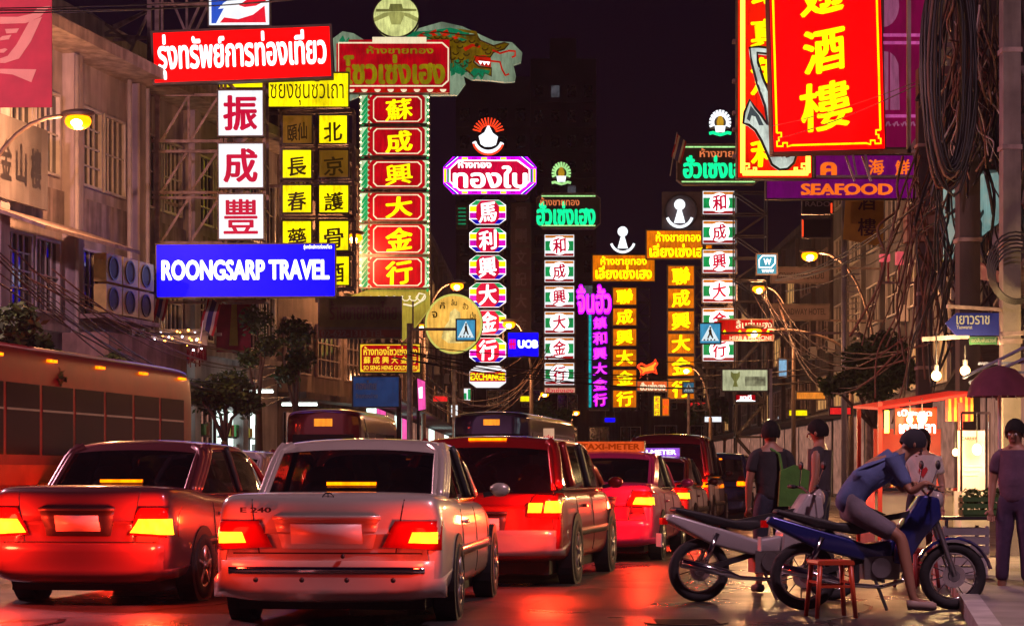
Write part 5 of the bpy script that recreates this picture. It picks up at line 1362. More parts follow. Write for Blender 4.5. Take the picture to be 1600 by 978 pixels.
SED = dict(kind='sedan', L=4.5, W=1.72, H=1.47, belt=.95, tail=1.04, pz=.72, pw=.2, ph=.07, recess=(.34, .11), bump=(.24, .54),
           lamps=[([(.46, .74), (.84, .72), (.83, .93), (.56, .94)], LENSR, 'tail_lamp'), ([(.56, .76), (.83, .75), (.82, .85), (.60, .85)], BRAKEY, 'brake_lamp')])
def taxi_sign(r, m, cm, lab):
    b = MB().box(-.48, 1.95, 1.475, .48, 2.12, 1.62, 0, 1).build('roof_sign', [CASE, m], r)
    text('lettering', 'TAXI-METER', -.42, 1.505, .42, 1.59, 1.945, cm, b, bold=.04)
r, _, _ = mk('pink taxi with an orange roof sign, third in the queue', 922, 26.2, PINKP, SED, 'taxi')
taxi_sign(r, glow('orange taxi sign', (1, .12, .02), .75, .2), glow('dark orange lettering', (.35, .03, .0), .8, 0, light=False), '')
r, _, _ = mk('maroon taxi with a violet roof sign, fourth in the queue', 998, 33, MAROON, SED, 'taxi')
taxi_sign(r, glow('violet taxi sign', (.42, .12, .9), 1.0, .2), WHT2, '')
mk('dark red minivan towering behind the violet-signed taxi', 1040, 40, MAROON, SUV, 'minivan', L=4.9, H=1.98, belt=1.1, slope=.25, W=1.8)
mk('small dark sport utility car with lit lamps, farthest right in the queue', 1112, 46, BLUEP, SUV, 'hatchback', H=1.66)
r, bv, cb = mk('dark rose sedan at the lower left with lit brake lamps', 118, 17.4, PEARL, dict(SED, lamps=[([(.46, .62), (.84, .60), (.83, .86), (.56, .86)], LENSR, 'tail_lamp'), ([(.48, .64), (.83, .62), (.82, .76), (.56, .76)], BRAKEY, 'brake_lamp')]), 'sedan', brake3=1.09, yw=.8)
hb = bv.ray_cast(Vector((0, -3, .72)), Vector((0, 1, 0)))[0]
text('plate_lettering', 'J1-6728', -.17, .68, .17, .765, hb.y - .038, TRIM, r, bold=.02)
mk('grey silver sedan between the dark rose sedan and the champagne silver sedan', 272, 25, GREYP, SED, 'sedan', brake3=1.13)
mk('green and yellow taxi far at the left, in front of the red bus', 120, 30, GRNY, SED, 'taxi', brake3=1.13, yw=.9,)
mk('maroon hatchback far ahead in the left lane', 470, 34, MAROON, SUV, 'hatchback')
mk('grey hatchback in the middle distance between the lanes', 640, 46, GREYP, SUV, 'hatchback', H=1.6)
mk('rose sedan far ahead beside the dark bus', 925, 58, PEARL, SED, 'sedan')
# the left car's plate text
# ---- buses
def bus(label, x, D, yaw, L, W, H, pm, band, name='bus', marker=True, rb=.5):
    r = thing(name, label, 'bus', (x, D, .006), yaw)
    hw = W / 2
    def ring(y, f, zb, zt):
        h = hw * f
        half = [(0, zb), (h * .9, zb), (h, zb + .15), (h, (zb + zt) / 2), (h, zt - .3), (h * .96, zt - .08), (h * .8, zt), (0, zt + .05)]
        return [(a, y, b) for a, b in half] + [(-a, y, b) for a, b in half[-2:0:-1]]
    rr = [ring(0, .94, .5, H - .1), ring(.05, .985, .38, H - .02), ring(.3, 1, .34, H), ring(L * .5, 1, .34, H), ring(L - .3, 1, .34, H), ring(L - .05, .985, .38, H - .04), ring(L, .94, .5, H - .14)]
    mb = loft(rr); cap(mb, len(rr[0]), len(rr))
    bo = subdiv(mb, 'body', pm, r, 2)
    zw0, zw1 = H * .46, H * .80
    n = int(L / 1.25)
    for s_ in (-1, 1):
        for k in range(n):
            y0 = .45 + k * (L - .9) / n; y1 = y0 + (L - .9) / n - .1
            xa, xb = sorted((s_ * (hw + .004), s_ * (hw - .05)))
            w_ = MB().box(xa, y0, zw0, xb, y1, zw1).build('window', BUSGL, r)
            xa, xb = sorted((s_ * (hw + .016), s_ * (hw + .005)))
            MB().box(xa, y0, zw0 + (zw1 - zw0) * .62, xb, y1, zw0 + (zw1 - zw0) * .65).build('window_bar', CHROME, w_)
        xa, xb = sorted((s_ * (hw + .012), s_ * (hw - .02)))
        MB().box(xa, .3, zw0 - .45, xb, L - .3, zw0 - .15).build('stripe', band, r)
        MB().box(xa, .3, zw0 - .62, xb, L - .3, zw0 - .52).build('stripe', WHITEM, r)
        if marker:
            for k in range(6):
                y0 = .6 + k * (L - 1.4) / 5
                MB().box(*(sorted((s_ * (hw + .03), s_ * (hw - .02)))[:1]), y0, H - .26, sorted((s_ * (hw + .03), s_ * (hw - .02)))[1], y0 + .3, H - .22).build('marker_lamp', BRAKE, r)
        for y in (1.9, L - 2.1): 
            MB().tube([(s_ * (hw - .1), y, .49), (s_ * (hw + .006), y, .49)], .56, 24).build('wheel_arch', BLACK, r)
            wheel(r, s_ * (hw - .12), y, .48, .28)
    MB().box(-hw * .8, -.012, zw0, hw * .8, .05, zw1 - .05).build('rear_window', BUSGL, r)
    for s_ in (-1, 1):
        MB().box(min(s_ * hw * .88, s_ * hw * .70), -.03, .75, max(s_ * hw * .88, s_ * hw * .70), .05, 1.05).build('tail_lamp', BRAKE, r)
        MB().box(min(s_ * hw * .88, s_ * hw * .70), -.03, 1.06, max(s_ * hw * .88, s_ * hw * .70), .05, 1.2).build('indicator', LENSR, r)
    MB().box(-hw * .97, -.1, .42, hw * .97, .08, .66).build('bumper', TRIM, r)
    MB().box(-.25, -.03, .85, .25, .02, 1.0).build('number_plate', PLATEM, r)
    MB().box(-rb, -.014, H - .40, rb, .06, H - .22).build('route_board', glow('orange route board', (1, .3, .02), 1.2, .4), r)
    for k in range(5): MB().box(-.7, -.016, 1.05 + k * .06, .7, .03, 1.08 + k * .06).build('grille_slat', TRIM, r)
    return r
bus('red city bus with a row of red marker lamps along its roof, left edge', -9.2, 26.5, yaw_at(30), 11, 2.45, 3.15, mat('bus red paint', (.17, .004, .008), .35, .0, coat=.25, var=.2), mat('bus orange stripe', (.35, .06, .01), .5))
bus('dark red minibus standing ahead of the silver sedan, left of the pink sign', lane(505, 47), 47, yaw_at(47) * .7, 4.6, 1.85, 2.7, paint('minibus maroon', (.10, .012, .02)), mat('minibus stripe', (.25, .03, .05), .4), 'minibus', False, .22)
bus('dark blue bus with pale side in the distance, left of the green towers', lane(768, 60), 60, yaw_at(60) * .9, 10, 2.4, 3.05, paint('bus dark blue', (.04, .02, .09)), mat('bus violet stripe', (.2, .06, .3), .4), 'bus', False, .25)

# ------------------------------------------------------------------ motorcycles
def torus(mb, c, R_, r_, n=30, m=8, mi=0):
    return mb.tube([(c[0] + R_ * math.cos(2*math.pi*k/n), c[1], c[2] + R_ * math.sin(2*math.pi*k/n)) for k in range(n)], r_, m, mi, closed=True)
def motorcycle(label, x, D, rz, fair, fend, seatc):
    """side profile in x (front towards +x), wheelbase 1.28 m"""
    r = thing('motorcycle', label, 'motorcycle', (x, D, .006), rz, 'motorcycles parked at the kerb')
    for wx, rr in ((-.64, .285), (.64, .285)):
        wh = torus(MB(), (wx, 0, rr), rr - .042, .045).build('wheel', TYRE, r, True)
        torus(MB(), (wx, 0, rr), rr - .085, .014, 30, 6).build('rim', CHROME, wh, True)
        sp = MB()
        for k in range(10):
            a = 2 * math.pi * k / 10; sp.tube([(wx + .03 * math.cos(a), .02, rr + .03 * math.sin(a)), (wx + (rr - .09) * math.cos(a + .2), 0, rr + (rr - .09) * math.sin(a + .2))], .005, 4)
        sp.build('spokes', CHROME, wh)
        MB().tube([(wx, -.06, rr), (wx, .06, rr)], .05, 12).build('hub', ALLOY, wh)
        MB().tube([(wx, -.04, rr), (wx, -.035, rr)], .1, 20).build('brake_disc', CHROME, wh)
    for s_ in (-1, 1):
        fk = MB().tube([(.64, s_ * .07, .285), (.50, s_ * .07, .70), (.43, s_ * .07, .93)], [.024, .024, .018], 8).build('fork', ALLOY, r, True)
        MB().tube([(-.64, s_ * .09, .29), (-.50, s_ * .10, .62)], .028, 8).build('shock_absorber', CHROME, r, True)
    f = MB()
    for p, q in (((.42, 0, .88), (.2, 0, .55)), ((.2, 0, .55), (-.15, 0, .42)), ((-.15, 0, .42), (-.62, .06, .29)), ((-.15, 0, .42), (-.62, -.06, .29)), ((.40, 0, .84), (-.45, 0, .68)), ((-.45, 0, .68), (-.15, 0, .42))):
        f.bar(p, q, .05)
    f.build('frame', TRIM, r)
    # engine
    e = MB().box(-.14, -.1, .26, .16, .1, .46).build('engine', mat('engine alloy', (.3, .29, .28), .4, .7, var=.3), r)
    for k in range(6): MB().box(.13 + k * .018, -.075, .32, .14 + k * .018, .075, .47).build('cooling_fin', ALLOY, e)
    MB().tube([(0, -.11, .36), (0, -.125, .36)], .085, 18).build('clutch_cover', ALLOY, e)
    MB().tube([(.22, -.06, .36), (.18, -.11, .25), (0, -.13, .2), (-.3, -.14, .22), (-.45, -.15, .27), (-.85, -.16, .36)], [.018, .018, .018, .02, .04, .045], 10).build('exhaust', CHROME, r, True)
    # fairing, tank leg shield, tail
    def shell(pts, wid, m, nm):
        c = [(p[0], p[1]) for p in pts]
        mb = MB().prism(c, -wid, wid)
        o = mb.build(nm, m, None)
        b_ = o.modifiers.new('b', 'BEVEL'); b_.width = .025; b_.segments = 3; b_.limit_method = 'NONE'
        me = evaluated(o); 
        for p in me.polygons: p.use_smooth = True
        old = o.data; bpy.data.objects.remove(o); bpy.data.meshes.remove(old)
        return link(nm, me, r)
    shell([(.50, .95), (.36, .98), (.12, .62), (.10, .40), (.22, .38), (.36, .60), (.52, .78)], .12, fair, 'leg_shield')
    shell([(.12, .60), (-.12, .56), (-.30, .62), (-.92, .80), (-.98, .74), (-.55, .52), (-.15, .42), (.10, .44)], .10, fair, 'side_panel')
    shell([(-.02, .68), (-.12, .74), (-.35, .74), (-.60, .80), (-.88, .86), (-.90, .82), (-.55, .70), (-.2, .64)], .115, seatc, 'seat')
    # fenders
    fd = MB()
    P = [(.64 + .335 * math.cos(R(a)), .285 + .335 * math.sin(R(a))) for a in range(10, 151, 14)]
    vs = []; fs = []
    for (px, pz) in P: vs += [(px, -.065, pz - .02), (px, -.04, pz), (px, .04, pz), (px, .065, pz - .02)]
    for i in range(len(P) - 1):
        for k in range(3): fs.append((i*4+k, i*4+k+1, i*4+k+5, i*4+k+4))
    fd.add(vs, fs).build('front_fender', fend, r, True)
    # handlebar, headlight, mirrors
    MB().tube([(.36, -.36, 1.04), (.42, -.2, 1.03), (.42, 0, .97), (.42, .2, 1.03), (.36, .36, 1.04)], .013, 8).build('handlebar', TRIM, r, True)
    for s_ in (-1, 1):
        MB().tube([(.37, s_ * .27, 1.035), (.355, s_ * .38, 1.04)], .019, 8).build('grip', BLACK, r, True)
        MB().tube([(.40, s_ * .22, 1.04), (.44, s_ * .28, 1.2)], .006, 6).build('mirror_stem', CHROME, r)
        MB().ball((.44, s_ * .29, 1.23), .055, 10, 8, sq=(.3, 1.1, .75)).build('mirror', TRIM, r, True)
        MB().tube([(.43, s_ * .2, 1.02), (.47, s_ * .36, 1.0)], .006, 5).build('brake_lever', CHROME, r)
    MB().ball((.50, 0, .93), .085, 14, 10, sq=(.7, 1, 1)).build('headlight', LENSW, r, True)
    MB().box(-1.0, -.05, .70, -.95, .05, .76).build('tail_lamp', LENSR, r)
    MB().bar((-.05, -.1, .26), (.02, -.24, .012), .02).build('side_stand', TRIM, r)
    MB().bar((.0, -.2, .25), (.0, .2, .25), .025).build('footrest', TRIM, r)
    MB().box(-1.02, -.08, .5, -1.01, .08, .62).build('number_plate', PLATEM, r)
    return r
motorcycle('blue motorcycle with a shiny front fender under the rider in the blue shirt', 3.12, 16.9, R(2), paint('motorcycle blue paint', (.02, .03, .2)), paint('motorcycle blue paint', (.02, .03, .2)), BLACK)
motorcycle('white and silver motorcycle standing left of the rider, behind the red stool', 2.32, 18.1, R(12), paint('white motorcycle paint', (.6, .58, .58)), paint('white motorcycle paint', (.6, .58, .58)), BLACK)

# ------------------------------------------------------------------ people
def skin(name, V, E_, m, parent, lv=1):
    me = bpy.data.meshes.new(name); me.from_pydata([v[0] for v in V], E_, []); me.update()
    o = bpy.data.objects.new(name, me); COL.objects.link(o)
    o.modifiers.new('skin', 'SKIN'); s_ = o.modifiers.new('s', 'SUBSURF'); s_.levels = lv; s_.render_levels = lv
    sv = me.skin_vertices[0].data
    for i, v in enumerate(V):
        rr = v[1]; sv[i].radius = (rr, rr) if not isinstance(rr, tuple) else rr
        sv[i].use_root = (i == 0)
    out = evaluated(o); old = o.data; bpy.data.objects.remove(o); bpy.data.meshes.remove(old)
    for p in out.polygons: p.use_smooth = True
    out.materials.clear(); out.materials.append(m); out.name = name
    return link(name, out, parent)
def person(label, x, D, rz, J, skinc, shirt, trouser, hairc, sleeve=.5, shorts=False, longhair=False, shoe=BLACK, group=None, cap_=None):
    """J: joints in metres (local x right, y forward, z up): pelvis, waist, chest, neck, head; sh/el/wr/hd L,R; hip/kn/an/toe L,R"""
    r = thing('person', label, 'person', (x, D, .006), rz, group)
    V = []; Ed = []; ix = {}
    def add(n, p, rad, par=None):
        ix[n] = len(V); V.append((tuple(p), rad))
        if par: Ed.append((ix[par], ix[n]))
    mid = lambda a, b, t=.5: tuple(a[i] * (1 - t) + b[i] * t for i in range(3))
    add('pelvis', J['pelvis'], (.13, .11)); add('waist', J['waist'], (.125, .10), 'pelvis'); add('chest', J['chest'], (.155, .115), 'waist'); add('neckb', J['neckb'], (.075, .07), 'chest'); add('neck', J['neck'], .052, 'neckb')
    hd = Vector(J['head']); nk = Vector(J['neck']); up = (hd - nk).normalized()
    add('jaw', hd - up * .055, (.062, .070), 'neck'); add('skull', hd + up * .02, (.076, .092), 'jaw'); add('crown', hd + up * .085, (.058, .07), 'skull')
    for s_ in ('L', 'R'):
        add('sh' + s_, J['sh' + s_], .062, 'neckb'); add('ua' + s_, mid(J['sh' + s_], J['el' + s_], .4), .05, 'sh' + s_); add('el' + s_, J['el' + s_], .040, 'ua' + s_)
        add('fa' + s_, mid(J['el' + s_], J['wr' + s_], .35), .039, 'el' + s_); add('wr' + s_, J['wr' + s_], .025, 'fa' + s_)
        w_ = Vector(J['wr' + s_]); d = (Vector(J['hd' + s_]) - w_).normalized(); sd = d.cross(Vector((0, 0, 1)))
        sd = sd.normalized() if sd.length > .1 else Vector((0, 1, 0))
        nrm = d.cross(sd).normalized()
        add('pa' + s_, w_ + d * .055, (.036, .018), 'wr' + s_)
        for k, (o_, ln) in enumerate(((-.028, .065), (-.010, .078), (.009, .074), (.027, .058))):
            b0 = w_ + d * .085 + sd * o_; add('f%d' % k + s_, b0, .010, 'pa' + s_)
            add('g%d' % k + s_, b0 + d * ln * .5 - nrm * .008, .009, 'f%d' % k + s_); add('h%d' % k + s_, b0 + d * ln * .85 - nrm * .03, .007, 'g%d' % k + s_)
        t0 = w_ + d * .035 + sd * .035; add('t0' + s_, t0, .011, 'pa' + s_); add('t1' + s_, t0 + d * .035 + sd * .02 - nrm * .01, .009, 't0' + s_)
        add('hip' + s_, J['hip' + s_], .088, 'pelvis'); add('th' + s_, mid(J['hip' + s_], J['kn' + s_], .35), .082, 'hip' + s_); add('kn' + s_, J['kn' + s_], .056, 'th' + s_)
        add('ca' + s_, mid(J['kn' + s_], J['an' + s_], .3), .055, 'kn' + s_); add('an' + s_, J['an' + s_], .036, 'ca' + s_)
        a_ = Vector(J['an' + s_]); tdir = (Vector(J['toe' + s_]) - a_); add('toe' + s_, J['toe' + s_], (.036, .026), 'an' + s_)
    body = skin('body', V, Ed, skinc, r, 2)
    # shirt
    g_ = .018
    def garment(nm, names, links, grow, m, extra=None):
        VV = []; EE = []; id2 = {}
        for n in names:
            p, rad = V[ix[n]] if n in ix else extra[n]
            rad = rad if isinstance(rad, tuple) else (rad, rad)
            id2[n] = len(VV); VV.append((p, (rad[0] + grow, rad[1] + grow)))
        for a, b in links: EE.append((id2[a], id2[b]))
        return skin(nm, VV, EE, m, r, 2)
    ex = {}
    for s_ in 'LR':
        ex['sl' + s_] = (mid(J['sh' + s_], J['el' + s_], min(1, sleeve * 1.4)), .05)
        ex['tr' + s_] = (mid(J['kn' + s_], J['an' + s_], .8), .05)
        ex['ts' + s_] = (mid(J['hip' + s_], J['kn' + s_], .9), .07)
    ex['hem'] = (mid(J['pelvis'], J['waist'], -.35), (.15, .125)); ex['wst'] = (mid(J['pelvis'], J['waist'], .9), (.135, .11)); ex['col'] = (mid(J['neckb'], J['neck'], .45), (.052, .05))
    names = ['chest', 'wst', 'hem', 'neckb', 'col']; links = [('chest', 'wst'), ('wst', 'hem'), ('chest', 'neckb'), ('neckb', 'col')]
    for s_ in 'LR': names += ['sh' + s_, 'ua' + s_, 'sl' + s_]; links += [('neckb', 'sh' + s_), ('sh' + s_, 'ua' + s_), ('ua' + s_, 'sl' + s_)]
    if sleeve > .9:
        for s_ in 'LR':
            ex['cf' + s_] = (mid(J['el' + s_], J['wr' + s_], .9), .034); names.append('cf' + s_); links.append(('sl' + s_, 'cf' + s_))
    garment('shirt', names, links, g_, shirt, ex)
    ex['wb'] = (mid(J['pelvis'], J['waist'], 1.1), (.12, .10))
    names = ['pelvis', 'wb']; links = [('pelvis', 'wb')]
    for s_ in 'LR':
        names += ['hip' + s_, 'th' + s_]; links += [('pelvis', 'hip' + s_), ('hip' + s_, 'th' + s_)]
        if shorts: names.append('ts' + s_); links.append(('th' + s_, 'ts' + s_))
        else: names += ['kn' + s_, 'tr' + s_]; links += [('th' + s_, 'kn' + s_), ('kn' + s_, 'tr' + s_)]
    garment('trousers', names, links, .014, trouser, ex)
    # head details
    f = Vector(J.get('face', (0, 1, 0))); f = (f - up * f.dot(up)).normalized(); s3 = up.cross(f).normalized()
    pt = lambda a, b, c: hd + s3 * a + f * b + up * c
    hm = MB()
    vs = []; 
    n1, n2 = 16, 9
    hl = -.06 if not longhair else -.14
    for i in range(n2 + 1):
        th = math.pi * .70 * i / n2
        for k in range(n1):
            ph = 2 * math.pi * k / n1; fr_ = math.cos(ph)   # +1 = face side
            tt = th * (1 - .42 * max(0, fr_)); rr = .108
            zc = .025 + rr * 1.12 * math.cos(tt)
            if i == n2 and longhair and fr_ < .3: zc = -.15
            vs.append(pt(rr * .88 * math.sin(tt) * math.sin(ph), rr * 1.04 * math.sin(tt) * fr_ - .012, zc))
    hm.add(vs, [(i*n1+k, (i+1)*n1+k, (i+1)*n1+(k+1) % n1, i*n1+(k+1) % n1) for i in range(n2) for k in range(n1)])
    hm.build('hair', cap_ or hairc, r, True)
    EYEW = mat('eye white', (.6, .58, .55), .3)
    for s_ in (-1, 1):
        ey = MB().ball(pt(s_ * .031, .082, .012), .013, 8, 6).build('eye', EYEW, r, True)
        MB().ball(pt(s_ * .031, .092, .012), .006, 6, 5).build('iris', BLACK, ey, True)
        MB().ball(pt(s_ * .082, .0, .0), .028, 8, 6, sq=(.5, .7, 1)).build('ear', skinc, r, True)
    MB().tube([pt(0, .092, .02), pt(0, .108, -.012), pt(0, .094, -.022)], [.007, .013, .008], 6).build('nose', skinc, r, True)
    MB().tube([pt(-.02, .086, -.045), pt(0, .093, -.044), pt(.02, .086, -.045)], [.004, .006, .004], 5).build('mouth', mat('lips', (.35, .12, .1), .5), r, True)
    for s_ in 'LR':
        a_ = Vector(J['an' + s_]); t_ = Vector(J['toe' + s_])
        d = (t_ - a_); d.z = 0; d = d.normalized() if d.length > .01 else Vector((0, 1, 0))
        MB().tube([a_ - d * .05 + Vector((0, 0, -.04)), a_ + Vector((0, 0, -.035)), t_, t_ + d * .03], [.042, .046, .04, .025], 8).build('shoe', shoe, r, True)
    return r
SK = mat('warm brown skin', (.36, .18, .11), .5, var=.1); HAIR = mat('black hair', (.012, .01, .01), .8, var=.3, bump=.3, spec=.2)
def stand(tw=0, armL=None, armR=None, hgt=1.0, face=(0, 1, 0)):
    J = dict(pelvis=(0, 0, .92), waist=(0, 0, 1.05), chest=(0, .0, 1.25), neckb=(0, -.01, 1.415), neck=(0, 0, 1.47), head=(0, .02, 1.565), face=face,
             shL=(-.165, 0, 1.355), elL=(-.22, .0, 1.11), wrL=(-.22, .06, .87), hdL=(-.21, .09, .78), shR=(.165, 0, 1.355), elR=(.22, .0, 1.11), wrR=(.22, .06, .87), hdR=(.21, .09, .78),
             hipL=(-.09, 0, .88), knL=(-.11, .02, .48), anL=(-.12, 0, .09), toeL=(-.14, .14, .04), hipR=(.09, 0, .88), knR=(.11, .03, .48), anR=(.13, .02, .09), toeR=(.16, .16, .04))
    if armL: J['elL'], J['wrL'], J['hdL'] = armL
    if armR: J['elR'], J['wrR'], J['hdR'] = armR
    return {k: (tuple(c * hgt for c in v) if k != 'face' else v) for k, v in J.items()}
cloth = lambda n, c: mat(n, c, .85, var=.25, scale=5, bump=.4, bscale=14)
person('man in dark clothes standing with his back turned beside the motorcycle handlebars', 2.52, 19.3, R(5), stand(hgt=.98), SK, cloth('near black shirt', (.03, .03, .035)), cloth('dark trousers', (.03, .035, .06)), HAIR)
# green shoulder bag
p = Vector((2.66, 19.12, 0)); r = thing('shoulder_bag', 'green shoulder bag hanging at the side of the man in dark clothes', 'bag', (2.70, 19.05, .85))
mb = MB().prism([(-.14, .0), (.13, .0), (.16, .34), (.02, .40), (-.12, .34)], 0, .1); mb.build('pouch', cloth('green canvas', (.08, .25, .04)), r)
MB().tube([(-.1, .05, .34), (-.12, .1, .5), (-.2, .2, .56)], .015, 6).build('strap', cloth('green canvas', (.08, .25, .04)), r)
person('man in a dark vest with one bare arm forward, beside the man with the bag', 3.10, 20.0, R(70), stand(hgt=1.0, armR=((.22, .12, 1.12), (.20, .28, .98), (.20, .36, .95))), SK, cloth('dark grey vest', (.05, .045, .05)), cloth('dark trousers', (.03, .035, .06)), HAIR, sleeve=.15)
# rider bending over the handlebar, facing right (+x)
J = dict(pelvis=(-.28, 0, .86), waist=(-.20, 0, 1.02), chest=(-.02, 0, 1.20), neckb=(.16, 0, 1.27), neck=(.22, 0, 1.32), head=(.29, 0, 1.40), face=(1, 0, -.35),
         shL=(.10, .17, 1.24), elL=(.26, .22, 1.02), wrL=(.38, .30, 1.07), hdL=(.45, .31, 1.05), shR=(.10, -.17, 1.24), elR=(.22, -.26, 1.00), wrR=(.32, -.33, 1.08), hdR=(.40, -.34, 1.05),
         hipL=(-.24, .10, .84), knL=(.18, .20, .70), anL=(.02, .26, .36), toeL=(.16, .27, .31), hipR=(-.24, -.10, .84), knR=(.14, -.24, .62), anR=(.22, -.34, .10), toeR=(.38, -.35, .05))
person('rider in a blue shirt and cap bending over the handlebar of the blue motorcycle', 3.12, 16.9, R(2), J, SK, cloth('washed blue shirt', (.09, .13, .30)), cloth('grey shorts', (.16, .14, .17)), HAIR, shorts=True, cap_=cloth('dark cap', (.02, .02, .03)), shoe=mat('pale sandal', (.4, .3, .25), .6), sleeve=.6)
r = person('woman in a white t-shirt with red print standing behind the rider', 4.42, 21.4, R(175), stand(hgt=.96, armR=((.24, .05, 1.12), (.12, .22, 1.05), (.04, .27, 1.05))), mat('light skin', (.5, .28, .2), .5, var=.1), cloth('white t-shirt', (.7, .66, .62)), cloth('dark trousers', (.03, .035, .06)), HAIR, longhair=True)
MB().prism([(-.05, 1.20), (0, 1.12), (.05, 1.20), (.03, 1.235), (0, 1.215), (-.03, 1.235)], .135, .14).build('shirt_print', mat('red print', (.6, .02, .03), .6), r)
person('person in mauve clothes half out of the frame at the right edge', 4.62, 18.2, R(150), stand(hgt=.97), SK, cloth('mauve shirt', (.12, .06, .11)), cloth('purple trousers', (.06, .03, .08)), HAIR)
# ------------------------------------------------------------------ street lamps (real light)
SOD = glow('sodium lamp glass', (1, .27, .0), 3.2, 0, light=False)
HOT = glow('warm bulb glass', (1, .55, .16), 14, 0, light=False)
POLEM = mat('lamp pole grey brown', (.2, .15, .12), .5, .5, var=.3)
def point(name, loc, W, col, rad=.15, parent=None):
    l = bpy.data.lights.new(name, 'POINT'); l.energy = W; l.color = col; l.shadow_soft_size = rad
    o = bpy.data.objects.new(name, l); COL.objects.link(o); o.location = loc
    if parent: o.parent = parent
    return o
def street_lamp(label, u, v, D, base_u, W, reach=None, thin=1., gs=1., col=(1, .40, .16), group='sodium street lamps'):
    p = at(u, v, D); bx_ = at(base_u, v, D).x
    r = thing('street_lamp', label, 'street lamp', (bx_, D, .13), 0, group)
    dx = p.x - bx_; zt = p.z - .13
    MB().tube([(0, 0, 0), (0, 0, zt - 2.2 * thin)], [.11, .08], 10).build('pole', POLEM, r, True)
    P = []
    for k in range(9):
        t_ = k / 8; P.append((dx * (t_ ** 1.6) * .86, 0, zt - 2.2 * thin + (2.2 * thin + .12) * math.sin(t_ * math.pi / 2)))
    MB().tube(P, .045, 8).build('arm', POLEM, r, True)
    sx = 1 if dx > 0 else -1
    hd = MB().ball((dx, 0, zt + .17), .26, 14, 8, sq=(1.4, .7, .36)).build('lamp_head', POLEM, r, True)
    MB().ball((dx, 0, zt + .0), .21 * gs, 18, 10, sq=(1.35, .9, .85)).build('lamp_glass', SOD, hd, True)
    MB().ball((dx, -.13 * gs, zt - .05), .11 * gs, 12, 8, sq=(1.2, .8, .8)).build('lamp_bulb', glow('sodium bulb core', (1, .8, .42), 16, 0, light=False), hd, True)
    l = point('lamp_light', (dx, 0, zt - .3), W, col, .2, hd)
    return r
street_lamp('sodium street lamp glowing in front of the pale building at the left', 122, 190, 42, -40, 1000)
street_lamp('sodium street lamp glowing beside the yellow character signs', 553, 372, 66, 480, 1200)
street_lamp('sodium street lamp glowing just above the round golden sign', 714, 447, 84, 662, 900)
street_lamp('sodium street lamp glowing left of the round golden sign', 659, 511, 98, 640, 500)
street_lamp('sodium street lamp glowing in front of the octagon tower near the bank sign', 795, 507, 86.5, 830, 500)
street_lamp('brightest sodium street lamp on a long slanting arm in front of the hotel', 1265, 400, 68, 1366, 1300, thin=1.5)
street_lamp('sodium street lamp below the cyan sign, in front of the right striped tower', 1186, 452, 82, 1240, 900)
street_lamp('sodium street lamp shining over the medicine shop board', 1178, 519, 69, 1330, 600, thin=.4)
street_lamp('sodium street lamp shining low over the amber tower', 1072, 578, 92, 1110, 300)
street_lamp('small far sodium lamp under the left striped tower', 851, 616, 130, 835, 200)
street_lamp('far double sodium lamp low at the end of the street', 900, 645, 150, 890, 300)
# two added lamps out of view, tinted pink to light the cars and facade
street_lamp('added pink street lamp on the near left pavement, out of view', -640, -220, 26, -760, 5500, col=(1, .47, .60))
street_lamp('added pink violet street lamp on the near right pavement, out of view', 1900, -1100, 12.5, 2300, 1700, col=(1, .56, .72))

# ------------------------------------------------------------------ concrete poles, cables
def wire(pts, sag=.0, n=10):
    out = []
    for i in range(len(pts) - 1):
        a, b_ = Vector(pts[i]), Vector(pts[i + 1])
        for k in range(n + (i == len(pts) - 2)):
            t_ = k / n; p = a.lerp(b_, t_); p.z -= sag * 4 * t_ * (1 - t_); out.append(p)
    return out
def cables(name, label, L, m=CABLE, cat='cables', group=None):
    """each strand is a part"""
    r = thing(name, label, cat, L[0][0][0], 0, group); o_ = Vector(L[0][0][0])
    for pts, sag, rad in L:
        MB().tube([p - o_ for p in wire(pts, sag)], rad, 5).build('cable', m, r, True)
    return r
rnd = random.Random(3)
def bundle(name, label, n, pa, pb, spread, sag, rad, m=CABLE, mids=(), cat='cables'):
    L = []
    for k in range(n):
        o1 = Vector((rnd.uniform(-1, 1), rnd.uniform(-.5, .5), rnd.uniform(-1, 1))) * spread; o2 = Vector((rnd.uniform(-1, 1), rnd.uniform(-.5, .5), rnd.uniform(-1, 1))) * spread
        pts = [pa + o1] + [m_ + Vector((rnd.uniform(-1, 1), 0, rnd.uniform(-1, 1))) * spread for m_ in mids] + [pb + o2]
        L.append((pts, sag * rnd.uniform(.6, 1.4), rad * rnd.uniform(.7, 1.3)))
    return cables(name, label, L, m, cat)
bundle('cable_bundle', 'sagging bundle of black cables crossing in front of the left building', 7, at(-30, 395, 30), at(430, 600, 58), .45, 1.0, .013)
bundle('cable_bundle', 'thin grey cables strung from the left balcony towards the tinsel banner', 5, at(60, 440, 36), at(420, 560, 56), .3, .5, .016, TANCABLE)
bundle('cable_bundle', 'thin cables crossing the street under the striped towers', 6, at(620, 548, 60), at(1400, 560, 70), .5, .7, .02)
bundle('cable_bundle', 'cables drooping in front of the hotel towards the right poles', 7, at(1200, 470, 70), at(1440, 520, 34), .6, 1.3, .018, TANCABLE)
bundle('cable_bundle', 'steep cables rising in front of the street lamp at the right', 5, at(1215, 440, 62), at(1500, 300, 30), .3, .3, .015)
bundle('cable_bundle', 'thin wires crossing in front of the huge red sign', 2, at(1205, 205, 36), at(1470, 108, 27), .15, .1, .007)
bundle('cable_bundle', 'thin cables crossing the dark sky at the top left', 3, at(-20, 14, 30), at(640, -30, 60), .12, .2, .012)
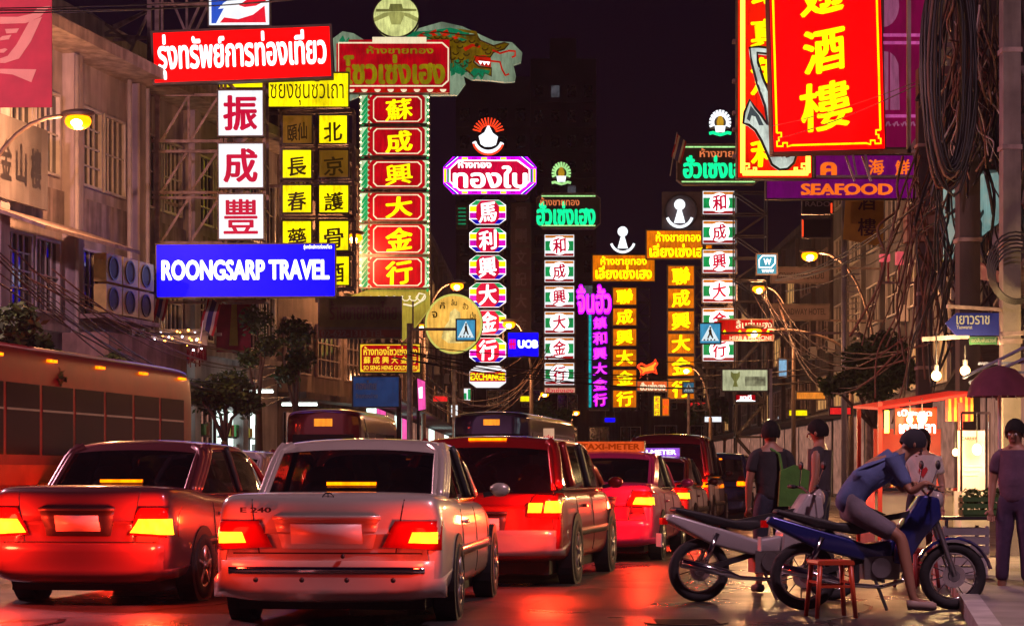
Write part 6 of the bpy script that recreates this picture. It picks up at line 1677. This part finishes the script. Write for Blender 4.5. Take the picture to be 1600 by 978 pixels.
bundle('cable_bundle', 'low sagging wires between the goldsmith sign and the exchange board', 8, at(640, 570, 70), at(860, 560, 90), .8, 1.6, .018, TANCABLE)
# concrete poles
def pole(label, u, D, r_, m=CONC, top=-60):
    p = at(u, 742, D); r = thing('utility_pole', label, 'utility pole', (p.x, D, .13), 0)
    zt = at(u, top, D).z
    MB().box(-r_, -r_, 0, r_, r_, zt).build('shaft', m, r)
    for k in range(4):
        z = zt * (.35 + .16 * k); MB().box(-r_ * 1.15, -r_ * 1.15, z, r_ * 1.15, r_ * 1.15, z + .06).build('clamp', RUSTY, r)
    return r, zt
r, zt = pole('thick concrete utility pole standing at the right edge by the street name sign', 1578, 25, .11, mat('pole concrete', (.3, .27, .24), .8, var=.3, stain=.4, bump=.3))
MB().tube([(.2, -.1, 0), (.2, -.1, zt)], .045, 8).build('conduit', PVC, r, True)
MB().bar((-.1, 0, at(0, 500, 25).z), (-.9, -.5, at(0, 500, 25).z), .04).build('sign_arm', RUSTY, r)
r, zt = pole('dark utility pole carrying the huge cable coil at the right', 1512, 29, .15, DARKW)
MB().bar((-.5, 0, zt * .93), (1.2, 0, zt * .93), .12).build('crossarm', RUSTY, r); MB().bar((-.45, 0, zt * .8), (1.2, 0, zt * .8), .12).build('crossarm', RUSTY, r)
r, zt = pole('narrow dark utility pole behind the pink lit boxes', 1444, 36, .13, DARKW, 120)
MB().box(-.35, -.2, at(0, 390, 36).z, .25, .15, at(0, 337, 36).z).build('junction_box', mat('tan junction box', (.35, .24, .16), .6, var=.2), r)
# big coil of cable
p = at(1483, 105, 26); r = thing('cable_coil', 'huge oval coil of black cable hanging at the upper right', 'cable coil', tuple(p))
for k in range(34):
    a_ = .20 + .06 * rnd.random() + .015 * (k % 6) ; b_ = 1.30 + .42 * rnd.random(); ox, oy = rnd.uniform(-.05, .05), rnd.uniform(-.25, .25)
    MB().tube([(ox + a_ * math.cos(t_ * .2618) * (1 + .05 * math.sin(t_ + k)), oy, b_ * math.sin(t_ * .2618) + rnd.uniform(-.01, .01) - (.25 if math.sin(t_ * .2618) > .99 else 0)) for t_ in range(24)], .019, 5, closed=True).build('cable_loop', CABLE if k % 4 else TANCABLE, r, True)
MB().tube([(0, 0, 1.3), (.1, .1, 2.6)], .03, 6).build('hanger', CABLE, r)
# tangle
def tangle(label, n, box, D, rad, m, length=(80, 260), seed=1):
    q = random.Random(seed); L = []
    u0, v0, u1, v1 = box
    for k in range(n):
        u, v = q.uniform(u0, u1), q.uniform(v0, v1); dl = q.uniform(*length); du = q.uniform(-.6, .6) * dl * .6
        pts = []
        for j in range(5):
            t_ = j / 4; pts.append(at(u + du * t_ + q.uniform(-12, 12), v + dl * (t_ - .5) + q.uniform(-8, 8), D + q.uniform(-.6, .6)))
        L.append((pts, 0, rad * q.uniform(.5, 1.4)))
    r = thing('cable_tangle', label, 'cables', tuple(L[0][0][0]))
    o_ = Vector(L[0][0][0])
    for pts, s_, rd in L:
        # smooth the path
        P = []
        for i in range(len(pts) - 1):
            p0, p1, p2, p3 = pts[max(i-1, 0)], pts[i], pts[i+1], pts[min(i+2, len(pts)-1)]
            for j in range(5):
                t_ = j / 5; P.append(.5 * ((2*p1) + (-p0+p2)*t_ + (2*p0-5*p1+4*p2-p3)*t_*t_ + (-p0+3*p1-3*p2+p3)*t_**3))
        P.append(pts[-1])
        MB().tube([p - o_ for p in P], rd, 5).build('cable', m, r, True)
    return r
tangle('dense tangle of dark cables around the coil pole at the upper right', 70, (1490, -20, 1600, 240), 28.5, .02, CABLE, (80, 300), 1)
tangle('pale and tan cables hanging in a knot right of the cable coil', 34, (1490, 40, 1560, 200), 27.6, .014, TANCABLE, (60, 200), 2)
tangle('long cables falling down the narrow dark pole at the right', 34, (1420, 300, 1475, 520), 35, .02, TANCABLE, (120, 320), 3)
tangle('dark cables drooping across the right building above the street name sign', 46, (1455, 300, 1570, 500), 31, .02, CABLE, (120, 360), 4)
tangle('white telephone wires dangling beside the coil pole', 8, (1490, 100, 1540, 220), 27.2, .010, PVC, (90, 240), 5)
# loops of cable on the thick pole
p = at(1590, 430, 24.6); r = thing('cable_loops', 'round loops of black cable hung on the thick concrete pole', 'cable coil', tuple(p))
for k in range(6): MB().tube([(.28 * math.cos(t_ * .26) * (1 + .05 * k), .02 * k, (.30 + .03 * k) * math.sin(t_ * .26) + .02 * k) for t_ in range(24)], .012, 5, closed=True).build('cable_loop', CABLE, r, True)
# transformer
p = at(1535, 215, 29.6); r = thing('transformer', 'dark transformer drum hanging on the coil pole at the right', 'transformer', tuple(p))
MB().tube([(0, 0, -.5), (0, 0, .5)], .3, 16).build('tank', DARKM, r, True)
for k in range(8): MB().box(-.36 + k * .1, -.34, -.4, -.345 + k * .1, -.26, .4).build('cooling_fin', DARKM, r)
for k in range(3): MB().tube([(-.15 + k * .15, 0, .5), (-.15 + k * .15, 0, .72)], [.04, .025], 8).build('insulator', WHITEM, r, True)

# ------------------------------------------------------------------ thai flags, tinsel
def flag(label, u, v, D, s_=1.):
    p = at(u, v, D); r = thing('flag', label, 'flag', tuple(p))
    cols = [mat('flag red', (.4, .02, .03), .8), mat('flag white', (.5, .48, .48), .8), mat('flag blue', (.03, .03, .18), .8)]
    MB().tube([(0, 0, -1.2 * s_), (.3 * s_, 0, .7 * s_)], .02, 6).build('pole', WPIPE, r)
    bands = [(0, 1, 0), (1, 2, 1), (2, 4, 2), (4, 5, 1), (5, 6, 0)]
    for a, b_, c in bands:
        vs = []; 
        for i in range(7):
            t_ = i / 6
            for q in (a, b_): vs.append((.3 * s_ - q * .13 * s_ * .3 - t_ * .25 * s_ + q * .11 * s_, .06 * math.sin(t_ * 7 + q * .5), .65 * s_ - t_ * 1.0 * s_ - q * .06 * s_))
        MB().add(vs, [(2*i, 2*i+1, 2*i+3, 2*i+2) for i in range(6)]).build('band', cols[c], r, True)
flag('drooping Thai flag on the building wall beside the lattice tower', 214, 465, 50, .9)
flag('second drooping Thai flag just right of the first, beside the lattice tower', 232, 468, 50.5, .8)
flag('Thai flag hanging under the right end of the blue travel board', 310, 492, 51, .8)
flag('small Thai flag on a roof pole left of the right green neon board', 1047, 232, 78, .9)
fr_ = None
p = at(258, 540, 52); r = thing('tinsel_fringe', 'glittering red tinsel fringe banner hanging below the blue travel board', 'banner', tuple(p))
TINS = [mat('red tinsel', (.4, .01, .03), .25, .6), mat('dark red tinsel', (.15, .0, .02), .3, .6)]
k_ = 52 / FPX
BAN = MB().box(-64 * k_, 0, 0, 66 * k_, .03, 26 * k_).build('cloth', mat('faded pink banner', (.4, .3, .28), .8, var=.3), r)
for i in range(64):
    x = (-63 + i * 2) * k_; h = rnd.uniform(22, 34) * k_
    MB().add([(x, .01, 0), (x + 1.7 * k_, -.03, 0), (x + 1.7 * k_ + rnd.uniform(-.01, .01), .02, -h), (x, -.04, -h)], [(0, 1, 2, 3)]).build('strand', TINS[i % 2], r)
FL = glow('amber fairy lamp', (1, .4, .05), 14, 0, light=False); FW = glow('white fairy lamp', (.9, .8, 1), 12, 0, light=False)
r = thing('fairy_lights', 'string of amber and white fairy lights over the tinsel banner', 'fairy lights', tuple(at(200, 515, 51.8)))
o_ = Vector(at(200, 515, 51.8))
for i in range(46):
    q = at(198 + i * 2.6 + rnd.uniform(-1, 1), 520 + rnd.uniform(-5, 36), 51.7) - o_
    MB().ball(q, .022 + .012 * rnd.random(), 6, 4).build('bulb', FL if rnd.random() < .6 else FW, r)
MB().tube([at(198 + i * 12, 520 + 4 * math.sin(i), 51.75) - o_ for i in range(12)], .01, 4).build('wire', CABLE, r)
# dark red banner right of it
r, fr = sign_root('cloth_banner', 'dark red vertical cloth banner under the right end of the blue travel board', 365, 560, 53)
bn = fr.box('cloth', 338, 468, 392, 550, mat('dark red cloth', (.2, .01, .02), .8, var=.3), r, 0, .03)
fr.poly('stripe', [(362, 475), (370, 475), (372, 540), (358, 540)], mat('dull gold cloth', (.3, .2, .03), .7), bn, -.01, .005)
MB().bar((fr.x(335), fr.y(.02), fr.z(468)), (fr.x(395), fr.y(.02), fr.z(468)), .05).build('rod', RUSTY, r)

# ------------------------------------------------------------------ trees
LEAF = [mat('leaf green %d' % i, c, .6, var=.4, scale=1.5) for i, c in enumerate(((.045, .09, .02), (.07, .12, .02), (.03, .06, .02)))]
BARK = mat('tree bark', (.12, .08, .06), .9, var=.3, bump=.5)
def tree(label, u, D, clumps, n, base_z=.13, trunk=True, size=.09):
    n = int(n * 1.8)
    """clumps: (u, v, radius px)"""
    p = at(u, 742, D); r = thing('tree', label, 'tree', (p.x, D, base_z), 0)
    q = random.Random(int(u * 7 + D)); o_ = Vector((p.x, D, base_z)); k_ = D / FPX
    cs = [(at(a, b_, D + q.uniform(-.8, .8)) - o_, rr * k_) for a, b_, rr in clumps]
    c0 = sum((c for c, _ in cs), Vector()) / len(cs)
    fork = Vector((c0.x * .5, 0, c0.z * .62))
    tk = MB().tube([(0, 0, 0), (fork.x * .4, 0, fork.z * .5), tuple(fork)], [.13, .11, .09], 10).build('trunk', BARK, r, True)
    for c, rr in cs:
        MB().tube([fork, fork.lerp(c, .5) + Vector((q.uniform(-.1, .1), 0, .1)), c], [.06, .04, .012], 6).build('limb', BARK, tk, True)
    mb = MB()
    tot = sum(rr for _, rr in cs)
    for c, rr in cs:
        for _ in range(int(n * rr / tot)):
            d = Vector((q.gauss(0, 1), q.gauss(0, 1), q.gauss(0, 1))).normalized() * rr * (q.random() ** .45)
            if q.random() < .12: d *= 1.25
            c_ = c + Vector((d.x, d.y, d.z * .8)); s_ = size * q.uniform(.5, 1.2)
            a = Vector((q.gauss(0, 1), q.gauss(0, 1), q.gauss(0, .6))).normalized() * s_; b_ = a.cross(Vector((q.gauss(0, 1), q.gauss(0, 1), q.gauss(0, 1)))).normalized() * s_ * .45
            mb.add([c_ - a, c_ + b_, c_ + a, c_ - b_], [(0, 1, 2, 3)], q.choice((0, 0, 1, 2)))
    cr = mb.build('crown', LEAF, r); cr['kind'] = 'stuff'
    return r
tree('bushy dark street tree at the left edge below the awning', 20, 31, [(-10, 520, 45), (25, 505, 36), (50, 545, 34), (10, 575, 44), (70, 590, 28), (30, 610, 30)], 3200)
tree('small leafy tree hanging over the pavement in front of the lattice tower', 195, 44, [(180, 570, 24), (200, 590, 26), (150, 600, 22), (225, 600, 18)], 1300)
tree('round dark tree crown in front of the lit shopfront left of the minibus', 355, 49, [(330, 620, 34), (360, 605, 34), (385, 630, 24), (300, 612, 22)], 2200)
tree('thin bare branched tree beside the unlit board', 405, 52, [(400, 500, 28), (418, 540, 22), (390, 560, 20)], 420, size=.1)
tree('thin dark tree behind the blue travel board posts', 465, 54, [(460, 520, 30), (470, 560, 24), (448, 585, 20)], 700, size=.1)
tree('wide dark green tree standing in front of the hotel under the orange lamp', 1375, 48, [(1350, 560, 34), (1385, 545, 34), (1410, 580, 30), (1330, 595, 26), (1370, 600, 34), (1300, 602, 20)], 3200)
tree('low dark tree at the far end of the street right of the crossing sign', 1130, 140, [(1120, 640, 22), (1150, 645, 24), (1090, 648, 18), (1180, 640, 20)], 1400, size=.3)
tree('low dark tree far away under the left striped tower', 860, 120, [(850, 640, 16), (880, 650, 14)], 800, size=.25)

# ------------------------------------------------------------------ food stall at the right
SR = mat('stall red paint', (.45, .03, .02), .5, var=.2)
D0 = 25.5
r, fr = sign_root('food_stall', 'red roofed food stall with lit lamps and a glowing menu board behind the rider', 1430, 742, D0, cat='food stall'); r.location.z = .0
k_ = fr.k
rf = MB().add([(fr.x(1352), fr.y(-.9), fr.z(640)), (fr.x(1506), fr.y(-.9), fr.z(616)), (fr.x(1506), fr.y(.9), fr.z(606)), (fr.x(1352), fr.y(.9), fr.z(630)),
               (fr.x(1352), fr.y(-.9), fr.z(644)), (fr.x(1506), fr.y(-.9), fr.z(620)), (fr.x(1506), fr.y(.9), fr.z(610)), (fr.x(1352), fr.y(.9), fr.z(634))], [(0,1,2,3),(7,6,5,4),(0,4,5,1),(1,5,6,2),(2,6,7,3),(3,7,4,0)]).build('roof', glow('red awning with added glow', (.8, .02, .01), .55, .3, base=(.5, .02, .02)), r)  # roof cloth glows by itself, as if backlit
for i in range(10):   # striped hanging valance at the right
    u = 1462 + i * 4.2; fr.box('valance_strip', u, 622, u + 4, 660, [SR, mat('yellow cloth', (.5, .3, .03), .7)][i % 2], r, -.6, .02)
for u in (1358, 1480):
    for d_ in (-.75, .75): MB().bar((fr.x(u), fr.y(d_), .14), (fr.x(u), fr.y(d_), fr.z(632)), .05).build('post', SR, r)
mbd = fr.box('menu_board', 1385, 640, 1448, 680, [CASE, glow('glowing red menu board', (1, .05, .01), 1.5, .4, 3)], r, -.6, .12)
fr.text('lettering', 'เปี๊ยะสด', 1388, 642, 1440, 652, WHT2, mbd, -.62, bold=.04); fr.text('lettering', 'เกาเหลา', 1390, 664, 1446, 679, WHT2, mbd, -.62, bold=.05)
ctr = MB().box(fr.x(1355), fr.y(-.55), .14, fr.x(1482), fr.y(.5), .95).build('counter', mat('stall counter steel', (.4, .36, .34), .35, .6, var=.2), r)
MB().box(fr.x(1352), fr.y(-.6), .951, fr.x(1485), fr.y(.55), .99).build('counter_top', CHROME, r)
MB().box(fr.x(1372), fr.y(.3), 1.0, fr.x(1478), fr.y(.34), 1.75).build('back_screen', SR, r)
def bulb(parent_fr, u, v, d, W, sz=.055, nm='lamp_bulb', par=None, top=None):
    b_ = MB().ball((parent_fr.x(u), parent_fr.y(d), parent_fr.z(v)), sz * .8, 12, 8, sq=(1, 1, 1.2)).build(nm, HOT, par or parent_fr.r, True)
    point('lamp_light', (parent_fr.x(u), parent_fr.y(d) - .12, parent_fr.z(v)), W, (1, .6, .25), .06, b_)
    if top is not None: MB().tube([(parent_fr.x(u), parent_fr.y(d), parent_fr.z(v) + sz), (parent_fr.x(u), parent_fr.y(d), parent_fr.z(top))], .008, 5).build('lamp_wire', CABLE, b_)
fr.box('tube_lamp', 1367, 644, 1373, 678, glow('amber tube lamp', (1, .5, .05), 9, .1), r, -.7, .05)
bulb(fr, 1422, 656, -.75, 90, .08, top=626)
bulb(fr, 1404, 658, -.72, 40, .05, top=628)
bulb(fr, 1482, 707, -.4, 60, .05, top=632)
# goods on the counter: each its own thing
def pot(label, u, vtop, D, rad, h, m):
    p = at(u, 742, D); r_ = thing('pot', label, 'pot', (p.x, D, .992), 0)
    MB().tube([(0, 0, 0), (0, 0, h)], rad, 20).build('body', m, r_, True); MB().ball((0, 0, h), rad * 1.02, 20, 8, sq=(1, 1, .25)).build('lid', m, r_, True)
    MB().tube([(0, 0, h + rad * .25), (0, 0, h + rad * .25 + .03)], .02, 8).build('knob', BLACK, r_)
    for s_ in (-1, 1): MB().tube([(s_ * rad, -.04, h * .8), (s_ * (rad + .04), 0, h * .8), (s_ * rad, .04, h * .8)], .008, 5).build('handle', CHROME, r_)
pot('wide steel pot with lid on the stall counter', 1395, 700, D0 - .2, .19, .2, CHROME)
pot('smaller steel pot at the left end of the stall counter', 1368, 700, D0 - .1, .1, .16, CHROME)
# glass display cabinet with poster
r, fr = sign_root('display_cabinet', 'lit glass display cabinet with a printed poster beside the food stall', 1527, 742, 24.5, cat='cabinet'); r.location.z = .0
CAB = glow('cabinet poster', (1, .6, .35), .55, .45, 4, base=(.5, .4, .35))
MB().box(fr.x(1502), fr.y(0), .14, fr.x(1546), fr.y(.5), .95).build('base', WHITEM, r)
pb = MB().box(fr.x(1503), fr.y(.2), .951, fr.x(1545), fr.y(.24), fr.z(672)).build('poster', CAB, r)
fr.text('lettering', 'CARRIER', 1508, 682, 1533, 687, mat('brown print', (.25, .05, .02), .6), pb, .19, bold=.03)
for k in range(3): fr.box('print_stripe', 1507, 726 + k * 7, 1541 - k * 4, 729 + k * 7, mat('pale print', (.6, .5, .45), .6), pb, .19, .005)
for u in (1502, 1546): MB().bar((fr.x(u), fr.y(.0), .95), (fr.x(u), fr.y(.0), fr.z(645)), .025).build('frame_post', CHROME, r)
MB().bar((fr.x(1502), fr.y(0), fr.z(645)), (fr.x(1546), fr.y(0), fr.z(645)), .03).build('frame_rail', CHROME, r)
bulb(fr, 1525, 702, -.05, 80, .075, top=645)
# hanging lanterns on the right
for i, (u, v, D, W, lab, top) in enumerate(((1463, 587, 24, 110, 'bare hanging lamp, left of the two bright lamps under the street name sign', 520), (1508, 579, 24, 130, 'bare hanging lamp, right of the two bright lamps under the street name sign', 540), (1202, 675, 30, 120, 'bare bright lamp on a thin stand left of the man in dark clothes', None))):
    p = at(u, v, D); r = thing('hanging_lamp', lab, 'lamp', tuple(p), 0, 'bare market lamps')
    b_ = MB().ball((0, 0, 0), .06, 14, 10).build('bulb', HOT, r, True); point('lamp_light', (0, -.15, 0), W, (1, .6, .25), .08, r)
    MB().tube([(0, 0, .06), (0, 0, .13)], .03, 8).build('socket', BLACK, r)
    if top: MB().tube([(0, 0, .13), (0, 0, at(u, top, D).z - p.z)], .01, 5).build('cord', CABLE, r)
    else: MB().tube([(0, .05, -p.z), (0, .05, .2)], .02, 6).build('stand', WPIPE, r)
# beam carrying those lamps
p = at(1440, 530, 24.05); q = at(1600, 520, 24.05); r = thing('awning_frame', 'steel awning frame with slanting blue rails at the right edge above the market lamps', 'awning frame', tuple(p)); o_ = Vector(p)
MB().bar((0, 0, 0), q - o_, .05).build('beam', RUSTY, r)
for k, (a, b_) in enumerate((((1505, 590), (1610, 538)), ((1515, 598), (1620, 552)), ((1530, 568), (1620, 566)), ((1540, 580), (1620, 582)), ((1550, 596), (1620, 600)))):
    MB().bar(at(*a, 23.5) - o_, at(*b_, 22.5) - o_, .03).build('rail', mat('blue steel rail', (.12, .16, .28), .3, .7), r)
# dark red umbrella
p = at(1562, 742, 22.5); zt = at(0, 588, 22.5).z
r = thing('market_umbrella', 'dark plum market umbrella, folded half open at the right edge', 'umbrella', (p.x, 22.5, .13))
n = 8; um = MB(); vs = [(0, 0, zt)]
for j, (rr, dz) in enumerate(((.18, .05), (.32, .18), (.38, .36))):
    for k in range(24):
        a = 2 * math.pi * k / 24; sc_ = 1 - .06 * abs(math.sin(4 * a)); vs.append((rr * sc_ * math.cos(a), rr * sc_ * math.sin(a), zt - dz))
fs = [(0, 1 + k, 1 + (k + 1) % 24) for k in range(24)]
for j in range(2): fs += [(1 + j*24 + k, 1 + (j+1)*24 + k, 1 + (j+1)*24 + (k+1) % 24, 1 + j*24 + (k+1) % 24) for k in range(24)]
um.add(vs, fs).build('canopy', cloth('plum cloth', (.12, .02, .05)), r, True)
MB().tube([(0, 0, 0), (0, 0, zt + .06)], .02, 8).build('pole', WPIPE, r)
for k in range(8):
    a = 2 * math.pi * k / 8; MB().tube([(0, 0, zt - .02), (.37 * math.cos(a), .37 * math.sin(a), zt - .37)], .006, 4).build('rib', CHROME, r)

# plastic stools
STO = glow('orange red plastic', (1, .1, .03), .0, 0, light=False, base=(.6, .06, .02), rough=.35) if False else mat('orange red plastic', (.6, .07, .02), .35, var=.08)
def stool(label, x, D, rz, m, h=.45):
    r_ = thing('stool', label, 'stool', (x, D, .006), rz, 'plastic stools')
    MB().prism([(-.15, h - .035), (.15, h - .035), (.155, h - .02), (.145, h), (-.145, h), (-.155, h - .02)], -.145, .145).build('seat', m, r_)
    for sx in (-1, 1):
        for sy in (-1, 1):
            MB().tube([(sx * .125, sy * .12, h - .03), (sx * .16, sy * .155, 0)], [.022, .018], 8).build('leg', m, r_, True)
    for sx in (-1, 1): MB().bar((sx * .137, -.13, h * .62), (sx * .137, .13, h * .62), .02).build('stretcher', m, r_)
    for sy in (-1, 1): MB().bar((-.137, sy * .13, h * .55), (.137, sy * .13, h * .55), .02).build('stretcher', m, r_)
    return r_
p = at(1298, 742, 16.0); stool('orange red plastic stool standing in front of the motorcycles', p.x, 16.0, R(8), STO, .46)
p = at(1455, 742, 19.5); stool('dull red stool behind the front wheel of the blue motorcycle', p.x, 20.2, R(30), mat('dull red plastic', (.3, .03, .03), .5), .4)
# white goods / crates on the pavement
def crate(label, u, D, z, w_, h, m, cat='box'):
    p = at(u, 742, D); r_ = thing('crate', label, cat, (p.x, D, z), R(rnd.uniform(-8, 8)))
    MB().box(-w_ / 2, -w_ * .35, 0, w_ / 2, w_ * .35, .02).build('floor', m, r_)
    for k in range(3):
        z0 = .02 + k * (h - .02) / 3; z1 = z0 + (h - .02) / 3 - .02
        for y in (-.35, .35): MB().box(-w_ / 2, w_ * y - .01, z0, w_ / 2, w_ * y + .01, z1).build('slat', m, r_)
        for x in (-.5, .5): MB().box(w_ * x - .01, -w_ * .34, z0, w_ * x + .01, w_ * .34, z1).build('slat', m, r_)
    for x in (-.47, .47):
        for y in (-.32, .32): MB().box(w_ * x - .015, w_ * y - .015, .02, w_ * x + .015, w_ * y + .015, h).build('corner_post', m, r_)
    return r_
crate('white plastic crate on the ground right of the blue motorcycle, lower of two', 1500, 20.5, .006, .5, .32, mat('white plastic', (.55, .5, .5), .5))
crate('grey plastic crate stacked on the white crate right of the blue motorcycle', 1501, 20.5, .328, .48, .3, mat('grey plastic', (.3, .28, .3), .5))
crate('green vegetable crate on the low table beside the display cabinet', 1540, 20.8, .72, .5, .22, mat('green plastic', (.06, .16, .04), .5))
r = thing('folding_table', 'low dark folding table beneath the green crate at the right', 'table', (at(1545, 742, 20.8).x, 20.8, .006))
MB().box(-.55, -.3, .68, .55, .3, .712).build('top', DARKM, r)
for sx in (-1, 1):
    for sy in (-1, 1): MB().bar((sx * .5, sy * .26, 0), (sx * .5, sy * .26, .68), .03).build('leg', CHROME, r)
# leafy herbs in the crate
r = thing('herbs', 'bunch of leafy herbs piled in the green crate', 'herbs', (at(1540, 742, 20.8).x, 20.8, .8))
q = random.Random(5); mb = MB()
for k in range(260):
    c_ = Vector((q.uniform(-.22, .22), q.uniform(-.14, .14), q.uniform(0, .2))); a = Vector((q.gauss(0, 1), q.gauss(0, 1), q.gauss(0, 1))).normalized() * .04; b_ = a.cross(Vector((q.gauss(0, 1), q.gauss(0, 1), q.gauss(0, 1)))).normalized() * .018
    mb.add([c_ - a, c_ + b_, c_ + a, c_ - b_], [(0, 1, 2, 3)])
o = mb.build('leaves', LEAF[1], r); o['kind'] = 'stuff'
# placard on a stick between cars
r, fr = sign_root('placard', 'small cream placard with red Thai words standing up between the cars', 857, 742, 24.5); r.location.z = .006
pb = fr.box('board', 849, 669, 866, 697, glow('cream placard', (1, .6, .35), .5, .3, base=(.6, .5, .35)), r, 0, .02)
fr.text('lettering', 'เล่น', 850, 679, 864, 686, CRIM, pb, -.01, bold=.03); fr.text('lettering', 'เกา', 850, 688, 863, 695, CRIM, pb, -.01, bold=.03)
MB().tube([(fr.x(857), fr.y(.03), 0), (fr.x(857), fr.y(.03), fr.z(672))], .015, 6).build('stick', RUSTY, r)
# far low glows at street level
for i, (u, v, D, m, lab) in enumerate(((468, 632, 56, SHOPW, 'white fluorescent tube over the pavement left of the dim blue board'), (398, 612, 54, SHOPW, 'short white fluorescent tube above the round dark tree'), (730, 612, 100, FW, 'tiny white spot lamp under the exchange board'))):
    p = at(u, v, D); r = thing('tube_fitting', lab, 'lamp', tuple(p), 0, 'fluorescent tubes along the left pavement')
    w_ = .5 if i < 2 else .15
    MB().tube([(-w_, 0, 0), (w_, 0, 0)], .03, 6).build('tube', glow('fluorescent tube', (.8, 1, .9), 9, 0), r); MB().box(-w_, .02, .035, w_, .06, .08).build('fitting', WHITEM, r); MB().bar((0, .05, .08), (0, .05, 1.2), .02).build('hanger', CABLE, r)

# small lit shop signs far down both pavements
for (u0, v0, u1, v1, D, m, lab) in (
    (1216, 560, 1230, 590, 88, glow('small cold sign', (.3, .6, .9), .8, .3), 'small upright pale blue shop sign far along the right pavement under the hotel boards'),
    (1244, 612, 1290, 624, 78, glow('small orange sign', (1, .3, .03), .9, .3), 'long low orange shop sign under the hotel canopy at the right'),
    (1296, 636, 1330, 648, 66, glow('small red sign', (1, .02, .02), 1., .3), 'low glowing red shop sign left of the food stall roof'),
    (1232, 640, 1262, 650, 92, YEL, 'low yellow shop sign far behind the man in dark clothes'),
    (676, 618, 700, 628, 100, glow('small red sign', (1, .02, .02), 1., .3), 'little red shop sign far along the left pavement under the round golden sign'),
    (704, 632, 716, 652, 108, WHT, 'little upright white shop sign far along the left pavement'),
    (812, 618, 832, 628, 140, YEL, 'tiny yellow shop sign at the far left under the bank sign'),
    (944, 652, 962, 660, 150, BLUE, 'tiny blue shop sign at the far end left of the crossing sign'),
    (1078, 628, 1104, 636, 150, glow('small red sign', (1, .02, .02), 1., .3), 'tiny red shop sign at the far end of the street under the amber tower'),
    (1100, 650, 1128, 660, 130, WHT, 'tiny white shop sign at the far end right of the amber towers')):
    r, fr = sign_root('shop_sign', lab, (u0 + u1) / 2, v1, D)
    lb = light_box(fr, u0, v0, u1, v1, m, 0, .2)
    MB().bar((fr.x(u0) + .1, fr.y(.1), fr.z(v0)), (fr.x(u0) + .1, fr.y(.1), fr.z(v0) + .5), .05).build('hanger', RUSTY, r)
    MB().bar((fr.x(u1) - .1, fr.y(.1), fr.z(v0)), (fr.x(u1) - .1, fr.y(.1), fr.z(v0) + .5), .05).build('hanger', RUSTY, r)

# ------------------------------------------------------------------ humid night air
hz = bpy.data.materials.new('humid night air'); hz.use_nodes = True; t = hz.node_tree; t.nodes.clear()
pv = t.nodes.new('ShaderNodeVolumePrincipled'); ou = t.nodes.new('ShaderNodeOutputMaterial')
pv.inputs['Color'].default_value = (.8, .72, .95, 1); pv.inputs['Density'].default_value = .00035; pv.inputs['Anisotropy'].default_value = .5
t.links.new(pv.outputs[0], ou.inputs['Volume'])
h_ = MB().box(-160, -45, -1, 160, 430, 75).build('haze', hz); h_['kind'] = 'stuff'
